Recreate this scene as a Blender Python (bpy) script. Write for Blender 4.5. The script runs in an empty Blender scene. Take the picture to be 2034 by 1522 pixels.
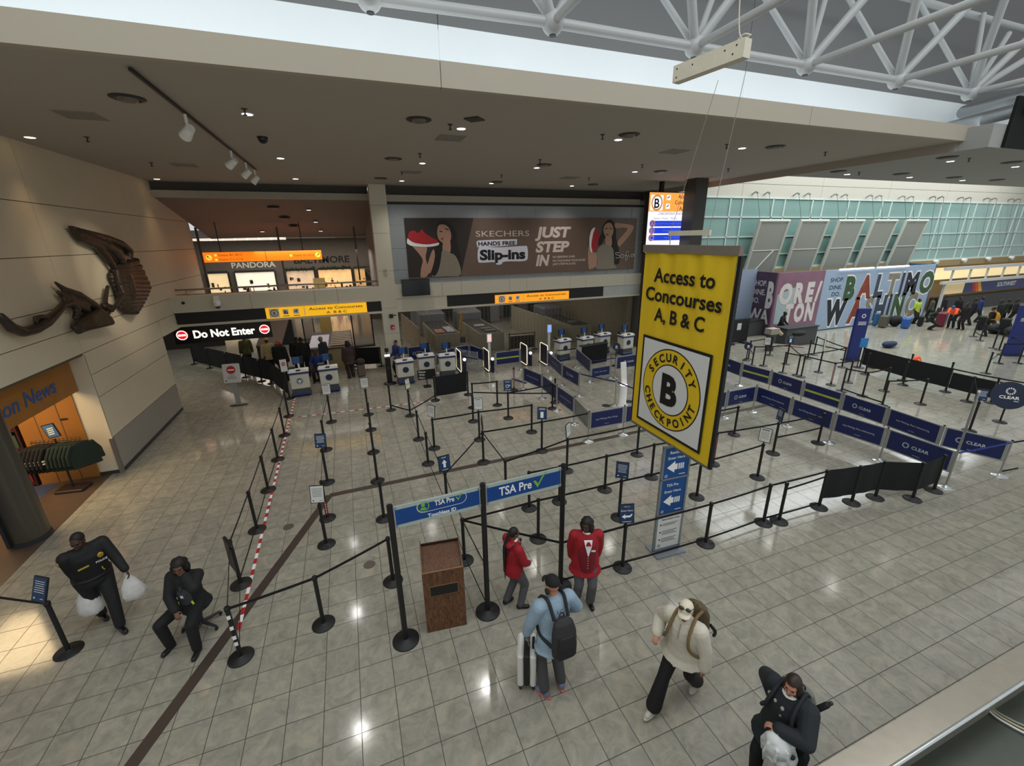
import bpy, bmesh, math, random
from mathutils import Vector, Matrix, Euler
PI = math.pi
random.seed(7)
SC = bpy.context.scene
COL = SC.collection
def rad(a): return a*PI/180
# ------------------------------------------------------------------ camera (x along the concourse front, y into it, z up, metres)
HC, FPX, PIT, ROL, YAW, CX, CY = 5.9, 851.2, 0.3248, -0.01549, 0.353927, 1017.0, 761.0
_c, _s = math.cos(YAW), math.sin(YAW)
FW = Vector((_s*math.cos(PIT), _c*math.cos(PIT), -math.sin(PIT)))
_r0 = Vector((_c, -_s, 0)); _u0 = _r0.cross(FW)
RT = _r0*math.cos(ROL) + _u0*math.sin(ROL); UP = -_r0*math.sin(ROL) + _u0*math.cos(ROL)
CAMP = Vector((0, 0, HC))
cam_d = bpy.data.cameras.new('camera'); cam = bpy.data.objects.new('camera', cam_d); COL.objects.link(cam)
cam_d.sensor_fit = 'HORIZONTAL'; cam_d.sensor_width = 36.0; cam_d.lens = 36.0*FPX/2034.0
cam_d.clip_start = 0.05; cam_d.clip_end = 400
cam.matrix_world = Matrix(((RT.x, UP.x, -FW.x, 0), (RT.y, UP.y, -FW.y, 0), (RT.z, UP.z, -FW.z, HC), (0, 0, 0, 1)))
SC.camera = cam
# where a sight line meets the floor (or a level z), a wall y = Y, a wall x = X
def ray(px, py): return FW + RT*((px-CX)/FPX) - UP*((py-CY)/FPX)
def at(px, py, z=0.0):
    d = ray(px, py); t = (z-HC)/d.z; return Vector((d.x*t, d.y*t, z))
def on_y(px, py, Y):
    d = ray(px, py); t = Y/d.y; return Vector((d.x*t, Y, HC+d.z*t))
def on_x(px, py, X):
    d = ray(px, py); t = X/d.x; return Vector((X, d.y*t, HC+d.z*t))
# ------------------------------------------------------------------ view, world, big lights
SC.view_settings.view_transform = 'Standard'; SC.view_settings.look = 'None'
SC.view_settings.exposure = 0.22; SC.view_settings.gamma = 1.0; SC.view_settings.use_curve_mapping = False
W = bpy.data.worlds.new('daylight'); SC.world = W; W.use_nodes = True
W.node_tree.nodes['Background'].inputs[0].default_value = (0.86, 0.89, 0.90, 1)
W.node_tree.nodes['Background'].inputs[1].default_value = 0.62
def area(name, loc, rot, sx, sy, power, color=(1, 1, 1), spread=180):
    l = bpy.data.lights.new(name, 'AREA'); l.shape = 'RECTANGLE'; l.size = sx; l.size_y = sy; l.energy = power; l.color = color
    l.spread = rad(spread)
    o = bpy.data.objects.new(name, l); COL.objects.link(o); o.location = loc; o.rotation_euler = rot; return o
area('skylight_hall', (6, 2.2, 13.5), (0, 0, 0), 22, 4, 560, (0.93, 0.98, 1.0))
area('skylight_ticketing', (34, 16, 12.5), (0, 0, 0), 30, 7, 2500, (0.93, 0.99, 1.0))
area('cove_strip', (5.2, 8.2, 8.72), (rad(112), 0, 0), 27, 0.4, 110, (0.90, 0.97, 1.0))
# ------------------------------------------------------------------ materials
def lin(h):
    h = h.lstrip('#'); r = []
    for i in (0, 2, 4):
        v = int(h[i:i+2], 16)/255.0
        r.append(v/12.92 if v <= 0.04045 else ((v+0.055)/1.055)**2.4)
    return (r[0], r[1], r[2], 1)
MATS = {}
def mat(name, hexc, rough=0.6, metal=0.0, emit=0.0, ehex=None, alpha=1.0, trans=0.0, var=0.10, scale=9.0, spec=0.5, bump=0.0):
    if name in MATS: return MATS[name]
    m = bpy.data.materials.new(name); m.use_nodes = True; nt = m.node_tree; b = nt.nodes['Principled BSDF']
    c = lin(hexc); b.inputs['Base Color'].default_value = c
    b.inputs['Roughness'].default_value = rough; b.inputs['Metallic'].default_value = metal
    b.inputs['Specular IOR Level'].default_value = spec
    if var > 0 or bump > 0:
        tc = nt.nodes.new('ShaderNodeTexCoord'); no = nt.nodes.new('ShaderNodeTexNoise'); no.inputs['Scale'].default_value = scale
        no.inputs['Detail'].default_value = 3
        nt.links.new(tc.outputs['Object'], no.inputs['Vector'])
        mr = nt.nodes.new('ShaderNodeMapRange'); mr.inputs[3].default_value = 1-var; mr.inputs[4].default_value = 1+var
        nt.links.new(no.outputs[0], mr.inputs[0])
        mx = nt.nodes.new('ShaderNodeVectorMath'); mx.operation = 'SCALE'; mx.inputs[0].default_value = c[:3]
        nt.links.new(mr.outputs[0], mx.inputs['Scale']); nt.links.new(mx.outputs[0], b.inputs['Base Color'])
        if bump > 0:
            bp = nt.nodes.new('ShaderNodeBump'); bp.inputs['Strength'].default_value = bump; bp.inputs['Distance'].default_value = 0.02
            nt.links.new(no.outputs[0], bp.inputs['Height']); nt.links.new(bp.outputs[0], b.inputs['Normal'])
    if emit > 0:
        b.inputs['Emission Color'].default_value = lin(ehex or hexc); b.inputs['Emission Strength'].default_value = emit
    if alpha < 1: b.inputs['Alpha'].default_value = alpha
    if trans > 0: b.inputs['Transmission Weight'].default_value = trans; b.inputs['IOR'].default_value = 1.05
    MATS[name] = m; return m
# ------------------------------------------------------------------ mesh building
class MB:
    """collects shapes and links them as ONE mesh object"""
    def __init__(s, off=None, rz=0.0): s.v = []; s.f = []; s.m = []; s.sm = []; s.off = Vector(off) if off is not None else None; s.rz = rz; s.mi = 0
    def add(s, vs, fs, smooth=False):
        n = len(s.v); s.v.extend([Vector(p) for p in vs])
        for f in fs: s.f.append(tuple(i+n for i in f)); s.m.append(s.mi); s.sm.append(smooth)
        return s
    def box(s, c, d, rz=0.0, rot=None, taper=1.0):
        x, y, z = d[0]/2, d[1]/2, d[2]/2
        vs = [Vector(p) for p in ((-x,-y,-z),(x,-y,-z),(x,y,-z),(-x,y,-z),(-x*taper,-y*taper,z),(x*taper,-y*taper,z),(x*taper,y*taper,z),(-x*taper,y*taper,z))]
        R = rot if rot is not None else Matrix.Rotation(rz, 3, 'Z')
        return s.add([R @ p + Vector(c) for p in vs], ((0,3,2,1),(4,5,6,7),(0,1,5,4),(1,2,6,5),(2,3,7,6),(3,0,4,7)))
    def bx(s, x0, x1, y0, y1, z0, z1): return s.box(((x0+x1)/2,(y0+y1)/2,(z0+z1)/2), (x1-x0,y1-y0,z1-z0))
    def rbox(s, c, d, r=0.02, rz=0.0, rot=None, seg=3):
        """box with its four upright edges and its top rim rounded"""
        x, y, z = d[0]/2, d[1]/2, d[2]/2; r = min(r, x*.95, y*.95)
        R = rot if rot is not None else Matrix.Rotation(rz, 3, 'Z')
        def ring(k, zz):
            o = []
            for (sx, sy, a0) in ((1,1,0),(-1,1,90),(-1,-1,180),(1,-1,270)):
                for i in range(seg+1):
                    a = rad(a0+90*i/seg); o.append(Vector((sx*(x-r)+math.cos(a)*(r-k), sy*(y-r)+math.sin(a)*(r-k), zz)))
            return o
        rr = min(r, z*.9)*.6
        rings = [ring(rr,-z), ring(0,-z+rr), ring(0,z-rr), ring(rr,z)]
        n = len(rings[0]); vs = [R @ p + Vector(c) for q in rings for p in q]
        fs = [tuple(range(n-1,-1,-1)), tuple(range(3*n,4*n))]
        for k in range(3):
            for i in range(n): fs.append((k*n+i, k*n+(i+1)%n, (k+1)*n+(i+1)%n, (k+1)*n+i))
        return s.add(vs, fs)
    def loft(s, rings, smooth=True, cap=True):
        """rings: (centre, ux, uy) ellipses joined into a closed skin"""
        N = 16; vs = []
        for (c, ux, uy) in rings:
            for i in range(N):
                a = 2*PI*i/N; vs.append(Vector(c)+Vector(ux)*math.cos(a)+Vector(uy)*math.sin(a))
        fs = []
        for k in range(len(rings)-1):
            for i in range(N): fs.append((k*N+i, k*N+(i+1)%N, (k+1)*N+(i+1)%N, (k+1)*N+i))
        if cap: fs.append(tuple(range(N-1,-1,-1))); L = (len(rings)-1)*N; fs.append(tuple(range(L, L+N)))
        return s.add(vs, fs, smooth)
    def cyl(s, p, q, r0, r1=None, n=14, smooth=True, cap=True):
        p = Vector(p); q = Vector(q); r1 = r0 if r1 is None else r1; d = (q-p).normalized()
        a = d.orthogonal().normalized(); b = d.cross(a)
        vs = []
        for (c, r) in ((p, r0), (q, r1)):
            for i in range(n): t = 2*PI*i/n; vs.append(c+a*math.cos(t)*r+b*math.sin(t)*r)
        fs = [(i, (i+1)%n, n+(i+1)%n, n+i) for i in range(n)]
        s.add(vs, fs, smooth)
        if cap: s.add(vs, [tuple(range(n-1,-1,-1)), tuple(range(n,2*n))])
        return s
    def lathe(s, c, prof, n=24, smooth=True):
        vs = []; c = Vector(c)
        for (r, z) in prof:
            for i in range(n): t = 2*PI*i/n; vs.append(c+Vector((r*math.cos(t), r*math.sin(t), z)))
        fs = []
        for k in range(len(prof)-1):
            for i in range(n): fs.append((k*n+i, k*n+(i+1)%n, (k+1)*n+(i+1)%n, (k+1)*n+i))
        s.add(vs, fs, smooth); L = (len(prof)-1)*n
        return s.add(vs, [tuple(range(n-1,-1,-1)), tuple(range(L, L+n))])
    def ell(s, c, r, R=None, n=14, m=9):
        c = Vector(c); R = R or Matrix.Identity(3); vs = [c+R @ Vector((0,0,-r[2]))]
        for j in range(1, m):
            p = -PI/2+PI*j/m
            for i in range(n): t = 2*PI*i/n; vs.append(c+R @ Vector((r[0]*math.cos(p)*math.cos(t), r[1]*math.cos(p)*math.sin(t), r[2]*math.sin(p))))
        vs.append(c+R @ Vector((0,0,r[2]))); fs = [(0, 1+(i+1)%n, 1+i) for i in range(n)]
        for j in range(m-2):
            for i in range(n): a = 1+j*n+i; b = 1+j*n+(i+1)%n; fs.append((a, b, b+n, a+n))
        L = 1+(m-2)*n; fs += [(L+i, L+(i+1)%n, len(vs)-1) for i in range(n)]
        return s.add(vs, fs, True)
    def cap(s, p, q, r0, r1=None, n=12):
        """limb: tapered, round at both ends"""
        r1 = r0 if r1 is None else r1; p = Vector(p); q = Vector(q); d = (q-p)
        d = d.normalized() if d.length > 1e-6 else Vector((0,0,1)); a = d.orthogonal().normalized(); b = d.cross(a)
        rings = []
        for t in (-90,-60,-30): rings.append((p+d*r0*math.sin(rad(t)), max(r0*math.cos(rad(t)), r0*.02)))
        rings.append((p, r0)); rings.append((q, r1))
        for t in (30,60,90): rings.append((q+d*r1*math.sin(rad(t)), max(r1*math.cos(rad(t)), r1*.02)))
        vs = []
        for (c, r) in rings:
            for i in range(n): t = 2*PI*i/n; vs.append(c+a*math.cos(t)*r+b*math.sin(t)*r)
        fs = [tuple(range(n-1,-1,-1)), tuple(range((len(rings)-1)*n, len(rings)*n))]
        for k in range(len(rings)-1):
            for i in range(n): fs.append((k*n+i, k*n+(i+1)%n, (k+1)*n+(i+1)%n, (k+1)*n+i))
        return s.add(vs, fs, True)
    def chain(s, pts, rs, n=12):
        for i in range(len(pts)-1): s.cap(pts[i], pts[i+1], rs[i], rs[i+1], n)
        return s
    def tube(s, pts, r, n=8, cap=True):
        pts = [Vector(p) for p in pts]; vs = []; prev = None; k = len(pts)
        rr = r if isinstance(r, (list, tuple)) else [r]*k
        for i, p in enumerate(pts):
            d = (pts[min(i+1,k-1)]-pts[max(i-1,0)]).normalized()
            a = d.orthogonal().normalized() if prev is None else (prev-d*prev.dot(d)).normalized()
            prev = a; b = d.cross(a)
            for j in range(n): t = 2*PI*j/n; vs.append(p+a*math.cos(t)*rr[i]+b*math.sin(t)*rr[i])
        fs = []
        for q in range(k-1):
            for j in range(n): fs.append((q*n+j, q*n+(j+1)%n, (q+1)*n+(j+1)%n, (q+1)*n+j))
        s.add(vs, fs, True)
        if cap: s.add(vs, [tuple(range(n-1,-1,-1)), tuple(range((k-1)*n, k*n))])
        return s
    def ribbon(s, pts, w, t):
        """flat band of height w and thickness t along pts (upright)"""
        pts = [Vector(p) for p in pts]; vs = []
        for i, p in enumerate(pts):
            d = pts[min(i+1,len(pts)-1)]-pts[max(i-1,0)]; nn = Vector((-d.y, d.x, 0)).normalized()*t/2
            for (sg, h) in ((1,-w/2),(-1,-w/2),(-1,w/2),(1,w/2)): vs.append(p+nn*sg+Vector((0,0,h)))
        fs = [(3,2,1,0), tuple(len(vs)-4+i for i in range(4))]
        for i in range(len(pts)-1):
            for j in range(4): a = i*4+j; b = i*4+(j+1)%4; fs.append((a, b, b+4, a+4))
        return s.add(vs, fs)
    def slab(s, pts, nrm, t):
        """polygon pushed out by t along nrm"""
        pts = [Vector(p) for p in pts]; nrm = Vector(nrm); n = len(pts)
        vs = pts+[p+nrm*t for p in pts]
        fs = [tuple(range(n-1,-1,-1)), tuple(range(n,2*n))]+[(i,(i+1)%n,n+(i+1)%n,n+i) for i in range(n)]
        return s.add(vs, fs)
    def poly(s, pts): return s.add(pts, [tuple(range(len(pts)))])
    def ring(s, o, xd, yd, r0, r1, n=32):
        o = Vector(o); vs = []
        for r in (r0, r1):
            for i in range(n): t = 2*PI*i/n; vs.append(o+xd*math.cos(t)*r+yd*math.sin(t)*r)
        return s.add(vs, [(i,(i+1)%n,n+(i+1)%n,n+i) for i in range(n)])
    def disc(s, o, xd, yd, r, n=32):
        return s.poly([Vector(o)+xd*math.cos(2*PI*i/n)*r+yd*math.sin(2*PI*i/n)*r for i in range(n)])
    def text(s, t, o, xd, yd, h, align='C', width=None, off=0.0, sp=1.0, sub=0.0):
        """flat lettering; o = baseline point, h = height of a capital"""
        vs, fs, w = glyphs(t, off, sp)
        k = h/0.729; kx = k if width is None else width/max(w, 1e-6)
        x0 = {'C': -w/2, 'L': 0, 'R': -w}[align]; o = Vector(o)
        return s.add([o+xd*((x+x0)*kx)+yd*(y*k)+xd*(y*k*sub) for (x, y) in vs], fs)
    def remesh(s, vox, it=3):
        me = bpy.data.meshes.new('t'); me.from_pydata([tuple(p) for p in s.v], [], s.f)
        o = bpy.data.objects.new('t', me); TMP.objects.link(o)
        md = o.modifiers.new('r', 'REMESH'); md.mode = 'VOXEL'; md.voxel_size = vox
        sm = o.modifiers.new('s', 'SMOOTH'); sm.iterations = it; sm.factor = 0.5
        dg = bpy.context.evaluated_depsgraph_get(); e = o.evaluated_get(dg); m2 = bpy.data.meshes.new_from_object(e)
        s.v = [v.co.copy() for v in m2.vertices]; s.f = [tuple(p.vertices) for p in m2.polygons]
        s.m = [0]*len(s.f); s.sm = [True]*len(s.f)
        bpy.data.objects.remove(o); bpy.data.meshes.remove(me); bpy.data.meshes.remove(m2); return s
    def mesh(s, name, mats, inv=None):
        me = bpy.data.meshes.new(name); vs = s.v
        if s.off is not None:
            R = Matrix.Rotation(-s.rz, 3, 'Z'); vs = [R @ (p-s.off) for p in vs]
        me.from_pydata([tuple(p) for p in vs], [], s.f)
        for m in (mats if isinstance(mats, (list, tuple)) else [mats]): me.materials.append(m)
        me.polygons.foreach_set('material_index', s.m); me.polygons.foreach_set('use_smooth', s.sm); me.update(); return me
    def build(s, name, mats, parent=None):
        o = bpy.data.objects.new(name, s.mesh(name, mats)); COL.objects.link(o)
        if parent is not None: o.parent = parent
        elif s.off is not None: o.location = s.off; o.rotation_euler = (0, 0, s.rz)
        return o
TMP = bpy.data.collections.new('scratch'); COL.children.link(TMP)
GL = {}
def glyphs(t, off, sp):
    k = (t, off, sp)
    if k in GL: return GL[k]
    cu = bpy.data.curves.new('g', 'FONT'); cu.body = t; cu.size = 1.0; cu.resolution_u = 3; cu.offset = off; cu.space_character = sp
    o = bpy.data.objects.new('g', cu); TMP.objects.link(o); dg = bpy.context.evaluated_depsgraph_get()
    me = bpy.data.meshes.new_from_object(o.evaluated_get(dg))
    vs = [(v.co.x, v.co.y) for v in me.vertices]; fs = [tuple(p.vertices) for p in me.polygons]
    if vs: x0 = min(v[0] for v in vs); vs = [(x-x0, y) for x, y in vs]; w = max(v[0] for v in vs)
    else: w = 1
    bpy.data.objects.remove(o); bpy.data.meshes.remove(me); bpy.data.curves.remove(cu)
    GL[k] = (vs, fs, w); return GL[k]
def thing(name, label, cat, loc=(0,0,0), rz=0.0, group=None):
    o = bpy.data.objects.new(name, None); COL.objects.link(o); o.empty_display_size = 0.1
    o.location = loc; o.rotation_euler = (0, 0, rz); o['label'] = label; o['category'] = cat
    if group: o['group'] = group
    return o
def tag(o, label, cat, group=None, kind=None):
    o['label'] = label; o['category'] = cat
    if group: o['group'] = group
    if kind: o['kind'] = kind
    return o
def struct(name, mb, m, parent=None):
    o = mb.build(name, m, parent)
    if parent is None: o['kind'] = 'structure'
    return o
def share(o, parent, name=None):
    """another object with the same mesh as o, under parent"""
    c = o.copy(); COL.objects.link(c); c.parent = parent; return c
def copy_tree(root, loc, rz, label, group=None):
    r = root.copy(); COL.objects.link(r); r.location = loc; r.rotation_euler = (0, 0, rz); r['label'] = label
    if group: r['group'] = group
    for ch in list(root.children):
        c = ch.copy(); COL.objects.link(c); c.parent = r
        for g in ch.children:
            d = g.copy(); COL.objects.link(d); d.parent = c
    return r
def spline(pts, closed=True, k=6):
    pts = [Vector(p) for p in pts]; n = len(pts); out = []
    for i in range(n if closed else n-1):
        g = (lambda j: pts[j % n]) if closed else (lambda j: pts[max(0, min(n-1, j))])
        a, b, c, d = g(i-1), g(i), g(i+1), g(i+2)
        for j in range(k):
            t = j/k; out.append(0.5*((2*b)+(c-a)*t+(2*a-5*b+4*c-d)*t*t+(3*b-a-3*c+d)*t**3))
    if not closed: out.append(pts[-1])
    return out
X_, Y_, Z_ = Vector((1,0,0)), Vector((0,1,0)), Vector((0,0,1))
# common materials
BLACK = mat('black_powder_coat', '#17181a', 0.5); BELT = mat('black_webbing', '#101012', 0.8)
STEEL = mat('brushed_steel', '#b9bcbc', 0.28, 0.9); WHITE = mat('white_plastic', '#e9eae6', 0.45); DARK = mat('dark_grey_plastic', '#2b2d30', 0.5)
NAVY = mat('navy_vinyl', '#1c2650', 0.5); TSABLUE = mat('sign_blue', '#0b4a8c', 0.5); INKW = mat('white_ink', '#f2f3f0', 0.6, var=0.02)
INKK = mat('black_ink', '#131313', 0.6, var=0.02); LIME = mat('lime_ink', '#b9c74a', 0.6); RED = mat('red_ink', '#b5202a', 0.6)
SKY = mat('sign_navy', '#1b3b63', 0.5); GREY = mat('grey_plastic', '#8d9092', 0.5)
# ------------------------------------------------------------------ floor
def floor_material():
    m = bpy.data.materials.new('polished_tile'); m.use_nodes = True; nt = m.node_tree; b = nt.nodes['Principled BSDF']; L = nt.links
    def N(t, **k):
        n = nt.nodes.new(t)
        for a, v in k.items(): setattr(n, a, v)
        return n
    def M(op, a, b_=None, c=None):
        n = N('ShaderNodeMath', operation=op)
        for i, v in enumerate((a, b_, c)):
            if v is None: continue
            if isinstance(v, (int, float)): n.inputs[i].default_value = v
            else: L.new(v, n.inputs[i])
        return n.outputs[0]
    tc = N('ShaderNodeTexCoord'); sp = N('ShaderNodeSeparateXYZ'); L.new(tc.outputs['Object'], sp.inputs[0])
    T = 0.4575
    u = M('DIVIDE', M('ADD', sp.outputs[0], 1.923+T*100), T); v = M('DIVIDE', M('ADD', sp.outputs[1], -6.015+T*100), T)
    fu, fv = M('FRACT', u), M('FRACT', v)
    du = M('ABSOLUTE', M('SUBTRACT', fu, 0.5)); dv = M('ABSOLUTE', M('SUBTRACT', fv, 0.5))
    g = M('GREATER_THAN', M('MAXIMUM', du, dv), 0.5-0.0095)
    cmb = N('ShaderNodeCombineXYZ'); L.new(M('FLOOR', u), cmb.inputs[0]); L.new(M('FLOOR', v), cmb.inputs[1])
    wn = N('ShaderNodeTexWhiteNoise', noise_dimensions='2D'); L.new(cmb.outputs[0], wn.inputs[0])
    # veins shift from tile to tile
    off = N('ShaderNodeVectorMath', operation='MULTIPLY_ADD'); L.new(wn.outputs['Color'], off.inputs[0]); off.inputs[1].default_value = (7, 7, 7); L.new(tc.outputs['Object'], off.inputs[2])
    n1 = N('ShaderNodeTexNoise'); n1.inputs['Scale'].default_value = 4.5; n1.inputs['Detail'].default_value = 7; n1.inputs['Roughness'].default_value = 0.68; n1.inputs['Distortion'].default_value = 0.9
    L.new(off.outputs[0], n1.inputs['Vector'])
    cr = N('ShaderNodeValToRGB'); L.new(n1.outputs[0], cr.inputs[0])
    cr.color_ramp.elements[0].position = 0.30; cr.color_ramp.elements[0].color = lin('#8a877b')
    cr.color_ramp.elements[1].position = 0.72; cr.color_ramp.elements[1].color = lin('#b1a997')
    e = cr.color_ramp.elements.new(0.5); e.color = lin('#9d9a8d')
    k = M('MULTIPLY_ADD', wn.outputs['Value'], 0.09, 0.955)
    sc = N('ShaderNodeVectorMath', operation='SCALE'); L.new(cr.outputs[0], sc.inputs[0]); L.new(k, sc.inputs['Scale'])
    mx = N('ShaderNodeMix', data_type='RGBA'); L.new(g, mx.inputs['Factor']); L.new(sc.outputs[0], mx.inputs['A']); mx.inputs['B'].default_value = lin('#3c3831')
    L.new(mx.outputs['Result'], b.inputs['Base Color'])
    n2 = N('ShaderNodeTexNoise'); n2.inputs['Scale'].default_value = 1.3; L.new(tc.outputs['Object'], n2.inputs['Vector'])
    rr = N('ShaderNodeMapRange'); L.new(n2.outputs[0], rr.inputs[0]); rr.inputs[3].default_value = 0.07; rr.inputs[4].default_value = 0.17
    r2 = M('ADD', rr.outputs[0], M('MULTIPLY', g, 0.5)); L.new(r2, b.inputs['Roughness'])
    b.inputs['Specular IOR Level'].default_value = 0.55
    return m
FLOOR = floor_material()
mb = MB(); mb.bx(-30, 100, -8, 62, -0.3, 0.0); struct('floor', mb, FLOOR)
CREAM = mat('cream_stone_panel', '#d8ccb4', 0.55, var=0.04, scale=1.5); JOINT = mat('panel_joint', '#5b5040', 0.9, var=0)
LGREY = mat('grey_lower_panel', '#9c968c', 0.45, var=0.04); CEIL = mat('ceiling_paint', '#aaa39a', 0.9, var=0.02, scale=0.6)
WOOD = mat('honey_wood', '#a06a2c', 0.45, var=0.18, scale=3.0); BROWNT = mat('brown_floor_tile', '#5c4c40', 0.3, var=0.15, scale=5)
CARPET = mat('blue_carpet', '#3f4767', 0.95, var=0.2, scale=40); BANDK = mat('black_band', '#121212', 0.5, var=0.02)  # black sign band set into both beams
COVE = mat('cove_white_paint', '#e8eef0', 0.8, var=0.01); CEIL2 = mat('bulkhead_grey', '#747575', 0.9, var=0.02, scale=0.5)
mb = MB(); mb.bx(-7.75, -6.66, 3, 13.5, 0, 0.006); struct('trim_1', mb, BROWNT)
mb = MB(); mb.bx(-13, -7.75, 3, 19, 0, 0.008); struct('trim_2', mb, CARPET)
# dark stone strip set into the tiles
mb = MB()
a, b, c = Vector((-3.62, 3.6, 0)), Vector((-1.08, 10.1, 0)), Vector((14.2, 10.42, 0))
for p, q, w in ((a, b, 0.17), (b, c, 0.17)):
    d = (q-p).normalized(); n = Vector((-d.y, d.x, 0))*w/2
    mb.slab([p-n, q-n, q+n, p+n], Z_, 0.004 if p is a else 0.0042)
struct('trim_3', mb, mat('dark_stone_strip', '#4a3f39', 0.3, var=0.12, scale=6))
# ------------------------------------------------------------------ left wall: stone panels with open joints
ZJ = [0.10, 1.035, 2.17, 2.77, 3.35, 3.94, 4.52, 5.67, 6.82, 8.1]
YJ = [-6, -1.55, 3.45, 8.45, 13.45, 18.35, 24.4]
mb = MB(); g = 0.008
mb.mi = 1
mb.bx(-6.9, -6.42, -6, 24.4, 3.3, 8.1); mb.bx(-6.9, -6.42, 13.47, 18.33, 0, 3.3); mb.bx(-6.9, -6.42, 18.33, 24.4, 2.79, 3.3)
for i in range(len(ZJ)-1):
    z0, z1 = ZJ[i], ZJ[i+1]
    for j in range(len(YJ)-1):
        y0, y1 = YJ[j], YJ[j+1]
        if z1 < 3.4 and y1 < 13.5: continue
        if z0 < 2.7 and y0 > 18.2: continue
        mb.mi = 2 if z0 < 0.5 else 0
        mb.bx(-6.43, -6.4, y0+g, y1-g, z0+g, z1-g if z1 < 8 else z1)
mb.mi = 0; mb.bx(-6.9, -6.4, 13.45, 13.475, 0.1, 3.3)
struct('wall_left', mb, [CREAM, JOINT, LGREY])
mb = MB(); mb.bx(-6.9, -6.39, 13.44, 18.36, 0.0, 0.1); struct('baseboard_left', mb, mat('dark_base', '#3a3632', 0.5))
mb = MB(); mb.bx(-6.46, -6.385, 13.40, 13.50, 0.0, 1.02); struct('trim_4', mb, mat('corner_guard_steel', '#8f8b86', 0.4, 0.6))
# shop: timber portal, lintel, side wall
mb = MB()
mb.bx(-6.86, -6.72, 2.0, 13.42, 2.42, 3.3); mb.bx(-8.1, -6.9, 13.42, 13.6, 0.01, 3.3)
for x in (-7.28, -7.75): mb.mi = 1; mb.bx(x-.006, x+.006, 13.412, 13.42, 0.01, 2.42)
struct('wall_shop', mb, [WOOD, JOINT])
mb = MB(); mb.bx(-13, -6.9, 3, 19, 3.28, 3.34); struct('ceiling_shop', mb, CEIL)
mb = MB(); mb.bx(-13, -8.1, 13.75, 13.9, 0, 3.3); struct('wall_shop_back', mb, mat('maroon_wall', '#3d1f1c', 0.7))
# ------------------------------------------------------------------ low ceiling with its fascia
mb = MB()
mb.poly([(-6.4,7.62,8.1),(-6.4,21.2,8.1),(15.2,21.2,8.1),(15.2,7.62,8.1)][::1]); mb.poly([(-6.9,7.7,8.45),(15.2,7.7,8.45),(15.2,21.2,8.45),(-6.9,21.2,8.45)])
struct('ceiling', mb, CEIL)
mb = MB(); mb.bx(15.17, 15.2, 7.62, 21.2, 7.88, 8.45); struct('trim_16', mb, CEIL)
mb = MB(); mb.bx(-6.9, 1.695, 7.5, 7.62, 8.1, 8.45); mb.bx(1.705, 9.6, 7.5, 7.62, 8.1, 8.45); mb.bx(9.61, 16.3, 7.5, 7.62, 8.1, 8.45)
struct('trim_5', mb, mat('fascia_paint', '#b3ab9b', 0.8, var=0.02))
mb = MB()
prof = [(8.75, 8.46), (9.7, 8.6), (10.15, 8.95), (10.3, 9.4), (10.3, 10.0)]
for (x0, x1) in ((-6.9, 2.33), (2.34, 10.5), (10.51, 19.98)):
    for k in range(4):
        (ya, za), (yb, zb) = prof[k], prof[k+1]; mb.poly([(x0,ya,za),(x1,ya,za),(x1,yb,zb),(x0,yb,zb)])
mb.poly([(19.98, 7.7, 8.46), (19.98, 10.3, 8.46), (19.98, 10.3, 10.0), (19.98, 8.7, 9.3)])
struct('ceiling_cove', mb, COVE)
mb = MB()
for (x0, x1) in ((-6.9, 2.33), (2.345, 10.5), (10.515, 20.0)): mb.bx(x0, x1, 10.3, 10.5, 10.0, 15.0)
struct('wall_bulkhead', mb, CEIL2)
# lower ceiling over the ticketing side
mb = MB(); mb.bx(15.21, 62, 7.0, 12.35, 7.88, 8.4); struct('ceiling_ticketing', mb, mat('ceiling_paint_cool', '#9fa09d', 0.9, var=0.02))
# ------------------------------------------------------------------ concourse front at y = 19.9
YF = 19.9
mb = MB()
zs = [0, 1.9, 3.05, 4.65, 6.2, 7.3, 8.1]
mb.mi = 1; mb.bx(1.27, 1.90, YF+.02, 20.6, 0, 8.1); mb.mi = 0
for i in range(len(zs)-1): mb.bx(1.25, 1.92, YF, 20.6, zs[i]+.005, zs[i+1]-.005)
struct('trim_6', mb, [mat('cream_pillar', '#cdc7b3', 0.6, var=0.03), JOINT])
PIL = MATS['cream_pillar']
mb = MB()                      # left beam
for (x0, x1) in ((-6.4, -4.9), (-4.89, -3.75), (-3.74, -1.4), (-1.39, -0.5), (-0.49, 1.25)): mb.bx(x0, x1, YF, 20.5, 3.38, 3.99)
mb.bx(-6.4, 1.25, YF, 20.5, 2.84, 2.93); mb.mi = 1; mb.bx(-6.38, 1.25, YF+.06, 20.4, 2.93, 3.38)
struct('wall_beam_left', mb, [PIL, BANDK])
mb = MB()                      # right beam
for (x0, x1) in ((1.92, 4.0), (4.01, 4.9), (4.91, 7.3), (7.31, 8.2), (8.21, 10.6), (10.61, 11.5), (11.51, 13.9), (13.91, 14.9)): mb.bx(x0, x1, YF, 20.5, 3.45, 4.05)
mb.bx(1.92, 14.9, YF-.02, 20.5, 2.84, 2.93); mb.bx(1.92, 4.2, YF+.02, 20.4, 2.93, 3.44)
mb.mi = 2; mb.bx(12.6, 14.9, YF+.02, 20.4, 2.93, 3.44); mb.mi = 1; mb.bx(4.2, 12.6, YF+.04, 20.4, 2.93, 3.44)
struct('wall_beam_right', mb, [PIL, BANDK, mat('pale_grey_panel', '#b4b7b3', 0.5)])
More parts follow.
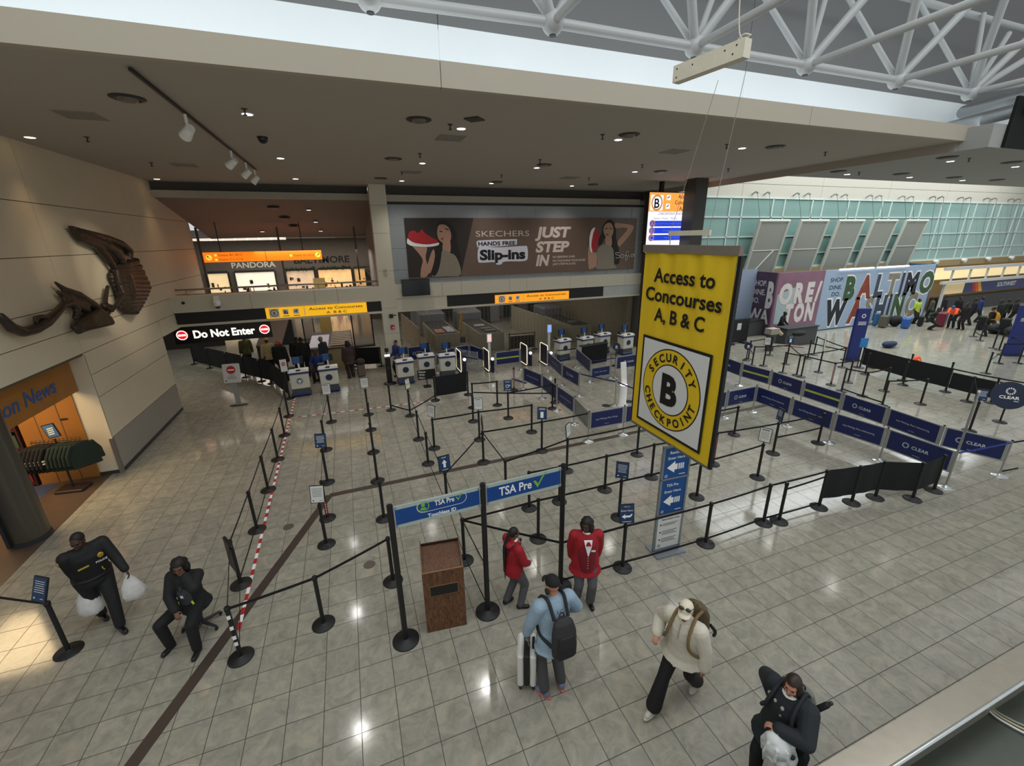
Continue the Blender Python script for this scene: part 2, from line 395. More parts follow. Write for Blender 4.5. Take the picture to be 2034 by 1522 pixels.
# recess above: dark gap, pale cove strip
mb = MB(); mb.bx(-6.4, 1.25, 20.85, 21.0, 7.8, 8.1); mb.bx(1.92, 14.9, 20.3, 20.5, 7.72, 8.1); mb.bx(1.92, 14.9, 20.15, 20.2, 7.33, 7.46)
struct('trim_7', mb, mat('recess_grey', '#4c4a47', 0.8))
mb = MB(); mb.bx(-6.4, 1.25, 20.72, 21.0, 7.56, 7.8); mb.bx(1.92, 14.6, 20.05, 20.5, 7.46, 7.72)
struct('trim_8', mb, mat('strip_paint', '#aaa698', 0.7))
# sloping soffit inside the upper-left opening, then the far concourse ceiling
PINK = mat('rosy_soffit', '#857870', 0.85, var=0.03)
mb = MB(); mb.poly([(-6.4,21.0,7.56),(-6.4,27.5,6.12),(1.6,27.5,6.25),(1.6,21.0,7.56)]); mb.poly([(1.3,20.6,2.9),(1.3,27.5,2.9),(1.3,27.5,8),(1.3,20.6,8)])
struct('ceiling_soffit', mb, PINK)
FARC = mat('far_ceiling', '#77706a', 0.8)
mb = MB(); mb.bx(-22, 14, 27.5, 34.8, 6.2, 6.3); mb.bx(-22, -5.0, 34.8, 40.5, 6.2, 6.3); mb.bx(-0.5, 14, 34.8, 40.5, 6.2, 6.3); mb.bx(-22, 14, 40.5, 47, 6.2, 6.3)
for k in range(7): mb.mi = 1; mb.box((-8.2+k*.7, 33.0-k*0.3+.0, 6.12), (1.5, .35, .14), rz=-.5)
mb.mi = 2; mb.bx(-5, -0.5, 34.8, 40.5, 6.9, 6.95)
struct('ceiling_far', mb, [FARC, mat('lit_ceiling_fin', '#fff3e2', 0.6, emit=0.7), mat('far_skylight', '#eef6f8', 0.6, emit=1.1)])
# checkpoint hall behind the front: low roof, back and side walls
mb = MB(); mb.bx(1.3, 14.9, 20.5, 36, 3.85, 3.95); struct('ceiling_checkpoint', mb, mat('checkpoint_ceiling', '#5c5854', 0.9))
mb = MB(); mb.bx(1.3, 16, 35.8, 36, 0, 3.9); struct('wall_checkpoint_back', mb, mat('checkpoint_wall', '#6d675e', 0.8, var=0.12, scale=1.2))
mb = MB(); mb.bx(14.6, 14.9, 20.5, 36, 0, 3.9); struct('wall_checkpoint_right', mb, mat('beige_wall', '#8d836c', 0.7, var=0.05))
mb = MB(); mb.bx(-13, -6.43, 18.6, 18.9, 3.0, 3.3); mb.bx(-16, -15.8, 13.9, 36, 0, 3.9); mb.bx(-16, -7.5, 30, 30.2, 0, 2.6)
struct('wall_corridor', mb, mat('dark_corridor', '#2a2520', 0.8))
area('checkpoint_lights', (7.5, 26, 3.8), (0,0,0), 10, 7, 130, (1, 0.93, 0.82)); area('checkpoint_lights', (-1.5, 25.5, 5.5), (0,0,0), 5, 3, 120, (1, 0.95, 0.85))
area('corridor_light', (-7.5, 21.5, 3.7), (0,0,0), 2, 2, 22, (1, 0.78, 0.35))
area('far_concourse_lights', (-4, 42, 6.1), (0,0,0), 14, 4, 520, (1, 0.88, 0.72))
area('soffit_glow', (-3, 24.5, 4.3), (rad(180),0,0), 6, 2.5, 7, (1, 0.68, 0.5))
# glazing over the right opening with its mullions
GLASSG = mat('grey_backed_glass', '#8b9092', 0.25, var=0.08, scale=6, spec=0.7)
mb = MB(); mb.bx(1.92, 14.9, 19.98, 20.04, 4.05, 7.34); mb.mi = 1
for x in (2.57, 4.35, 5.88, 7.32, 8.72, 10.1, 11.45, 12.78, 14.1): mb.bx(x-.012, x+.012, 19.965, 19.98, 4.05, 7.34)
for z in (6.55,): mb.bx(1.92, 2.57, 19.965, 19.98, z-.01, z+.01); mb.bx(14.4, 14.9, 19.965, 19.98, z-.01, z+.01)
for z in (5.6, 4.7): mb.bx(1.92, 2.57, 19.965, 19.98, z-.01, z+.01); mb.bx(14.4, 14.9, 19.965, 19.98, z-.01, z+.01)
struct('window_1', mb, [GLASSG, mat('pale_mullion', '#9aa0a0', 0.4)])
mb = MB(); mb.bx(14.9, 15.4, 19.5, 20.6, 0, 8.1); struct('trim_9', mb, mat('end_pier', '#5a5a58', 0.6))
# glass in the upper-left opening
mb = MB(); mb.mi = 0
for x in (-6.2, -2.9, 0.6): mb.bx(x-.04, x+.04, 24.4, 24.5, 3.95, 6.6)
struct('window_2', mb, [mat('dark_mullion', '#4a4440', 0.5)])
mb = MB(); mb.tube([(-6.25, 20.15, 4.22), (1.22, 20.15, 4.22)], 0.035)
for x in (-5.9, -3.6, -1.2, 1.0): mb.cyl((x, 20.15, 3.95), (x, 20.15, 4.2), .015)
struct('trim_10', mb, mat('rail_steel', '#8a847c', 0.35, 0.8))
mb = MB(); mb.bx(-6.4, 1.25, 20.5, 20.8, 3.93, 3.99); struct('trim_11', mb, mat('dark_ledge', '#4b3d36', 0.7))
# ------------------------------------------------------------------ signs on the concourse front
YEL = mat('lit_yellow', '#f2b41a', 0.5, emit=0.62, var=0); ORA = mat('lit_orange', '#f59b1e', 0.5, emit=0.72, var=0); ORR = mat('lit_red_orange', '#ff7a12', 0.5, emit=0.85, var=0)
LITW = mat('lit_white', '#fff8e6', 0.5, emit=1.0, var=0); GOLD = mat('gold_ink', '#a8792a', 0.5, var=0)
def wall_text(mb, t, mp, l, r, base, top, Y, **k):
    """lettering on a wall y = Y whose left end, right end, baseline and cap line are seen at these points"""
    a = on_y(*mp(l, base), Y); b = on_y(*mp(r, base), Y); c = on_y(*mp(l, top), Y)
    mb.text(t, Vector((a.x, Y, (a.z+b.z)/2)), X_, Z_, abs(c.z-a.z), 'L', width=None if k.pop('free', False) else b.x-a.x, **k)
def zoom(x, y, s): return lambda u, v: (x+u/s, y+v/s)
def badge(root, c, r, sq, y, paper, ring_m, tx_m):
    """square with a ring and the letter B"""
    mb = MB(off=root.location); mb.bx(c.x-sq/2, c.x+sq/2, y-.006, y, c.z-sq/2, c.z+sq/2); p = mb.build('badge', paper, root)
    mb = MB(off=root.location); mb.ring(Vector((c.x, y-.009, c.z)), X_, Z_, r*.72, r, 28); mb.mi = 1
    mb.text('B', Vector((c.x, y-.009, c.z-r*.42)), X_, Z_, r*.85, off=.02); o = mb.build('badge_letter', [ring_m, tx_m], p)
def picto(root, c, s, y, kind):
    mb = MB(off=root.location); mb.rbox((c.x, y-.004, c.z), (s, s, .008), s*.18, rot=Matrix.Rotation(PI/2, 3, 'X')); p = mb.build('pictogram', INKW, root)
    mb = MB(off=root.location); o = Vector((c.x, y-.012, c.z)); P = lambda a, b: o+X_*a*s+Z_*b*s
    if kind == 'plane':
        mb.poly([P(-.38,-.22), P(.05,-.02), P(.34,.26), P(.38,.33), P(.3,.34), P(-.04,.08), P(-.4,-.14)]); mb.poly([P(-.3,.22), P(-.2,.26), P(.2,.08), P(.12,.03)]); mb.poly([P(0,0), P(.12,-.3), P(.2,-.26), P(.12,.06)])
    else:
        mb.disc(P(-.14,.3), X_*s, Z_*s, .09, 12); mb.poly([P(-.25,.18), P(-.05,.18), P(.02,-.02), P(-.02,-.38), P(-.24,-.38)]); mb.poly([P(-.04,.06), P(.34,0), P(.36,.1), P(.02,.18)]); mb.poly([P(.1,-.38), P(.36,-.38), P(.36,-.1), P(.1,-.1)])
    mb.build('symbol', INKK, p)
def access_sign(label, pm, Z5, tl, br, panel, y, div, words, bc, pics):
    a, b = on_y(*Z5(*tl), y), on_y(*Z5(*br), y)
    t = thing('lightbox_sign', label, 'sign', ((a.x+b.x)/2, y, min(a.z, b.z)), group=None)
    x0, x1, z0, z1 = a.x, b.x, b.z, a.z
    mb = MB(off=t.location); mb.bx(x0, x1, y, y+.07, z0, z1); mb.build('light_panel', panel, t)
    mb = MB(off=t.location); d = on_y(*Z5(div, tl[1]), y).x; mb.bx(d-.012, d+.012, y-.003, y, z0+.02, z1-.02); mb.build('divider_strip', INKW, t)
    mb = MB(off=t.location); H = z1-z0; cx = (d+x1)/2
    mb.text(words[0], (cx, y-.004, z0+H*.56), X_, Z_, H*.27, width=(x1-d)*.86, off=.012); mb.text(words[1], (cx, y-.004, z0+H*.13), X_, Z_, H*.25, off=.012, width=(x1-d)*.33)
    mb.build('lettering', INKK, t)
    c = on_y(*Z5(bc, (tl[1]+br[1])/2), y).x; badge(t, Vector((c, y, (z0+z1)/2)), H*.36, H*.86, y, INKW, GOLD, INKK)
    for px, kd in zip(pics, ('desk', 'plane')): picto(t, Vector((on_y(*Z5(px, tl[1]), y).x, y, z0+H*.56)), H*.5, y, kd)
    mb = MB(off=t.location)
    for px in pics: x = on_y(*Z5(px, tl[1]), y).x; mb.bx(x-H*.28, x+H*.28, y-.004, y, z0+H*.12, z0+H*.18)
    mb.build('caption_line', INKK, t)
    return t
Z5 = zoom(340, 360, 4.611)
access_sign('amber Access to Concourses light box over the left opening, above Do Not Enter', 'x', Z5, (858, 1166), (1797, 1199), YEL, 19.86, 1218, ('Access to Concourses', 'A  B & C'), 940, (1043, 1140))
Z6 = zoom(760, 360, 3.767)
access_sign('orange Access to Concourses light box under the shoe advertisement, over the right opening', 'x', Z6, (843, 855), (1393, 880), ORA, 19.86, 1052, ('Access to Concourses', 'A  B & C'), 892, (955, 1010))
# Do Not Enter
y = 20.4; t = thing('do_not_enter_sign', 'glowing white Do Not Enter letters between two red no-entry discs under the beam', 'sign', (-5.0, y, 2.1))
mb = MB(off=t.location); mb.bx(-6.75, -3.3, y, y+.1, 2.08, 2.82); mb.build('sign_box', mat('black_sign_box', '#0d0c0b', 0.4), t)
mb = MB(off=t.location); mb.text('Do Not Enter', (-5.0, y-.012, 2.29), X_, Z_, .31, width=2.18, off=.028); mb.build('lettering', mat('glow_letters', '#fffbe0', 0.5, emit=1.5, var=0), t)
for x, z in ((-6.47, 2.44), (-3.55, 2.44)):
    mb = MB(off=t.location); mb.cyl((x, y-.03, z), (x, y, z), .19, n=28); p = mb.build('no_entry_disc', mat('glow_red', '#e0102a', 0.5, emit=0.9, var=0), t)
    mb = MB(off=t.location); mb.ring((x, y-.034, z), X_, Z_, .16, .19, 28); mb.bx(x-.13, x+.13, y-.036, y-.032, z-.035, z+.035); mb.build('white_bar', MATS['glow_letters'], p)
for x in (-6.3, -3.7): mb = MB(off=t.location); mb.cyl((x, y+.05, 2.82), (x, y+.05, 2.84), .02); mb.build('hanger', BLACK, t)
# gates sign in the upper-left opening
y = 24.3; t = thing('gates_sign', 'long red-orange lit Gates sign hanging in the upper left opening', 'sign', (-3.6, y, 5.05))
mb = MB(off=t.location); mb.bx(-6.12, -1.08, y, y+.15, 5.06, 5.5); mb.build('light_panel', ORR, t)
mb = MB(off=t.location); mb.text('Gates B1-B15', (-5.52, y-.004, 5.33), X_, Z_, .095, 'L', width=.98); mb.text('Gates C1-C14', (-5.52, y-.004, 5.13), X_, Z_, .095, 'L', width=.98); mb.text('Gates A1-A16', (-1.42, y-.004, 5.24), X_, Z_, .095, 'R', width=.92)
mb.bx(-3.56, -3.54, y-.004, y, 5.06, 5.5); mb.build('lettering', mat('brown_ink', '#6a2c05', 0.6, var=0), t)
mb = MB(off=t.location); mb.disc((-5.9, y-.004, 5.27), X_, Z_, .12, 24); mb.disc((-1.25, y-.004, 5.28), X_, Z_, .12, 24)
for x, z in ((-5.62, 5.37), (-5.62, 5.17), (-2.46, 5.28)): mb.bx(x-.05, x+.05, y-.005, y-.001, z-.05, z+.05)
mb.build('arrow_disc', mat('lit_lemon', '#ffd84a', 0.5, emit=0.8, var=0), t)
mb = MB(off=t.location)
for cx, cz, sx in ((-5.9, 5.27, -1), (-1.25, 5.28, 1)):
    P = lambda a, b: Vector((cx+a*sx, y-.008, cz+b)); mb.poly([P(-.06,-.045), P(-.045,-.06), P(.05,.035), P(.035,.05)]); mb.poly([P(.07,.07), P(-.01,.07), P(.07,-.01)])
mb.build('arrow', INKK, t)
for x in (-5.4, -1.9): mb = MB(off=t.location); mb.cyl((x, y+.07, 5.5), (x, y+.07, 6.82), .02); mb.build('hanger', BLACK, t)
# ------------------------------------------------------------------ printed advertisement on the glass
YA = 19.93; U = lambda u, v: on_y(*Z6(u, v), YA)
a, b = U(158, 275), U(1893, 655); X0, X1, ZB, ZT = a.x, U(1905, 275).x, on_y(810, 552, YA).z-.06, a.z
t = thing('shoe_advertisement', 'wide brown shoe advertisement banner with two dark-haired women and red trainers', 'advertisement', ((X0+X1)/2, YA, ZB))
mb = MB(off=t.location); mb.bx(X0, X1, YA, YA+.03, ZB, ZT); mb.build('print', mat('brown_print', '#6d584a', 0.5, var=0.18, scale=.7), t)
def inkpoly(mb, pts, k=4, smooth=True, dy=0.0):
    q = [U(*p)+Vector((0, -.003-dy, 0)) for p in pts]
    if smooth: q = spline(q, True, k)
    mb.poly(q)
HAIR = mat('hair_print', '#1d1512', 0.6, var=.1); SKINP = mat('skin_print', '#b98f78', 0.6, var=.08); DRESS = mat('beige_dress_print', '#8f8675', 0.6, var=.08); REDP = mat('red_shoe_print', '#b3212a', 0.6, var=.1)
mb = MB(off=t.location); inkpoly(mb, [(159,276),(680,276),(585,709),(196,721)], smooth=False); mb.build('dark_backdrop', mat('dark_print', '#2e2420', 0.55, var=.1), t)
def woman(parts):
    for nm, m, dy, shapes in parts:
        mb = MB(off=t.location)
        for i, s in enumerate(shapes): inkpoly(mb, s, dy=dy+i*.0006)
        mb.build(nm, m, t)
woman([('hair_print', HAIR, .003, [[(430,300),(480,303),(530,345),(558,410),(560,470),(580,560),(588,640),(560,690),(520,600),(500,520),(470,540),(430,600),(400,690),(368,705),(380,600),(390,520),(420,470),(408,400),(403,340)]]),
       ('skin_print', SKINP, .006, [[(215,475),(260,482),(330,490),(322,560),(330,610),(350,660),(330,713),(285,717),(290,640),(300,590),(270,540)], [(375,512),(392,560),(375,640),(352,690),(330,650)], [(455,450),(500,430),(506,530),(452,530)], [(420,330),(460,325),(495,350),(512,400),(508,440),(480,470),(450,462),(425,442),(412,415),(408,370)]]),
       ('dress_print', DRESS, .009, [[(445,520),(500,535),(545,560),(580,640),(577,705),(480,711),(382,715),(372,700),(425,640)]]),
       ('hair_lock_print', HAIR, .012, [[(412,470),(430,480),(440,540),(425,640),(400,700),(372,700),(385,600)], [(425,372),(445,374),(447,380),(427,379)], [(470,350),(492,362),(490,368),(468,357)]]),
       ('shoe_print', REDP, .015, [[(196,386),(218,372),(240,371),(256,386),(272,384),(286,364),(296,362),(312,384),(352,412),(398,438),(420,458),(405,468),(330,478),(240,468),(190,436)], [(438,427),(450,424),(452,436),(440,438)]]),
       ('sole_print', INKW, .018, [[(186,428),(200,440),(240,462),(330,474),(400,464),(421,462),(412,480),(340,492),(230,487),(190,472),(181,456)]])])
woman([('hair_print', HAIR, .003, [[(1690,288),(1725,300),(1745,350),(1747,420),(1765,500),(1775,580),(1762,620),(1730,610),(1700,520),(1690,440),(1660,430),(1640,470),(1615,482),(1620,430),(1640,380),(1650,330)]]),
       ('skin_print', SKINP, .006, [[(1740,315),(1800,318),(1860,328),(1880,345),(1850,400),(1800,460),(1770,490),(1757,455),(1800,400),(1832,357),(1800,347),(1745,352)], [(1555,470),(1570,520),(1600,540),(1605,600),(1592,640),(1560,656),(1541,650),(1535,560),(1540,490)], [(1670,410),(1710,410),(1712,482),(1668,482)], [(1670,320),(1705,312),(1725,350),(1722,395),(1700,425),(1675,420),(1655,390),(1652,350)]]),
       ('dress_print', DRESS, .009, [[(1640,475),(1690,480),(1720,500),(1735,560),(1730,620),(1745,650),(1600,656),(1610,600),(1600,530)]]),
       ('hair_lock_print', HAIR, .012, [[(1722,430),(1748,440),(1770,560),(1762,620),(1735,600),(1728,520)], [(1664,352),(1680,350),(1680,356),(1665,358)], [(1698,350),(1714,352),(1714,358),(1698,356)], [(1672,396),(1690,398),(1688,404),(1676,403)]]),
       ('shoe_print', REDP, .015, [[(1580,360),(1610,370),(1620,410),(1605,470),(1585,530),(1560,520),(1565,440),(1562,390)]]),
       ('sole_print', INKW, .018, [[(1572,352),(1588,350),(1572,400),(1560,480),(1568,530),(1552,520),(1545,440),(1555,380)]])])
mb = MB(off=t.location); YT = YA-.004
wall_text(mb, 'SKECHERS', Z6, 697, 1097, 413, 367, YT, off=-.004)
for s, l, r, bs, tp in (('JUST', 1143, 1410, 418, 340), ('STEP', 1143, 1402, 527, 448), ('IN', 1147, 1250, 630, 550)): wall_text(mb, s, Z6, l, r-14, bs, tp, YT, off=.045, sub=.2)
for s, l, r, bs in (('NO BENDING OVER.', 1272, 1440, 572), ('NO TOUCHING YOUR SHOES.', 1272, 1518, 599), ('JUST STEP IN & GO.', 1272, 1445, 625)): wall_text(mb, s, Z6, l, r, bs, bs-15, YT, off=.02, sub=.2)
mb.build('lettering', mat('blush_ink', '#e0cdc2', 0.6, var=0), t)
mb = MB(off=t.location); inkpoly(mb, [(706,450),(760,442),(990,434),(1004,440),(1003,470),(985,480),(850,488),(720,494),(708,486)], dy=.003); inkpoly(mb, [(716,505),(760,492),(900,494),(1060,484),(1082,496),(1086,560),(1066,596),(940,600),(900,606),(888,622),(852,624),(836,606),(745,610),(714,598)], dy=.0032); mb.build('lettering_outline', mat('lilac_white_ink', '#e6e4f0', 0.6, var=0), t)
mb = MB(off=t.location); wall_text(mb, 'HANDS FREE', Z6, 716, 994, 480, 449, YT-.008, off=.03); wall_text(mb, 'Slip-ins', Z6, 728, 1068, 583, 508, YT-.008, off=.045); mb.build('lettering_dark', INKK, t)
mb = MB(off=t.location)
P = lambda l: [U(*p)+Vector((0,-.022,0)) for p in l]
for l in ([(1770,535),(1745,535),(1742,548),(1770,556),(1768,572),(1742,574)], [(1790,545),(1777,560),(1790,575),(1803,560),(1790,545)], [(1838,525),(1822,530),(1815,570),(1812,592),(1822,588),(1830,560),(1808,556)], [(1838,545),(1842,570)], [(1875,545),(1856,550),(1858,566),(1872,560),(1877,544),(1880,568)]): mb.tube(spline(P(l), False, 3), .012, 5)
mb.build('signature', INKW, t)
# black screen and small devices on the front
t = thing('wall_screen', 'switched-off black flat screen fixed to the cream beam beside the pillar', 'screen', tuple(on_y(826, 586, 19.7)))
a, b = on_y(797, 556, 19.72), on_y(855, 586, 19.72)
mb = MB(off=t.location); mb.box(((a.x+b.x)/2, 19.74, (a.z+b.z)/2), (b.x-a.x, .06, a.z-b.z)); mb.build('bezel', BLACK, t)
mb = MB(off=t.location); mb.box(((a.x+b.x)/2, 19.706, (a.z+b.z)/2), (b.x-a.x-.06, .008, a.z-b.z-.06)); mb.build('screen_glass', mat('dead_screen', '#0b0f12', 0.15), t)
mb = MB(off=t.location)
for k in (.35, .65): x = a.x+(b.x-a.x)*k; mb.bx(x-.03, x+.03, 19.77, 19.91, b.z+.1, b.z+.25)
mb.build('bracket', BLACK, t)
c = on_y(432, 604, 19.8); t = thing('dome_camera', 'white dome camera on the cream beam above the Do Not Enter sign', 'camera', tuple(c))
mb = MB(off=c); mb.bx(c.x-.07, c.x+.07, 19.7, 19.9, c.z+.12, c.z+.3); mb.build('mount', WHITE, t)
mb = MB(off=c); mb.lathe(c-Vector((0,.06,.12)), [(.11,.26),(.13,.2),(.13,.06),(.1,.04)]); mb.build('housing', WHITE, t)
mb = MB(off=c); mb.ell(c-Vector((0,.06,.07)), (.1,.1,.1)); mb.build('dome', DARK, t)
c = on_y(780, 650, 19.88); mb = MB(off=c); mb.box(c, (.16,.06,.2)); mb.mi = 1; mb.box(c+Vector((.02,-.034,-.02)), (.05,.01,.08)); tag(mb.build('fire_alarm', [RED, INKW]), 'small red fire alarm on the cream pillar', 'alarm')
c = on_y(777, 628, 19.84); mb = MB(off=c); mb.box(c, (.16,.12,.16)); mb.cyl(c+Vector((.08,0,.02)), c+Vector((.22,-.04,.03)), .02); tag(mb.build('wall_camera', BLACK), 'small black camera box high on the cream pillar', 'camera')
c = on_y(766, 540, 19.88); mb = MB(off=c); mb.box(c, (.13,.05,.24)); mb.mi = 1; mb.box(c+Vector((0,-.03,.04)), (.07,.01,.08)); tag(mb.build('wall_thermostat', [mat('beige_plastic', '#b8b09c', .5), GREY]), 'small beige control box on the cream pillar beside the advertisement', 'control box')
c = on_y(364, 602, 19.88); mb = MB(off=c); mb.lathe(Vector((0,0,0)), [(.001,0),(.055,0),(.055,.03),(.001,.04)]); mb.v = [c+Vector((p.x, -p.z, p.y)) for p in mb.v]; tag(mb.build('wall_sensor', BLACK), 'round black sensor at the left end of the cream beam', 'sensor')
# ------------------------------------------------------------------ big digital display behind the dark column
y = 16.25; a, b = on_y(1291, 382, y), on_y(1407, 386, y); x0, x1, zt, zb = a.x, b.x-.12, a.z, 5.2
t = thing('digital_display', 'bright checkpoint wait-time display board in orange, white and blue behind the dark column', 'display', ((x0+x1)/2, y, zb))
mb = MB(off=t.location); mb.bx(x0-.03, x1+.03, y, y+.25, zb-.03, zt+.03); mb.bx(x0+.6, x0+.75, y+.05, y+.2, zt, 8.1); mb.bx(x1-.75, x1-.6, y+.05, y+.2, zt, 8.1); mb.build('casing', BLACK, t)
Z3 = zoom(1200, 340, 9.245); V = lambda u, v: on_y(*Z3(u, v), y-.004)
zo = V(820, 745).z; zo2 = V(1400, 745).z; zm = (zo+zo2)/2
mb = MB(off=t.location); mb.bx(x0, x1, y-.003, y, zm, zt); mb.build('header_field', mat('screen_orange', '#ffa54a', .4, emit=.85, var=0), t)
mb = MB(off=t.location); mb.bx(x0, x1, y-.003, y, zb, zm); mb.build('screen_field', mat('screen_white', '#f2f2ff', .4, emit=.9, var=0), t)
BL = mat('screen_blue', '#1b3fd6', .4, emit=.75, var=0); mb = MB(off=t.location); rows = [V(850, 965).z, V(845, 1095).z, V(838, 1225).z]
for z in rows: mb.bx(x0+.28, x1-.05, y-.008, y-.003, z-.115, z+.115)
mb.build('wait_row', BL, t)
mb = MB(off=t.location)
for z in rows: mb.ring((x0+.24, y-.012, z), X_, Z_, .115, .15, 24)
mb.mi = 1
for z in rows: mb.disc((x0+.24, y-.011, z), X_, Z_, .115, 24)
mb.mi = 0
for z, s in zip(rows, 'ABC'): mb.text(s, (x0+.24, y-.014, z-.09), X_, Z_, .18, off=.01)
mb.build('row_letter', [mat('screen_ring', '#d8a060', .4, emit=.5, var=0), BL], t)
mb = MB(off=t.location); H = zt-zm
bx0, bz0 = V(845, 720), V(1095, 425); mb.bx(bx0.x, bz0.x, y-.008, y-.003, bx0.z, zt-.1)
for u, v in ((1187, 485), (1170, 645)): c = V(u, v); mb.box((c.x, y-.006, c.z), (.2, .006, .2))
mb.build('white_field', MATS['screen_white'], t)
mb = MB(off=t.location); c = Vector(((bx0.x+bz0.x)/2, y-.012, (bx0.z+zt-.1)/2)); r = (bz0.x-bx0.x)*.46; mb.ring(c, X_, Z_*1.12, r*.76, r, 32); mb.build('badge_ring', MATS['screen_ring'], t)
mb = MB(off=t.location); mb.text('B', c-Z_*.2+Vector((0,-.002,0)), X_, Z_, .38, off=.02)
hx = V(1300, 500).x; mb.text('Access to', (V(1360,500).x, y-.006, V(1400,500).z), X_, Z_, .16, 'L', off=.01); mb.text('Concourses', (V(1300,610).x, y-.006, V(1400,610).z), X_, Z_, .16, 'L', off=.01); mb.text('A, B & C', (V(1375,720).x, y-.006, V(1400,720).z), X_, Z_, .16, 'L', off=.01)
mb.text('CHECKPOINT WAIT TIMES', (V(990,805).x, y-.006, V(1200,805).z), X_, Z_, .105, 'L'); mb.text('General   Priority   TSA Pre', (V(905,885).x, y-.006, V(1200,885).z), X_, Z_, .08, 'L')
for u, v in ((1187, 485), (1170, 645)):
    c = V(u, v); mb.poly([Vector((c.x+a_, y-.012, c.z+b_)) for a_, b_ in ((-.07,-.05),(.0,-.01),(.07,.06),(.05,.07),(-.02,.03),(-.08,-.02))])
mb.build('lettering', mat('screen_ink', '#1c1c2c', .5, var=0), t)
mb = MB(off=t.location)
for z, s, u in zip(rows, ('CHECKPOINTS ARE EXPERIENCING LONG WAITS', 'WE APOLOGIZE FOR ANY DELAYS', 'THANK YOU FOR FLYING'), (920, 1085, 1120)): mb.text(s, (V(u, 900).x, y-.01, z-.035), X_, Z_, .065, 'L', width=1.9 if u < 1000 else None)
mb.build('row_lettering', INKW, t)
# dark polished column
t = MB(); t.bx(13.53, 14.15, 15.0, 15.62, 0, 8.1); t.mi = 1; t.bx(13.525, 14.155, 14.995, 15.625, 6.9, 6.91); t.bx(13.525, 14.155, 14.995, 15.625, 4.6, 4.61)
tag(t.build('square_column', [mat('polished_dark_stone', '#403f3b', 0.3, var=.15, scale=2, spec=.4), JOINT]), 'square polished dark column rising to the ceiling in front of the display', 'column')['kind'] = 'structure'
# ------------------------------------------------------------------ hanging banner
XB = 5.15
ya, yb = on_x(1283, 485, XB).y, on_x(1470, 490, XB).y
zt = (on_x(1283, 485, XB).z+on_x(1470, 490, XB).z)/2; zb = 2.29
t = thing('hanging_banner', 'tall yellow security checkpoint B banner hanging over the queue', 'banner', (XB, (ya+yb)/2, zb))
YB = mat('yellow_fabric', '#e8c520', 0.75, var=.03)
mb = MB(off=t.location); N = 40; pts = []
vs = []
for i in range(N+1):
    k = i/N; yy = ya+(yb-ya)*k
    for j in range(13):
        h = j/12; w = (.02*math.sin(k*23)+.012*math.sin(k*41+1))*h*h
        vs.append(Vector((XB+w*.8, yy, zb+(zt-.13-zb)*h)))
fs = [(i*13+j, i*13+j+1, (i+1)*13+j+1, (i+1)*13+j) for i in range(N) for j in range(12)]
mb.add(vs, fs, True); mb.add([p+Vector((.012,0,0)) for p in vs], [f[::-1] for f in fs], True); mb.build('banner_fabric', YB, t)
mb = MB(off=t.location)
mb.bx(XB-.03, XB+.05, yb-.03, ya+.03, zt-.13, zt); mb.build('top_rail', mat('taupe_rail', '#7c7469', .5), t)
mb = MB(off=t.location); mb.bx(XB-.012, XB+.03, yb-.02, ya+.02, zb-.03, zb+.01); mb.build('bottom_rail', mat('grey_rail', '#6a6a64', .5), t)
mb = MB(off=t.location); mb.bx(XB-.008, XB+.045, yb-.06, yb-.004, zb-.02, zt-.14); mb.build('black_back_edge', BLACK, t); mb = MB(off=t.location); mb.bx(XB-.0, XB+.04, ya+.004, ya+.04, zb+.0, zt-.14); mb.build('black_back_edge', BLACK, t)
XF = XB-.022; yd = Vector((0,-1,0)); Wb = ya-yb; Hb = zt-zb; ym = (ya+yb)/2
def bt(mb, s, k, h, w, **q): mb.text(s, (XF, ym, zb+Hb*k), yd, Z_, h, width=Wb*w, off=.022, **q)
mb = MB(off=t.location); bt(mb, 'Access to', .822, .24, .68); bt(mb, 'Concourses', .725, .24, .86); bt(mb, 'A, B & C', .625, .24, .58); mb.build('lettering', INKK, t)
sq = .775*Wb; cz = 3.295
mb = MB(off=t.location); mb.bx(XF-.004, XF, ym-sq/2-.05, ym+sq/2+.05, cz-sq/2-.05, cz+sq/2+.05); f = mb.build('badge_border', INKK, t)
mb = MB(off=t.location); mb.bx(XF-.007, XF-.004, ym-sq/2, ym+sq/2, cz-sq/2, cz+sq/2); f = mb.build('badge_field', mat('white_fabric', '#dfe1e0', .7, var=.02), t)
r = sq*.46
mb = MB(off=t.location); O = Vector((XF-.009, ym, cz)); mb.disc(O, yd, Z_, r, 48); mb.mi = 1; mb.disc(O-X_*.002, yd, Z_, r*.97, 48); mb.mi = 0; mb.disc(O-X_*.004, yd, Z_, r*.63, 48); mb.mi = 2; mb.disc(O-X_*.006, yd, Z_, r*.6, 48); mb.build('badge_ring', [INKK, YB, MATS['white_fabric']], f)
mb = MB(off=t.location); O = O-X_*.012; mb.text('B', O-Z_*r*.36, yd, Z_, r*.74, off=.045)
def arc(mb, s, a0, a1, flip):
    n = len(s)
    for i, ch in enumerate(s):
        a = rad(a0+(a1-a0)*i/(n-1)); rr = r*.70 if not flip else r*.90
        d = yd*math.sin(a)+Z_*math.cos(a); q = yd*math.cos(a)-Z_*math.sin(a)
        if flip: mb.text(ch, O+d*rr, -q, -d, r*.20, off=.03)
        else: mb.text(ch, O+d*rr, q, d, r*.20, off=.03)
arc(mb, 'SECURITY', -62, 62, False); arc(mb, 'CHECKPOINT', 255, 105, True); mb.build('badge_lettering', INKK, f)
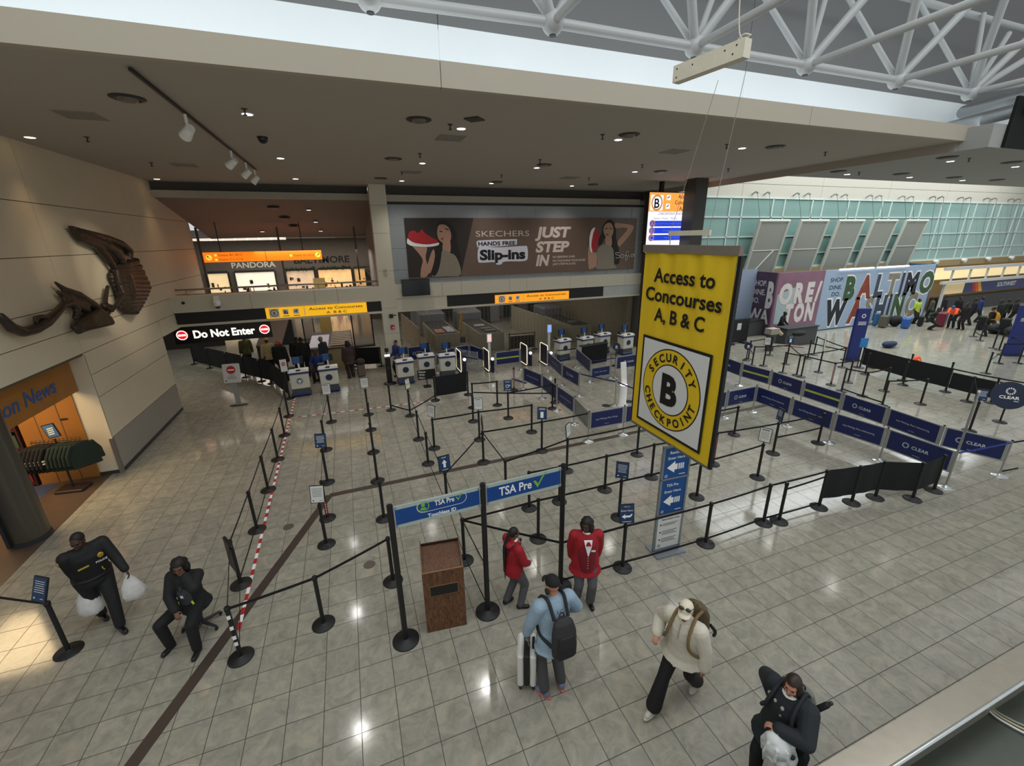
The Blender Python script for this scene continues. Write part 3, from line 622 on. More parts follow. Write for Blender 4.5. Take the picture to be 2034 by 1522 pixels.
# spreader bar, cables, ceiling beam it hangs from
t = thing('cable_spreader', 'slim white bar on chains just above the yellow banner', 'spreader bar', (XB, ym, zt+.1))
a, b = on_x(1332, 463, XB), on_x(1408, 463, XB)
mb = MB(off=t.location); mb.box(((XB), (a.y+b.y)/2, (a.z+b.z)/2), (.04, a.y-b.y+.06, .075)); mb.build('bar', mat('ivory_paint', '#d8d2be', .5), t)
for p in (a, b): mb = MB(off=t.location); mb.tube([(XB, p.y, p.z-.03), (XB+.01, p.y, zt+.005)], .008); mb.build('chain', STEEL, t)
zc = 8.02; p0, p1 = at(1343, 150, zc), at(1485, 95, zc)
for p, yy in ((a, p0.y-.25), (b, p1.y+.3)):
    mb = MB(off=t.location); mb.cyl((XB, p.y, p.z+.03), (XB, yy, zc-.08), .004, n=6); mb.build('cable', mat('pale_cable', '#9c9b98', .5), t)
t = thing('suspended_beam', 'cream box beam with bolt holes hanging below the roof truss', 'beam', (p0.x, (p0.y+p1.y)/2, zc-.1))
mb = MB(off=t.location); d = p1-p0; L = d.length; an = math.atan2(d.y, d.x); mid = (p0+p1)/2; mb.box(mid, (L, .13, .2), rz=an); mb.build('beam_body', MATS['ivory_paint'], t)
mb = MB(off=t.location); dn = d.normalized(); nn = Vector((dn.y, -dn.x, 0))
for k, h in ((.06,.05), (.06,-.05), (.3,.03), (.75,.04), (.86,-.03), (.9,.05)):
    for sg in (1, -1): q = p0+d*k+Z_*h+nn*sg*.0655; mb.cyl(q-nn*sg*.001, q+nn*sg*.002, .011, n=8)
mb.build('bolt_hole', BLACK, t)
mb = MB(off=t.location); q = p0+d*.83; mb.tube(spline([q+Z_*.1, q+Z_*.16+dn*.1, q+Z_*.12+dn*.2, q+Z_*.2+dn*.04, q+Z_*1.0-dn*.03, q+Z_*2.6], False, 6), .008, 6); mb.build('power_cable', mat('cream_cable', '#cfc8b8', .5), t)
# ------------------------------------------------------------------ belt stanchions
HP = 0.97
def proto_mesh(fn, name, m):
    mb = MB(); fn(mb); return mb.mesh(name, m)
ST_BASE = proto_mesh(lambda m: m.lathe((0,0,0), [(.178,0),(.178,.012),(.165,.022),(.06,.036),(.045,.05)], 28), 'base', BLACK)
ST_POST = proto_mesh(lambda m: m.cyl((0,0,.045), (0,0,.90), .032, n=16), 'post', BLACK)
ST_HEAD = proto_mesh(lambda m: m.lathe((0,0,0), [(.034,.90),(.040,.905),(.040,.955),(.030,HP)], 16), 'head', mat('black_head', '#0e0e10', 0.4))
ST_FOOT = proto_mesh(lambda m: m.lathe((0,0,0), [(.17,0),(.17,.008),(.15,.016),(.05,.04),(.03,.075)], 28), 'base', STEEL)
ST_TUBE = proto_mesh(lambda m: m.cyl((0,0,.06), (0,0,.98), .021, n=14), 'post', STEEL)
ST_CAP = proto_mesh(lambda m: m.cyl((0,0,.975), (0,0,1.0), .024, n=14), 'cap', BLACK)
def hang(name, me, parent, loc=(0,0,0)):
    o = bpy.data.objects.new(name, me); COL.objects.link(o); o.parent = parent; o.location = loc; return o
ST = {}
def stanchion(key, px, py, label, z=0.0, group='black belt stanchions of the queue', red=False):
    p = at(px, py, z); p.z = 0
    t = thing('belt_stanchion', label, 'stanchion', p, 0, group); ST[key] = t
    hang('base', ST_BASE, t); hang('post', ST_POST, t); hang('head', ST_HEAD, t)
    if red:
        mb = MB(); d = Vector((-p.x, -p.y, 0)).normalized(); e = Vector((-d.y, d.x, 0))
        o = d*.0335; mb.slab([o+e*-.016+Z_*.12, o+e*.016+Z_*.12, o+e*.016+Z_*.89, o-e*.016+Z_*.89], d, .002)
        r = mb.build('red_strip', RED, t)
        mb = MB()
        for k in range(11): q = o+d*.003+Z_*(.17+.065*k); mb.slab([q-e*.007, q+e*.007, q+e*.007+Z_*.04, q-e*.007+Z_*.04], d, .001)
        mb.build('strip_lettering', INKW, r)
    return t
def belt(a, b, lev=(0.93,), sag=0.012, m=None):
    """webbing pulled from a to b"""
    A = ST[a] if isinstance(a, str) else a; B = ST[b].location if isinstance(b, str) else (b.location if hasattr(b, 'location') else Vector(b))
    v = Vector(B)-A.location; v.z = 0; L = v.length; d = v/L
    for z in lev:
        mb = MB(); n = 6
        pts = [d*(.04+(L-.08)*i/n)+Z_*(z-sag*L*.5*(1-(2*i/n-1)**2)) for i in range(n+1)]
        mb.ribbon(pts, .048, .003); mb.build('belt', m or BELT, A)
def sign_top(key, style, az, tilt=18, w=.27, h=.36, lift=.0):
    """frame on top of a stanchion; az = compass of its face, degrees from -y towards +x"""
    t = ST[key]; p = t.location
    R = Matrix.Rotation(rad(az), 3, 'Z') @ Matrix.Rotation(rad(-tilt), 3, 'X')
    c = Vector((0, 0, HP+.05+h/2+lift)); xd = R @ X_; yd = R @ Z_; nd = R @ Vector((0,-1,0))
    mb = MB(); mb.box(c, (w, .02, h), rot=R); mb.cyl((0,0,HP-.005), (0,0,HP+.10+lift), .014); f = mb.build('sign_frame', BLACK, t)
    face = {'w': mat('sign_paper', '#d9dad6', .6, var=.02), 'b': SKY, 'k': BLACK, 'n': SKY, 'y': MATS.get('sign_paper') or INKW}[style[0]]
    mb = MB(); o = c+nd*.011; mb.slab([o-xd*(w/2-.014)-yd*(h/2-.014), o+xd*(w/2-.014)-yd*(h/2-.014), o+xd*(w/2-.014)+yd*(h/2-.014), o-xd*(w/2-.014)+yd*(h/2-.014)], nd, .002)
    fc = mb.build('sign_face', face, f)
    mb = MB(); o = o+nd*.0035; ink = INKW if style[0] in 'bnk' else mat('grey_ink', '#54585c', .7, var=0)
    k = style[1:]
    def bar(x0, x1, z, hh=.008): mb.poly([o+xd*x0*w+yd*(z*h), o+xd*x1*w+yd*(z*h), o+xd*x1*w+yd*(z*h+hh), o+xd*x0*w+yd*(z*h+hh)])
    if k == 'text':
        rnd = random.Random(hash(key) % 97)
        for i in range(6): ww = .30+rnd.random()*.08; bar(-ww, ww, .30-.085*i)
        bar(-.34, -.24, -.38, .022); bar(.12, .34, -.37, .008)
    elif k == 'head':
        bar(-.34, .3, .32, .024)
        for i in range(7): bar(-.36, .36-.05*(i % 3), .2-.075*i, .006)
        bar(-.36, -.28, -.40, .016)
    elif k == 'phone':
        bar(-.3, .3, .36, .01); bar(-.34, .34, .29, .008)
        mb.poly([o+xd*-.16*w+yd*-.36*h, o+xd*.16*w+yd*-.36*h, o+xd*.16*w+yd*.12*h, o-xd*.16*w+yd*.12*h])
    elif k == 'rings':
        bar(-.3, .3, .33, .014); mb.ring(o+xd*-.08*w-yd*.05*h, xd, yd, .04, .055, 18); mb.ring(o+xd*.2*w-yd*.0*h, xd, yd, .018, .03, 14); bar(-.34, .34, -.4, .01)
    elif k == 'up':
        bar(-.2, .2, .36, .012); P = lambda a, b: o+xd*a*w+yd*b*h
        mb.poly([P(-.10,-.26), P(.10,-.26), P(.10,.02), P(-.10,.02)]); mb.poly([P(-.22,.02), P(.22,.02), P(0,.24)]); bar(-.25, .25, -.42, .01)
    elif k == 'enter':
        mb.text('TSA Pre', o+yd*.34*h, xd, yd, .022, width=w*.4); mb.text('Enter Here', o+yd*.12*h, xd, yd, .034, width=w*.8)
        P = lambda a, b: o+xd*a*w+yd*b*h
        mb.poly([P(-.12,-.19), P(.2,-.19), P(.3,-.14), P(.38,-.02), P(.3,-.02), P(.2,-.09), P(-.12,-.09)]); mb.poly([P(-.12,-.02), P(-.36,-.14), P(-.12,-.26)]); bar(-.3, .3, -.42, .008)
    elif k == 'stop':
        mb.disc(o+yd*.12*h, xd, yd, w*.27, 24)
        mb.mi = 1; q = o+nd*.001+yd*.12*h; mb.poly([q-xd*w*.19-yd*.012, q+xd*w*.19-yd*.012, q+xd*w*.19+yd*.012, q-xd*w*.19+yd*.012])
        mb.build('sign_print', [RED, INKW], fc); return
    elif k == 'yellow':
        bar(-.3, .3, .34, .016); mb.mi = 1; mb.poly([o-xd*.3*w-yd*.12*h, o+xd*.3*w-yd*.12*h, o+xd*.3*w+yd*.05*h, o-xd*.3*w+yd*.05*h]); mb.build('sign_print', [ink, LIME], fc); return
    if mb.v: mb.build('sign_print', ink, fc)
S = stanchion
# left lane beside the red and white tape, from the front
S('L7', 479, 1306, 'front slotted stanchion beside the seated guard'); S('L6', 479, 1161, 'stanchion carrying a black board edge-on behind the seated guard')
for i, (k, x, y, w) in enumerate((('L5', 511, 1053, 'first bare stanchion behind the seated guard along the red and white tape'), ('L4', 533, 974, 'second bare stanchion behind the seated guard along the striped tape'), ('L3', 552, 913, 'third bare stanchion from the guard along the striped tape'), ('L2', 565.5, 865, 'fourth bare stanchion from the guard along the striped tape'), ('L1', 573.5, 827, 'fifth bare stanchion from the guard, where the cross tape starts'), ('L0', 575.7, 792, 'last stanchion of the striped tape lane, beside the white podium'))): S(k, x, y, w)
S('A', 137, 1294, 'lone stanchion with a tilted dark sign in front of the police officer')
S('B1', 643, 1240, 'bare stanchion between the seated guard and the wooden lectern')
for k, x, y, w, r in (('M1', 658.5, 838.6, 'stanchion with a white notice closest to the left podiums', 0), ('M2', 648, 894, 'bare stanchion behind the blue notice left of centre', 0), ('M3', 651, 959, 'stanchion with a blue notice over the dark floor strip bend', 0), ('M4', 651, 1030, 'stanchion with a red lettered strip behind the white notice, left of centre', 1), ('M5', 648.7, 1082, 'stanchion with a large white notice left of the blue TSA banner', 0)): S(k, x, y, w, red=bool(r))
for k, x, y, w in (('N0', 732, 824, 'stanchion with a square white notice at the far end of the straight left row'), ('N1', 737, 854, 'second stanchion from the far end of the straight left row'), ('N2', 742, 899, 'third stanchion from the far end of the straight left row'), ('N3', 750, 956, 'stanchion standing on the dark floor strip in the straight left row'), ('N4', 763, 1031, 'stanchion just behind the left end of the blue TSA banner'), ('N5', 781, 1155, 'stanchion beside the left tall pole of the TSA banner'), ('X1', 777, 815, 'stanchion in front of the slim black scanner post by the pillar')): S(k, x, y, w)
for k, x, y, w in (('O1', 815, 826, 'stanchion with a narrow white and yellow notice in front of the podiums'), ('O2', 832, 873, 'bare stanchion second along the slanting belt from the podiums'), ('O3', 863, 891, 'stanchion with a white notice seen at an angle, left middle'), ('O4', 850.6, 921.4, 'bare stanchion in front of the angled white notice'), ('O5', 889, 1012, 'stanchion with a blue up-arrow sign behind the TSA banner'), ('Q1', 923, 1114, 'corner stanchion behind the wooden lectern')): S(k, x, y, w)
for k, x, y, w in (('P1', 865, 795.6, 'left stanchion of the black fabric screen before the podiums'), ('P1b', 930, 784, 'right stanchion of the black fabric screen before the podiums'), ('P2', 939.5, 810, 'bare stanchion right of the black fabric screen'), ('P3', 988, 805, 'bare stanchion second right of the black fabric screen'), ('P4', 1009.7, 831, 'stanchion with a blue ring-symbol notice, centre'), ('P5', 940, 837.4, 'bare stanchion behind the white and navy notice, centre'), ('P6', 952.7, 873.8, 'stanchion with a white and navy notice, centre'), ('P7', 1056, 858.6, 'bare stanchion in front of the blue phone notice, centre'), ('P8', 960.6, 919, 'stanchion with a sign seen edge-on above the TSA banner'), ('P9', 1076, 896.5, 'stanchion with a blue phone notice on the dark floor strip'), ('P10', 1125.7, 936, 'stanchion with a narrow white notice right of centre'), ('P11', 1005, 985, 'stanchion mostly hidden behind the middle of the TSA banner'), ('P12', 1051, 1010, 'stanchion seen below the right half of the TSA banner'), ('P13', 1111, 997, 'stanchion just behind the right tall pole of the TSA banner'), ('P14', 1069, 1071, 'stanchion between the two staff in red jackets'), ('P15', 1201, 973.6, 'bare stanchion between the TSA banner and the blue totem'), ('P16', 1265, 903.7, 'bare stanchion partly behind the lower left corner of the yellow banner'), ('P17', 1229, 1029, 'stanchion with a blue notice behind the Enter Here sign'), ('C9', 1097, 812, 'left of two dark stanchions beside the glass and navy divider row'), ('C8', 1102, 800, 'right of two dark stanchions beside the glass and navy divider row')): S(k, x, y, w)
for k, x, y, w, r in (('F0', 1236, 1128, 'front stanchion with the blue Enter Here sign beside the staff in red', 0), ('F1', 1401, 1080, 'front row stanchion right of the blue totem', 0), ('F2', 1516, 1039, 'left of two front stanchions standing side by side', 0), ('F3', 1547, 1036, 'right of two front stanchions standing side by side', 0), ('F4', 1626, 1008, 'first stanchion of the black fabric barrier, left end', 0), ('F5', 1691, 999, 'second stanchion of the black fabric barrier', 0), ('F6', 1738, 989, 'third stanchion of the black fabric barrier', 0), ('F7', 1812, 992, 'fourth stanchion of the black fabric barrier, standing proud', 0), ('F8', 1854, 975, 'last stanchion of the black fabric barrier, beside the tall silver pole', 0),
    ('R1', 1504, 949, 'stanchion with a white notice right of the yellow banner', 0), ('R2', 1535, 901, 'stanchion with a dark notice edge-on before the navy dividers', 0), ('R3', 1624.4, 880.5, 'bare stanchion touching the front navy dividers', 0), ('R4', 1457.8, 864, 'bare stanchion right of the yellow banner near the navy dividers', 0), ('R5', 1415.8, 922.4, 'stanchion with a red lettered strip at the yellow banner edge', 1), ('R6', 1383.4, 988, 'bare stanchion under the right corner of the yellow banner', 0), ('R7', 1293.4, 948.5, 'bare stanchion behind the blue totem', 0)): S(k, x, y, w, red=bool(r))
for k, x, y, w, r in (('T1', 1486, 714, 'far stanchion by the round navy sign near the ticketing queue', 0), ('T2', 1493, 727, 'far stanchion just right of the small round navy sign', 0), ('T3', 1516, 727, 'far stanchion with a white notice in the ticketing queue', 0), ('T4', 1528.6, 706, 'far stanchion beside the grey bin in the ticketing queue', 0), ('T5', 1561, 723.5, 'far stanchion with a dark picture notice in the ticketing queue', 0), ('T6', 1554, 741, 'far bare stanchion in front of the dark picture notice', 0), ('T7', 1582, 746, 'far stanchion behind the lime striped divider, left of a pair', 0), ('T8', 1591, 749, 'far stanchion behind the lime striped divider, right of a pair', 0), ('T9', 1604, 713, 'far bare stanchion left of the leaning clear frame', 0), ('T10', 1616, 705, 'thick far stanchion by the table of bags', 0), ('T11', 1625.5, 739.7, 'far stanchion with a leaning clear frame on top', 0), ('T12', 1672, 730, 'far stanchion at the foot of the blue pylon', 0), ('T13', 1650, 765, 'far stanchion with a red lettered strip behind the navy dividers', 1), ('T14', 1684, 760, 'far stanchion left of the long black barrier', 0), ('T15', 1671, 778, 'far stanchion close behind the navy dividers, left of the black barrier', 0), ('T16', 1713, 787, 'stanchion in front of the black barrier, left end', 0), ('T17', 1756, 777, 'second stanchion in front of the black barrier', 0), ('T18', 1752, 806, 'stanchion half hidden behind the navy dividers below the black barrier', 0), ('T19', 1828, 803, 'stanchion in the open floor below the black barrier', 0), ('T20', 1802, 746, 'inner support stanchion behind the black barrier, left', 0), ('T21', 1793, 765, 'support stanchion under the black barrier, left of its middle', 0), ('T22', 1880, 765, 'support stanchion at the middle of the black barrier', 0), ('T23', 1920, 798, 'support stanchion near the right end of the black barrier', 0), ('T24', 1925, 856, 'stanchion behind the small blue notice at right', 0), ('T26', 1718, 744, 'support stanchion at the left end of the black barrier by the box', 0),
    ('U1', 1933, 669, 'far right stanchion near the yellow backpack, left of a pair', 0), ('U2', 1946, 677, 'far right stanchion near the yellow backpack, right of a pair', 0), ('U3', 1972, 692, 'far right stanchion behind the blue standing banner', 0), ('U4', 1984, 696, 'far right stanchion touching the blue standing banner', 0), ('U5', 1983, 722, 'far right stanchion in front of the blue standing banner, left', 0), ('U6', 2022, 722, 'far right stanchion under the blue standing banner', 0), ('U7', 1958, 742, 'far right stanchion just behind the end of the black barrier', 0)): S(k, x, y, w, red=bool(r), group='black belt stanchions of the ticketing queue')
for a, b, lv in (('L7', 'B1', (.93,)), ('B1', 'N5', (.93,)), ('L7', 'L6', (.93, .12)), ('L6', 'L5', (.93, .12)), ('L5', 'L4', (.93, .12)), ('L4', 'L3', (.93, .12)), ('L3', 'L2', (.93, .12)), ('L2', 'L1', (.93, .12)), ('L1', 'L0', (.93,)),
    ('M1', 'M2', (.93,)), ('M2', 'M3', (.93,)), ('M3', 'M4', (.93,)), ('M4', 'M5', (.93,)), ('N0', 'N1', (.93,)), ('N1', 'N2', (.93,)), ('N2', 'N3', (.93,)), ('N3', 'N4', (.93,)), ('N4', 'N5', (.93,)), ('O1', 'O2', (.93, .12)), ('O2', 'O4', (.93, .12)), ('O4', 'O5', (.93, .12)), ('O5', 'Q1', (.93, .12)),
    ('O3', 'P6', (.93,)), ('P6', 'P7', (.93,)), ('P2', 'P3', (.93,)), ('P2', 'C9', (.60,)), ('P4', 'C9', (.93,)), ('O5', 'P8', (.93,)), ('P8', 'P11', (.93,)), ('P8', 'P9', (.93,)), ('P11', 'P10', (.93,)), ('P10', 'P16', (.93,)), ('P12', 'P13', (.93,)), ('P13', 'P15', (.93,)), ('P15', 'R7', (.93,)), ('Q1', 'P14', (.93,)), ('P14', 'P17', (.93,)), ('P17', 'R6', (.93,)), ('R6', 'R1', (.93,)), ('R7', 'R5', (.93,)), ('R5', 'R2', (.93,)), ('R2', 'R3', (.93, .5)), ('P16', 'R4', (.93,)),
    ('F0', 'F1', (.93, .12)), ('F1', 'F2', (.93, .12)), ('F2', 'F4', (.93, .12)), ('F3', 'F4', (.80,)), ('O1', 'X1', (.2,)), ('P1', 'O1', (.2,)),
    ('T2', 'T3', (.93,)), ('T3', 'T5', (.93,)), ('T6', 'T8', (.93,)), ('T8', 'T13', (.93,)), ('T13', 'T14', (.93,)), ('T5', 'T7', (.93,)), ('T7', 'T11', (.93,)), ('T11', 'T12', (.93,)), ('T9', 'T12', (.8,)), ('T1', 'T4', (.93,)), ('T10', 'T12', (.93,)), ('T15', 'T16', (.93,)), ('T16', 'T17', (.93,)), ('T18', 'T19', (.93,)), ('T15', 'T18', (.12,)), ('T24', 'T23', (.93,)), ('U2', 'U3', (.93,)), ('U1', 'U2', (.3,)), ('U4', 'U6', (.93,)), ('U5', 'U6', (.93,)), ('U7', 'U5', (.6,))): belt(a, b, lv)
belt('A', tuple(at(-60, 1262)), (.93,))
for k, s, az, ti in (('A', 'btext', -33, 22), ('M1', 'whead', 1, 12), ('M3', 'btext', -14, 12), ('M5', 'wtext', -14, 12), ('N0', 'wtext', -5, 10), ('O1', 'yyellow', 50, 6), ('O3', 'wtext', -53, 6), ('O5', 'nup', 9, 10), ('P4', 'brings', -14, 10), ('P6', 'whead', -16, 10), ('P8', 'k', 70, 4), ('P9', 'bphone', -25, 10), ('P10', 'wtext', 40, 5), ('P17', 'btext', -38, 12), ('F0', 'nenter', -16, 12), ('R1', 'whead', -62, 10), ('R2', 'btext', -112, 4), ('T3', 'wtext', -30, 5), ('T5', 'bphone', -30, 5), ('T24', 'btext', -50, 4)): sign_top(k, s, az, ti)
sign_top('T11', 'wnone', 20, 3, w=.2, h=.5)
sign_top('L0', 'wstop', 12, 6, w=.26, h=.5, lift=.1)
# black board on the stanchion behind the guard, slotted front post
mb = MB(); mb.rbox((-.02, -.02, .66), (.05, .42, .62), .02, rz=.5); mb.build('side_board', BLACK, ST['L6'])
mb = MB()
for z in (.30, .42, .60, .80): mb.box((0, -.034, z), (.045, .01, .06), rz=.2)
mb.build('label_patch', INKW, ST['L7'])
# black fabric screens hung between stanchions
FAB = mat('black_fabric', '#15181a', .85, var=.15, scale=20)
def fabric(a, b, z0, z1, name='fabric_panel', m=None, wave=.012):
    A, B = ST[a], ST[b]; v = B.location-A.location; L = v.length; d = v/L; n = Vector((-d.y, d.x, 0)); mb = MB(); N = 10; vs = []
    for i in range(N+1):
        k = i/N; w = wave*math.sin(k*9+z0*3)
        for h in (z0, z1): vs.append(d*(.04+(L-.08)*k)+n*(w*(1-(h-z0)/(z1-z0)*.6))+Z_*h)
    mb.add(vs+[p+n*.006 for p in vs], [(2*i, 2*i+2, 2*i+3, 2*i+1) for i in range(N)]+[(2*N+2+2*i, 2*N+2+2*i+1, 2*N+2+2*i+3, 2*N+2+2*i+2) for i in range(N)], True)
    return mb.build(name, m or FAB, A)
for a, b in (('F4', 'F5'), ('F5', 'F6'), ('F6', 'F7'), ('F7', 'F8')): fabric(a, b, .22, .95)
fabric('P1', 'P1b', .16, .94)
for k, x, y, w in (('V0', 1718, 690, 'left end stanchion of the long black screen at right'), ('V1', 1805, 712, 'second stanchion of the long black screen at right'), ('V2', 1893, 731, 'third stanchion of the long black screen at right'), ('V3', 1986, 750, 'right end stanchion of the long black screen')): S(k, x, y, w, z=.97, group='stanchions of the long black screen')
for a, b in (('V0', 'V1'), ('V1', 'V2'), ('V2', 'V3')): fabric(a, b, .18, .95 if a != 'V2' else .80)
belt('V2', 'V3', (.93,)); belt('V3', tuple(at(2060, 762, .97)), (.93, .8))
# ------------------------------------------------------------------ silver divider posts with navy panels
SVFRAME = mat('satin_frame', '#a6aaab', .4, .5); CLEARG = mat('smoked_clear_panel', '#3b3f48', .25, alpha=.55); NAVYP = mat('navy_panel', '#18245a', .45, var=.06)
LIGHTINK = mat('pale_ink', '#c9cfdc', .6, var=0)
DV = {}
def sun(mb, o, xd, yd, r):
    for i in range(12):
        a = 2*PI*i/12; d = xd*math.cos(a)+yd*math.sin(a); e = -xd*math.sin(a)+yd*math.cos(a)
        mb.poly([o+d*r*.62-e*r*.11, o+d*r-e*r*.16, o+d*r+e*r*.16, o+d*r*.62+e*r*.11])
def divider(key, p, label, group='silver divider posts with navy panels'):
    p = Vector(p); p.z = 0; t = thing('divider_stand', label, 'divider', p, 0, group); DV[key] = t; ST[key] = t
    hang('base', ST_FOOT, t); hang('post', ST_TUBE, t); hang('cap', ST_CAP, t); return t
def panel(a, b, style, z0=.40, z1=.96):
    A, B = DV[a], DV[b]; v = B.location-A.location; L = v.length; d = v/L; n = Vector((d.y, -d.x, 0))
    if n.dot(-A.location) < 0: n = -n
    rd = Z_.cross(n)*1.0
    if rd.dot(d) < 0: rd = d*-1
    else: rd = d
    rd = d if (d.cross(Z_)).dot(n) > 0 else -d
    mb = MB(); f0, f1 = .03, L-.03
    def q(s0, s1, h0, h1, t): c = d*((s0+s1)/2)+Z_*((h0+h1)/2); mb.box(c, (s1-s0, t, h1-h0), rz=math.atan2(d.y, d.x))
    q(f0, f1, z1-.03, z1, .025); q(f0, f1, z0, z0+.03, .025); q(f0, f0+.045, z0+.03, z1-.03, .025); q(f1-.045, f1, z0+.03, z1-.03, .025)
    fr = mb.build('panel_frame', SVFRAME, A)
    mb = MB(); q(f0+.045, f1-.045, z0+.03, z1-.03, .008); fc = mb.build('panel_face', CLEARG if style == 'glass' else NAVYP, fr)
    if style in ('glass', 'plain'): return
    o = d*(L/2)+Z_*((z0+z1)/2)+n*.006; W_ = L-.15
    if style == 'lime':
        mb = MB(); mb.mi = 0; mb.poly([o-rd*W_*.5-Z_*.035, o+rd*W_*.5-Z_*.035, o+rd*W_*.5+Z_*.035, o-rd*W_*.5+Z_*.035]); mb.mi = 1; mb.text('Move forward', o+n*.002-Z_*.012, rd, Z_, .026); mb.build('lime_stripe', [LIME, NAVYP], fc)
    elif style == 'clear':
        mb = MB(); sun(mb, o-rd*.26, rd, Z_, .075); mb.text('CLEAR', o-rd*.13-Z_*.045, rd, Z_, .085, 'L', width=.36, off=.02); mb.poly([o-rd*.08-Z_*.2, o+rd*.08-Z_*.2, o+rd*.08-Z_*.193, o-rd*.08-Z_*.193]); mb.build('panel_lettering', LIGHTINK, fc)
    else:
        mb = MB(); mb.text(style, o-Z_*.02, rd, Z_, .052, width=min(W_*.7, .85)); mb.poly([o-rd*.08-Z_*.18, o+rd*.08-Z_*.18, o+rd*.08-Z_*.173, o-rd*.08-Z_*.173]); mb.build('panel_lettering', LIGHTINK, fc)
for k, p, w in (('e', at(1168, 877), 'divider post at the near corner of the glass row, Less Waiting More Flying panel'), ('f', at(1237, 863.6), 'divider post right of the More Flying panel, beside the yellow banner'), ('f2', at(1318, 848), 'divider post hidden behind the yellow banner'), ('C1', at(1438, 830), 'front divider post with the pale CLEAR panel right of the yellow banner'), ('C2', at(1494.6, 818), 'front divider post at the corner with the More Exploring panel'), ('C3', at(1564, 846.4), 'front divider post before the first More Adventuring panel'), ('C4', at(1646, 879.5), 'front divider post behind the bare black stanchion'), ('C5', at(1746, 915), 'front divider post with the large CLEAR panel behind the black barrier'),
    ('B0', at(1418, 700, 1), 'back divider post behind the yellow banner, right edge'), ('B1', at(1467.8, 766), 'back divider post with the first lime striped panel'), ('B2', at(1534, 735, 1), 'back divider post with the middle CLEAR panel'), ('B3', at(1598.7, 755.7, 1), 'back divider post with the second lime striped panel'), ('B4', at(1676.8, 779.4, 1), 'back divider post with the CLEAR panel above the front row'), ('B5', at(1767, 808, 1), 'back divider post with the far More Adventuring panel'), ('B6', at(1876.8, 844.5, 1), 'back divider post with the right-most CLEAR panel'), ('B7', at(1984, 945), 'last silver divider post at the far right with a blue belt'),
    ('a', at(1039.4, 773.5), 'left divider post of the inner navy row nearest the lit gates'), ('b', at(1077, 791.6), 'second divider post of the inner navy row'), ('c', at(1105.7, 816), 'third divider post of the inner navy row'), ('d', at(1139.7, 843), 'fourth divider post of the inner navy row'),
    ('g', at(1087.5, 738), 'divider post beside the right lit gate'), ('h', at(1116, 767), 'middle divider post of the row behind, CLEAR panel'), ('i', at(1149.8, 787.7), 'end divider post of the row behind with a long navy belt'),
    ('j', at(1104, 735), 'slim divider post in front of the single right podium'), ('k', at(1143.5, 730), 'divider post left of the Please Wait Here panel'), ('l', at(1172, 759.3), 'divider post at the near end of the Please Wait Here panel'), ('m', at(1220.8, 751.4), 'divider post of the CLEAR panel by the round navy sign'), ('m2', at(1275, 742), 'divider post behind the yellow banner by the right podium'), ('n', at(1221, 806), 'thin divider post behind the white hand sanitiser stand')): divider(k, p, w)
for a, b, s in (('e', 'f', 'Less Waiting, More Flying.'), ('f', 'f2', 'Less Waiting, More Boarding.'), ('f2', 'C1', 'Less Waiting, More Boarding.'), ('C1', 'C2', 'clear'), ('C2', 'C3', 'Less Waiting, More Exploring.'), ('C3', 'C4', 'Less Waiting, More Adventuring.'), ('C4', 'C5', 'Less Waiting, More Adventuring.'), ('B0', 'B1', 'clear'), ('B1', 'B2', 'lime'), ('B2', 'B3', 'clear'), ('B3', 'B4', 'lime'), ('B4', 'B5', 'clear'), ('B5', 'B6', 'Less Waiting, More Adventuring.'), ('B6', 'B7', 'clear'), ('a', 'b', 'Less Waiting, More Exploring.'), ('b', 'c', 'plain'), ('c', 'd', 'Less Waiting, More Exploring.'), ('d', 'e', 'glass'), ('g', 'h', 'Less Waiting, More Boarding.'), ('h', 'i', 'clear'), ('k', 'l', 'plain'), ('m', 'm2', 'clear')): panel(a, b, s)
NB = mat('navy_webbing', '#1e2466', .7)
belt('i', 'n', (.93,), m=NB); belt('j', 'k', (.93,)); belt('l', 'm', (.93,), m=NB); belt('n', 'f2', (.93,), m=NB); belt('e', 'P9', (.93,)); belt('B7', tuple(at(2050, 868, 1)), (.93, .12))
# tall silver pole beside the barrier, carrying the last front panel
p = at(1877.5, 968); t = thing('sign_pole', 'tall slender silver pole at the right end of the black fabric barrier', 'pole', p); DV['tp'] = t; ST['tp'] = t
hang('base', ST_FOOT, t); mb = MB(); mb.cyl((0,0,.07), (0,0,2.46), .024); mb.build('post', STEEL, t); mb = MB(); mb.cyl((0,0,2.46), (0,0,2.5), .027); mb.build('cap', WHITE, t)
panel('C5', 'tp', 'clear'); belt('B7', 'tp', (.93,), m=mat('royal_webbing', '#2a3f9a', .6))
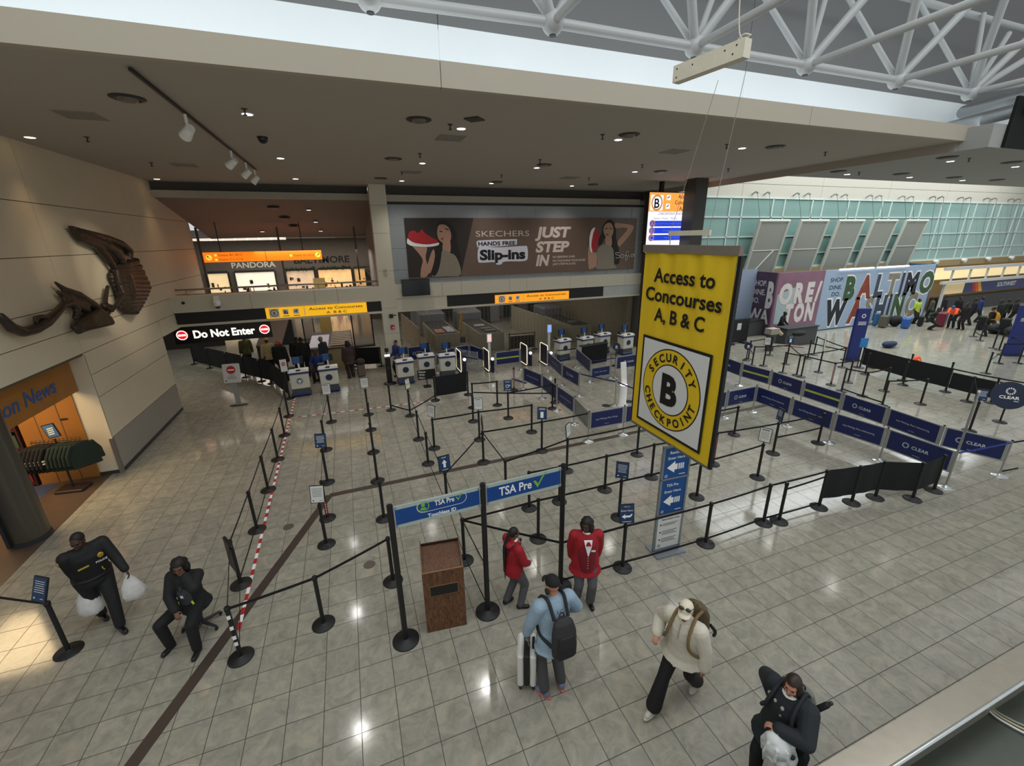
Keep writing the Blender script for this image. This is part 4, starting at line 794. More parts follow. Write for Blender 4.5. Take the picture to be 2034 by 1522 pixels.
# round CLEAR sign on a stand
def round_sign(px, py, r, h, label, az, tilt, txt=True):
    p = at(px, py); t = thing('round_sign', label, 'sign', p, 0); hang('base', ST_BASE, t)
    mb = MB(); mb.cyl((0,0,.04), (0,0,h-r*.7), .024); mb.build('post', BLACK, t)
    R = Matrix.Rotation(rad(az), 3, 'Z') @ Matrix.Rotation(rad(-tilt), 3, 'X'); xd = R @ X_; yd = R @ Z_; n = R @ Vector((0,-1,0)); c = Vector((0,0,h))
    mb = MB(); mb.cyl(c-n*.012, c+n*.012, r, n=40, smooth=False); d = mb.build('disc', mat('midnight_disc', '#10203f', .45), t)
    mb = MB(); o = c+n*.0135
    if txt: sun(mb, o+yd*r*.32, xd, yd, r*.26); mb.text('CLEAR', o-yd*r*.25, xd, yd, r*.22, width=r*1.05, off=.03); mb.poly([o+xd*r*.25-yd*r*.4, o+xd*r*.5-yd*r*.4, o+xd*r*.5-yd*r*.36, o+xd*r*.25-yd*r*.36])
    else: mb.ring(o, xd, yd, r*.08, r*.28, 16); mb.poly([o-xd*r*.4-yd*r*.5, o+xd*r*.4-yd*r*.5, o+xd*r*.4-yd*r*.42, o-xd*r*.4-yd*r*.42])
    mb.build('disc_print', INKW, d); return t
round_sign(1985.6, 838.5, .44, .92, 'large round navy CLEAR sign on a black stand at the right', -52, 14)
round_sign(1482, 716, .19, .72, 'small round navy sign on a stand near the ticketing queue', -30, 10, False)
round_sign(1222, 727, .19, .95, 'small round navy sign beside the rightmost white podium', -20, 12, False)
# ------------------------------------------------------------------ TSA Pre banner on three tall poles
PT = {}
for k, px, py, w in (('TL', 806.6, 1272, 'left tall black pole of the blue TSA banner'), ('TM', 969, 1215, 'middle tall black pole of the blue TSA banner'), ('TR', 1112.9, 1164, 'right tall black pole of the blue TSA banner')):
    p = at(px, py); t = thing('banner_pole', w, 'pole', p, 0, 'tall poles of the blue TSA banner'); PT[k] = t; ST[k] = t
    mb = MB(); mb.lathe((0,0,0), [(.205,0),(.205,.014),(.19,.024),(.07,.04),(.05,.06)], 32); mb.build('base', BLACK, t)
    mb = MB(); mb.cyl((0,0,.05), (0,0,2.43), .042, n=18); mb.build('post', BLACK, t); mb = MB(); mb.cyl((0,0,2.43), (0,0,2.45), .044, n=18); mb.build('cap', MATS['black_head'], t)
def tsa(a, b, z0, z1, label, touch):
    A, B = PT[a].location, PT[b].location; v = B-A; L = v.length; d = v/L; n = Vector((d.y, -d.x, 0)); c = A+d*.0
    t = thing('blue_banner', label, 'banner', A+v/2+Z_*z0); mb = MB(off=t.location)
    f0, f1 = .05, L-.05
    def q(s0, s1, h0, h1, th, off=0): cc = A+d*((s0+s1)/2)+Z_*((h0+h1)/2)+n*off; mb.box(cc, (s1-s0, th, h1-h0), rz=math.atan2(d.y, d.x))
    q(f0, f1, z0, z1, .02); mb.build('banner_board', mat('pale_mint_edge', '#a9b9b2', .5), t)
    mb = MB(off=t.location); q(f0+.01, f1-.01, z0+.055, z1-.055, .004, .012); f = mb.build('blue_field', mat('banner_blue', '#0d4389', .5), t)
    o = A+v/2+Z_*((z0+z1)/2)+n*.0155; mb = MB(off=t.location)
    P = lambda x, z: o+d*x+Z_*z
    if touch:
        ring = []; rr = .125
        rr = .098
        for i in range(13): a_ = PI/2+PI*i/12; ring.append((-.22+math.cos(a_)*rr, math.sin(a_)*rr))
        for i in range(13): a_ = -PI/2+PI*i/12; ring.append((.32+math.cos(a_)*rr, math.sin(a_)*rr))
        zz = .075; inner = [(x*1, z*1) for x, z in ring]
        def sc(x, z, k): cx = -.22 if x < .05 else .32; return (cx+(x-cx)*k, z*k)
        V1 = [P(x, z+zz) for x, z in ring]; V2 = [P(*(lambda q: (q[0], q[1]+zz))(sc(x, z, .93))) for x, z in ring]; nn = len(ring)
        mb.add(V1+V2, [(i, (i+1)%nn, nn+(i+1)%nn, nn+i) for i in range(nn)])
        mb.text('TSA Pre', P(-.06, zz-.03), d, Z_, .085, 'L', width=.29, off=.02); mb.text('Touchless ID', P(.04, -.118), d, Z_, .058, width=.42, off=.03)
        mb.build('lettering', INKW, f)
        mb = MB(off=t.location); mb.ring(P(-.225, zz), d, Z_, .075, .088, 28); mb.disc(P(-.225, zz+.025), d, Z_, .028, 18)
        mb.poly([P(-.275, zz-.045), P(-.25, zz-.012), P(-.2, zz-.012), P(-.175, zz-.045), P(-.2, zz-.058), P(-.25, zz-.058)]); cxk, czk, kk = .25, zz-.02, 1
    else:
        mb.text('TSA Pre', P(-.16, -.06), d, Z_, .15, width=.55, off=.02); mb.build('lettering', INKW, f); mb = MB(off=t.location); cxk, czk, kk = .14, -.05, 2.0
    C = lambda x, z: P(cxk+x*kk, czk+z*kk)
    mb.poly([C(0,.05), C(.02,.055), C(.045,.02), C(.04,-.015)]); mb.poly([C(.04,-.015), C(.045,.02), C(.075,.075), C(.125,.115), C(.09,.07)]); mb.build('tick', mat('fresh_green', '#7ab73a', .5, var=0), f)
    for s_ in (f0+.005, f1-.005):
        for h in (z0+.03, z1-.03): mb = MB(off=t.location); q(s_-.03, s_+.03, h-.02, h+.02, .03); mb.build('clip', GREY, t)
za = on_y(783, 1007, PT['TL'].location.y).z; zb_ = on_y(788, 1047, PT['TL'].location.y).z
tsa('TL', 'TM', zb_-.02, za, 'left blue TSA Pre Touchless ID banner board', True); tsa('TM', 'TR', zb_-.02, za, 'right blue TSA Pre banner board', False)
belt('Q1', 'TM', (.93, .12)); belt('Q1', 'TR', (.93,)); belt('TR', 'F0', (.93, .12))
# ------------------------------------------------------------------ blue totem
a, b = at(1297, 1099), at(1346, 1086); c = (a+b)/2; t = thing('sign_totem', 'tall sign totem of two blue arrow panels over a white notice, under the yellow banner', 'sign', c)
d = (b-a).normalized(); n = Vector((d.y, -d.x, 0)); W_ = .62
mb = MB(off=c)
for s in (-1, 1): mb.box(c+d*s*(W_/2-.02)+Z_*1.17, (.04, .05, 2.3), rz=math.atan2(d.y, d.x))
for z in (.06, .86, 1.64, 2.3): mb.box(c+Z_*z, (W_, .05, .03), rz=math.atan2(d.y, d.x))
mb.box(c+Z_*.015, (W_+.04, .4, .03), rz=math.atan2(d.y, d.x)); mb.build('frame', mat('totem_frame', '#8d949b', .4, .5), t)
for (z0, z1, blue, l1) in ((.09, .84, 0, ''), (.88, 1.62, 1, 'TSA Pre'), (1.66, 2.28, 1, 'Random')):
    mb = MB(off=c); mb.box(c+Z_*((z0+z1)/2), (W_-.08, .03, z1-z0), rz=math.atan2(d.y, d.x)); f = mb.build('panel', TSABLUE if blue else MATS['sign_paper'], t)
    o = c+n*.018+Z_*((z0+z1)/2); H = z1-z0; P = lambda x, z: o+d*x+Z_*z; mb = MB(off=c)
    if blue:
        mb.text(l1, P(-.03, H*.30), d, Z_, .06, width=.26, off=.01); mb.text('Enter Here', P(-.01, H*.12), d, Z_, .055, width=.36, off=.01)
        mb.poly([P(-.2,-.09), P(-.03,.03), P(-.03,-.03), P(.03,-.03), P(.03,-.15), P(-.03,-.15), P(-.03,-.21)])
        for k in range(3): x = .05+.045*k; mb.poly([P(x,-.15), P(x+.03,-.15), P(x+.03,-.03), P(x,-.03)])
        mb.ring(P(-.2, -H*.42), d, Z_, .02, .03, 16); mb.poly([P(.08,-H*.43), P(.22,-H*.43), P(.22,-H*.41), P(.08,-H*.41)]); mb.build('panel_print', INKW, f)
    else:
        mb.text('Please be ready for security', P(.02, .27), d, Z_, .034, width=.4, off=.02)
        for k in range(3):
            mb.disc(P(-.19, .17-.17*k), d, Z_, .018, 12)
            for q in range(3 if k else 2): mb.poly([P(-.15, .18-.17*k-.035*q), P(.19-.05*(q % 2), .18-.17*k-.035*q), P(.19-.05*(q % 2), .19-.17*k-.035*q), P(-.15, .19-.17*k-.035*q)])
        mb.ring(P(-.19, -.31), d, Z_, .02, .03, 14); mb.build('panel_print', INKK, f)
# ------------------------------------------------------------------ lectern
a, b = at(853, 1257), at(931, 1240); c = (a+b)/2+Vector((0, .25, 0)); an = math.atan2((b-a).y, (b-a).x); Wd = (b-a).length
LW = bpy.data.materials.new('lectern_wood'); LW.use_nodes = True; nt = LW.node_tree; bs = nt.nodes['Principled BSDF']
tc = nt.nodes.new('ShaderNodeTexCoord'); mp_ = nt.nodes.new('ShaderNodeMapping'); mp_.inputs['Scale'].default_value = (7, 7, 1.1); wv = nt.nodes.new('ShaderNodeTexNoise'); wv.inputs['Scale'].default_value = 6; wv.inputs['Detail'].default_value = 5; wv.inputs['Distortion'].default_value = 1.8
cr = nt.nodes.new('ShaderNodeValToRGB'); cr.color_ramp.elements[0].color = lin('#432818'); cr.color_ramp.elements[1].color = lin('#7a5236'); cr.color_ramp.elements[0].position = .35; cr.color_ramp.elements[1].position = .65
nt.links.new(tc.outputs['Object'], mp_.inputs[0]); nt.links.new(mp_.outputs[0], wv.inputs['Vector']); nt.links.new(wv.outputs[0], cr.inputs[0]); nt.links.new(cr.outputs[0], bs.inputs['Base Color']); bs.inputs['Roughness'].default_value = .4
EDGEW = mat('light_wood_edge', '#8d6844', .5)
t = thing('lectern', 'brown wooden lectern with a black label plate on its front', 'lectern', c, an)
D = .5; HF, HB = 1.16, 1.30
mb = MB(); mb.box((0, -D/2+.01, HF/2), (Wd, .02, HF)); mb.build('front_panel', LW, t)
for s in (-1, 1):
    mb = MB(); x = s*(Wd/2-.01); mb.slab([(x-.01, -D/2+.02, 0), (x-.01, D/2, 0), (x-.01, D/2, HB+.07), (x-.01, -D/2+.02, HF)], X_, .02); mb.build('side_panel', LW, t)
mb = MB(); mb.slab([(-Wd/2+.02, -D/2+.02, HF-.05), (Wd/2-.02, -D/2+.02, HF-.05), (Wd/2-.02, D/2-.02, HB-.05), (-Wd/2+.02, D/2-.02, HB-.05)], (0,0,1), .018); mb.build('slanted_top', LW, t)
mb = MB(); mb.box((0, D/2-.01, HB-.06), (Wd-.04, .02, .14)); mb.box((0, D/2-.01, .6), (Wd-.04, .02, .04)); mb.build('back_rail', mat('dark_wood', '#2a190f', .5), t)
mb = MB(); mb.box((0, -D/2-.001, HF+.002), (Wd, .022, .008)); mb.build('edge_strip', EDGEW, t)
mb = MB(); mb.box((.0, -D/2-.004, .80), (.44, .008, .19)); q = mb.build('label_frame', EDGEW, t); mb = MB(); mb.box((0, -D/2-.009, .80), (.42, .006, .17)); mb.build('label_plate', INKK, q)
# ------------------------------------------------------------------ do-not-enter floor sign
p = at(475, 805); t = thing('floor_sign', 'white floor sign with a red no-entry disc on a grey post at the corridor mouth', 'sign', p, rad(-6))
mb = MB(); mb.loft([((-.0,0,.012), (.32,0,0), (0,.12,0)), ((0,0,.03), (.31,0,0), (0,.11,0))]); mb.build('base', mat('brown_base', '#4b3f38', .5), t)
mb = MB(); mb.bx(-.08, .08, -.03, .03, .03, .95); mb.build('post', mat('grey_post', '#a3a7a5', .4, .3), t)
mb = MB(); mb.rbox((0, -.01, 1.28), (.58, .72, .05), .05, rot=Matrix.Rotation(rad(78), 3, 'X')); f = mb.build('sign_board', mat('pale_board', '#c9cbc6', .5), t)
R = Matrix.Rotation(rad(-12), 3, 'X'); o = R @ Vector((0, -.03, 0))+Vector((0, -.01, 1.28)); yd_ = R @ Z_; nd_ = R @ Vector((0,-1,0)); o = Vector((0,-.01,1.28))+nd_*.027
mb = MB(); mb.disc(o+yd_*.13, X_, yd_, .15, 28); mb.mi = 1; q = o+nd_*.002+yd_*.13; mb.poly([q-X_*.11-yd_*.022, q+X_*.11-yd_*.022, q+X_*.11+yd_*.022, q-X_*.11+yd_*.022]); mb.mi = 2
for k in range(5): q = o-yd_*(.07+.035*k); w = .09 if k < 2 else .15; mb.poly([q-X_*w, q+X_*w, q+X_*w+yd_*.010, q-X_*w+yd_*.010])
mb.disc(o-X_*.2-yd_*.27, X_, yd_, .03, 14); mb.build('sign_print', [RED, INKW, MATS['grey_ink']], f)
# ------------------------------------------------------------------ red and white tape on the floor
def tape(p, q, label, w=.055, step=.16, name='floor_tape', ms=None):
    p = Vector(p); q = Vector(q); v = q-p; L = v.length; d = v/L; n = Vector((-d.y, d.x, 0))*w/2; mb = MB(); k = int(L/step)
    for i in range(k): mb.mi = i % 2; a = p+d*step*i; b = p+d*step*(i+1); mb.slab([a-n, b-n, b+n, a+n], Z_, .0055)
    tag(mb.build(name, ms or [RED, INKW]), label, 'tape')
tape(at(474, 1252), at(586, 790), 'red and white striped tape running along the left lane to the podiums')
tape(at(590, 829), at(866, 796), 'red and white striped tape crossing in front of the podiums', w=.05)
# ------------------------------------------------------------------ officers' podiums
PODW = mat('podium_white', '#d8d8cc', .5, var=.03); TRIM = mat('podium_trim', '#25306e', .45); PBASE = mat('podium_base', '#4b4f55', .5); PBLUE = mat('podium_blue', '#24377f', .5)
SCRB = mat('blue_screen', '#274f8c', .3, emit=.06, var=.1)
def podium(screen=True):
    t = thing('podium', 'x', 'podium', (0,0,0), 0, 'white officer podiums')
    mb = MB(); mb.rbox((0,0,.20), (.64,.46,.26), .03); mb.build('base', PBASE, t)
    mb = MB(); mb.rbox((0,-.01,.09), (.70,.50,.08), .03); q = mb.build('skirt', PBLUE, t)
    for x in (-.29, .29):
        for y in (-.2, .2): m2 = MB(); m2.cyl((x-.02,y,.03), (x+.02,y,.03), .03, n=10); m2.build('caster', DARK, q)
    mb = MB(); mb.rbox((0,0,.64), (.70,.50,.62), .05); b = mb.build('body', PODW, t)
    m2 = MB(); m2.cyl((0,-.262,.66), (0,-.25,.66), .13, n=24, smooth=False); s = m2.build('seal', mat('seal_navy', '#24344f', .5), b)
    m2 = MB(); o = Vector((0,-.268,.66)); m2.ring(o, X_, Z_, .105, .12, 24); P = lambda x, z: o+X_*x+Z_*z
    m2.poly([P(-.095,.045), P(-.03,.03), P(0,.08), P(.03,.03), P(.095,.045), P(.06,-.02), P(.04,-.07), P(0,-.09), P(-.04,-.07), P(-.06,-.02)]); m2.build('seal_print', mat('pale_seal_ink', '#dfe6ea', .6, var=0), s)
    mb = MB(); mb.rbox((0,0,.98), (.78,.58,.07), .05); mb.build('trim', TRIM, t)
    mb = MB(); mb.rbox((0,0,1.035), (.76,.56,.05), .04); mb.build('worktop', WHITE, t)
    for x in (-.22, .24): mb = MB(); mb.rbox((x,-.1,1.085), (.24,.26,.05), .02); mb.build('reader', WHITE, t)
    mb = MB(); mb.box((0,-.20,1.08), (.16,.10,.05)); mb.build('scanner', DARK, t)
    mb = MB(); mb.rbox((-.24,.14,1.12), (.26,.2,.13), .03); mb.build('printer', DARK, t)
    mb = MB(); mb.cyl((.03,.12,1.05), (.03,.12,1.3), .025); mb.cyl((.03,.12,1.06), (.03,.12,1.075), .09); mb.build('monitor_arm', WHITE, t)
    mb = MB(); mb.rbox((.03,.14,1.40), (.40,.05,.30), .015); m = mb.build('monitor', BLACK, t)
    if screen: mb = MB(); mb.box((-.02,.107,1.42), (.24,.01,.26)); mb.build('privacy_screen', SCRB, m)
    return t
pod = podium()
pods = [(600, 788, 4, 'white podium at the left end, touching the striped tape'), (658, 780, 2, 'white podium second from the left, beside the seated officer'), (808, 764, 4, 'white podium behind the slim black scanner post'), (850, 752, 0, 'white podium with the Please Wait Here board in front'), (892, 751, -3, 'white podium behind the black fabric screen'), (1121, 717, 12, 'white podium right of the lit gates'), (1166, 712, 8, 'white podium behind the black skirted table, left'), (1200, 703, 8, 'white podium behind the black skirted table, right'), (1246, 705, 6, 'rightmost white podium next to the yellow banner')]
for i, (px, py, az, lab) in enumerate(pods):
    p = at(px, py); p.y += .25
    if i == 0: pod.location = p; pod.rotation_euler = (0, 0, rad(az)); pod['label'] = lab
    else: copy_tree(pod, p, rad(az), lab)
for i, (px, py, ph, lab) in enumerate([(597, 700, 0, ''), ]): pass
p = at(1180, 722); t = thing('skirted_table', 'table with a black floor-length skirt between the right podiums', 'table', p, rad(8))
mb = MB(); mb.box((0,0,.46), (1.55,.06,.92)); mb.build('skirt', mat('black_cloth', '#0d0e10', .9), t); mb = MB(); mb.box((0,.1,.94), (1.6,.3,.04)); mb.build('table_top', DARK, t)
p = at(849, 768); t = thing('wait_board', 'black Please Wait Here board standing before a white podium', 'sign', p)
mb = MB(); mb.box((0,0,.02), (.3,.3,.04)); mb.box((0,0,.2), (.04,.04,.4)); mb.build('stand', BLACK, t); mb = MB(); mb.box((0,-.02,.55), (.74,.03,.42)); q = mb.build('board', BLACK, t)
mb = MB()
for i, s in enumerate(('Please', 'Wait', 'Here')): mb.text(s, (-.32,-.037,.64-.125*i), X_, Z_, .085, 'L', off=.015)
mb.build('lettering', INKW, q)
p = at(775, 762); t = thing('scanner_post', 'slim black document scanner post with a lit screen by the cream pillar', 'scanner', p)
mb = MB(); mb.lathe((0,0,0), [(.27,0),(.27,.03),(.1,.06)]); mb.build('base', BLACK, t)
mb = MB(); mb.rbox((0,0,.62), (.22,.16,1.15), .03, rot=Matrix.Rotation(rad(4), 3, 'X')); b = mb.build('body', BLACK, t); mb = MB(); mb.box((.0,-.045,1.27), (.22,.03,.09), rot=Matrix.Rotation(rad(-20), 3, 'X')); mb.build('lit_screen', mat('lit_panel', '#f4f6ff', .4, emit=1.0, var=0), b)
mb = MB(); mb.cyl((0,-.095,.72), (0,-.075,.72), .06, n=18); mb.build('seal', MATS['seal_navy'], b); mb = MB(); mb.cyl((0,.02,1.19), (0,.02,1.5), .022); mb.box((0,.0,1.5), (.16,.06,.16)); mb.build('camera_mast', BLACK, t)
p = at(1190, 718)
# ------------------------------------------------------------------ lit lane gates
GLOW = mat('gate_glow', '#fff0d0', .4, emit=0.9, var=0)
def gate(p, label, L=.86, H=.98, lamp=True):
    t = thing('lane_gate', label, 'gate', p, 0, 'gates with lit edges')
    mb = MB(); mb.rbox((0, L/2, H/2+.02), (.07, L-.04, H-.06), .03); b = mb.build('gate_body', mat('gate_navy', '#141c3c', .4), t)
    mb = MB(); r = .1; pts = []
    for (cy, cz, a0) in ((L-r, H-r, 0), (r, H-r, 90), (r, r, 180), (L-r, r, 270)):
        for i in range(5): a = rad(a0+22.5*i); pts.append(Vector((-.02, cy+r*math.cos(a), cz+.03+r*math.sin(a))))
    mb.tube(pts+[pts[0]], .016, 8); mb.build('glow_edge', GLOW, t)
    mb = MB(); mb.bx(-.12, .12, -.02, L+.02, 0, .02); mb.build('floor_plate', DARK, t)
    if lamp: mb = MB(); mb.ell((.14, -.06, H*.66), (.07,.07,.07)); mb.build('lamp', mat('lamp_white', '#f2f6ff', .4, emit=2.0, var=0), t); mb = MB(); mb.bx(.09, .20, -.1, .12, 0, H*.58); mb.build('lamp_post', MATS['gate_navy'], t)
    return t
for px, py, w, l in ((917.5, 741, 'lit gate furthest left, behind the white podiums', True), (972.6, 739.6, 'second lit gate with a lamp, left of the lime striped panel', True), (1047.6, 727, 'third lit gate, right of the lime striped panel', True), (1088, 727, 'fourth lit gate with a tablet on a stand', True)): gate(at(px, py), w, lamp=l)
for px, py, zt, w, m in ((967, 733, 1.45, 'tablet on a white stand between the second and third lit gates', 'screen_pink'), (1085.5, 712, 1.5, 'tablet with a blue screen on a white stand by the fourth lit gate', 'screen_pale_blue')):
    p = at(px, py)+Vector((.22, .2, 0)); t = thing('tablet_stand', w, 'tablet', p); mb = MB(); mb.bx(-.05, .05, -.04, .04, 0, zt-.2); mb.bx(-.2,.2,-.15,.15,0,.03); mb.build('stand', WHITE, t)
    mb = MB(); mb.rbox((0,-.03,zt), (.24,.05,.42), .02); q = mb.build('tablet', WHITE, t); mb = MB(); mb.box((0,-.06,zt), (.19,.01,.33)); mb.build('tablet_screen', mat(m, {'screen_pink': '#d9b8b4', 'screen_pale_blue': '#7fa0ff'}[m], .3, emit=.8, var=.2, scale=5), q)
divider('ga', at(984, 742), 'left post of the lime striped panel between the lit gates'); divider('gb', at(1034, 735), 'right post of the lime striped panel between the lit gates'); panel('ga', 'gb', 'lime', .38, 1.0)
divider('gc', at(812, 735), 'left post of the navy panel behind the white podiums'); divider('gd', at(859, 728), 'right post of the navy panel behind the white podiums'); panel('gc', 'gd', 'clear', .45, 1.1)
divider('ge', at(868, 742), 'post of the slanting navy panel behind the podiums'); divider('gf', at(905, 727), 'corner post of the navy panels beyond the lit gates'); divider('gg', at(934, 722), 'post of the far navy CLEAR panel beyond the gates'); divider('gh', at(962, 733), 'end post of the far navy panels at the tablet'); panel('ge', 'gf', 'plain'); panel('gf', 'gg', 'clear'); panel('gg', 'gh', 'plain')
divider('l2', at(1212, 752), 'right post of the Please Wait Here panel'); panel('l', 'l2', 'Please Wait Here', .18, .62)
# glass fence by the first gate
t = thing('glass_fence', 'clear glass fence with a blue band beyond the first lit gate', 'fence', at(935, 722)); o = t.location
a, b = at(915, 731)-o, at(950, 739)-o
mb = MB(); v = b-a; mb.box((a+b)/2+Z_*.5, (v.length, .015, .9), rz=math.atan2(v.y, v.x)); mb.build('glass_pane', mat('fence_glass', '#aeb6b8', .1, alpha=.25), t); mb = MB(); mb.box((a+b)/2+Z_*.62+Vector((0,-.02,0)), (v.length, .015, .05), rz=math.atan2(v.y, v.x)); mb.build('blue_band', NB, t)
for q in (a, b): mb = MB(); mb.cyl(q, q+Z_*.98, .02); mb.build('fence_post', STEEL, t)
# hand sanitiser stand, floor discs
p = at(1236, 806); t = thing('sanitiser_stand', 'white hand sanitiser stand left of the yellow banner', 'sanitiser', p)
mb = MB(); mb.lathe((0,0,0), [(.2,0),(.2,.02),(.13,.04),(.13,.78),(.12,.8)]); mb.build('cylinder', WHITE, t); mb = MB(); mb.ring((0,0,.815), X_, Y_, .07, .13, 24); mb.build('lit_ring', mat('ring_light', '#ffe8f0', .4, emit=1.2, var=0), t)
mb = MB(); mb.rbox((.05,.12,1.2), (.24,.05,.85), .04, rot=Matrix.Rotation(rad(-10), 3, 'X')); mb.build('back_panel', WHITE, t)
for px, py, w in ((1204, 806, 'round dark floor sticker left of the sanitiser stand'), (1250, 798, 'round dark floor sticker right of the sanitiser stand'), (734, 1122, 'round brown floor cover behind the lectern'), (573, 1047, 'round brown floor cover beside the left lane')):
    p = at(px, py); mb = MB(off=p); mb.cyl(p, p+Z_*.006, .16 if 'sticker' in w else .11, n=24, smooth=False); tag(mb.build('floor_disc', mat('dark_disc', '#23252c', .5) if 'sticker' in w else mat('bronze_cover', '#6a625a', .4, .3)), w, 'floor disc')
p = at(1031, 757); mb = MB(off=p); mb.box(p+Z_*.006, (.16,.9,.012), rz=.35); tag(mb.build('floor_mat', mat('navy_mat', '#27305a', .8)), 'narrow navy floor strip beside the red lettered post', 'mat')
S('RP', 1021, 775, 'stanchion with a red strip beside the inner navy row', red=True)
# ------------------------------------------------------------------ black screens along the left corridor
for k, x, y, w in (('W0', 386.7, 723.6, 'farthest post of the black corridor screen'), ('W1', 418, 731.5, 'second farthest post of the black corridor screen'), ('W2', 455, 741, 'third post of the black corridor screen from the far end'), ('W3', 488.7, 749.7, 'middle post of the black corridor screen'), ('W4', 520, 757.6, 'post of the black corridor screen, second from the near end'), ('W5', 540, 762, 'near post of the black corridor screen below the yellow cap')): S(k, x, y, w, group='posts of the black corridor screen')
for a, b in (('W0', 'W1'), ('W1', 'W2'), ('W2', 'W3'), ('W3', 'W4'), ('W4', 'W5'), ('W5', 'L0')): fabric(a, b, .15, 1.05)
S('Y0', 702, 729, 'left post of the black screen behind the woman in brown'); S('Y1', 758, 727, 'right post of the black screen beside the cream pillar'); fabric('Y0', 'Y1', .12, .96)
for k, x, y, w in (('Z0', 1012, 697, 'left post of the dark screen inside the checkpoint'), ('Z1', 1062, 693, 'right post of the dark screen inside the checkpoint')): S(k, x, y, w)
fabric('Z0', 'Z1', .1, .8); belt('Z0', 'Z1', (.93,))
# ------------------------------------------------------------------ rolling grille across the right opening
mb = MB(); n = 0
for i in range(34): z = .12+i*.085; mb.bx(1.95, 14.55, 20.62, 20.626, z, z+.010)
for i in range(64): x = 2.05+i*.197; mb.bx(x, x+.011, 20.628, 20.634, .05, 2.9)
tag(mb.build('security_grille', mat('grille_wire', '#8a8578', .4, .6)), 'wire mesh rolling grille drawn across the right checkpoint opening', 'grille')
# ------------------------------------------------------------------ inspection lanes
SLAT = mat('slat_beige', '#a59f8c', .55, var=.05); BELTK = mat('conveyor_black', '#2c2a2a', .6)
def lane(x0, x1, y0, L, label, trays):
    t = thing('inspection_lane', label, 'counter', ((x0+x1)/2, y0, 0)); mb = MB(off=t.location)
    mb.bx(x0, x1, y0, y0+.05, 0, .95); k = int((x1-x0)/.14)
    for i in range(k): x = x0+.07+i*(x1-x0-.1)/k; mb.bx(x, x+.07, y0-.02, y0, .02, .93)
    mb.build('slatted_front', SLAT, t); mb = MB(off=t.location); mb.bx(x0, x0+.05, y0+.05, y0+L, 0, .95); mb.bx(x1-.05, x1, y0+.05, y0+L, 0, .95); mb.build('side_panel', SLAT, t)
    mb = MB(off=t.location); mb.bx(x0+.05, x1-.05, y0+.05, y0+L, .86, .95); mb.build('roller_bed', BELTK, t)
    mb = MB(off=t.location); mb.rbox(((x0+x1)/2, y0+L+.9, .75), (x1-x0+.2, 1.8, 1.5), .2); mb.build('scanner_tunnel', mat('scanner_grey', '#6b6f75', .5), t)
    for (tx, ty, w, h, m) in trays:
        q = Vector((x0+tx, y0+ty, .952)); o = MB(off=q); o.rbox(q+Z_*.04, (w, h, .08), .03); tag(o.build('tray', m[1]), m[0], 'tray', 'trays on the inspection lanes')
TR1, TR2, TR3 = mat('coral_tray', '#c98a6c', .5), mat('lilac_panel', '#b9b3c0', .5), mat('grey_tray', '#6e6a6a', .5)
lane(4.1, 5.5, 23.2, 4.2, 'left inspection lane with coral trays behind the grille', [(.38, .45, .5, .36, ('coral tray nearest the grille on the left lane', TR1)), (.38, .95, .5, .36, ('coral tray second from the grille on the left lane', TR1)), (1.0, 1.0, .46, 1.5, ('long pale lilac panel lying on the left lane', TR2))])
lane(6.45, 7.85, 22.4, 4.6, 'middle inspection lane with dark trays behind the grille', [(.75, .5, .6, .4, ('dark tray nearest the grille on the middle lane', TR3)), (.7, 1.2, .6, .4, ('second dark tray on the middle lane', TR3)), (.6, 2.2, .6, .4, ('pale tray far along the middle lane', TR2))])
lane(12.1, 13.4, 22.3, 4.0, 'right inspection lane with the pale slatted front by the wall', [(.6, 1.0, .6, .4, ('tray on the right lane', TR3))])
def slat_wall(a, b, h, label, m=SLAT):
    a = Vector(a); b = Vector(b); v = b-a; d = v.normalized(); t = MB(off=a); t.box((a+b)/2+Z_*h/2, (v.length, .05, h), rz=math.atan2(v.y, v.x)); k = int(v.length/.3)
    for i in range(k): q = a+d*(.15+.3*i)+Z_*h/2+Vector((d.y,-d.x,0))*.03; t.box(q, (.2, .02, h-.04), rz=math.atan2(v.y, v.x))
    tag(t.build('slatted_partition', m), label, 'partition')
slat_wall((10.4, 21.6, 0), (10.2, 27.5, 0), 1.6, 'long slatted partition running back beside the middle lane'); slat_wall((11.4, 22.0, 0), (11.6, 26.5, 0), 1.1, 'lower slatted partition left of the right lane'); slat_wall((3.2, 22.6, 0), (2.9, 28, 0), 1.5, 'beige partition running back left of the coral trays', mat('partition_tan', '#a08a72', .6))
for x, y, w, h, nm in ((9.0, 31.0, 2.6, 2.6, 'large grey scanning cabin at the back of the checkpoint, centre'), (5.2, 32.5, 2.2, 2.4, 'grey scanning cabin at the back behind the left lane'), (11.8, 32.8, 3.0, 2.4, 'grey scanning cabin at the back right of the checkpoint')):
    t = thing('scanning_cabin', nm, 'cabinet', (x, y, 0)); mb = MB(); mb.rbox((0,0,h/2), (w,1.6,h), .15); mb.build('cabin_body', mat('cabin_grey', '#7d7c80', .5), t); mb = MB(); mb.bx(-w*.2, w*.2, -.83, -.8, .05, h*.8); mb.build('cabin_opening', BLACK, t)
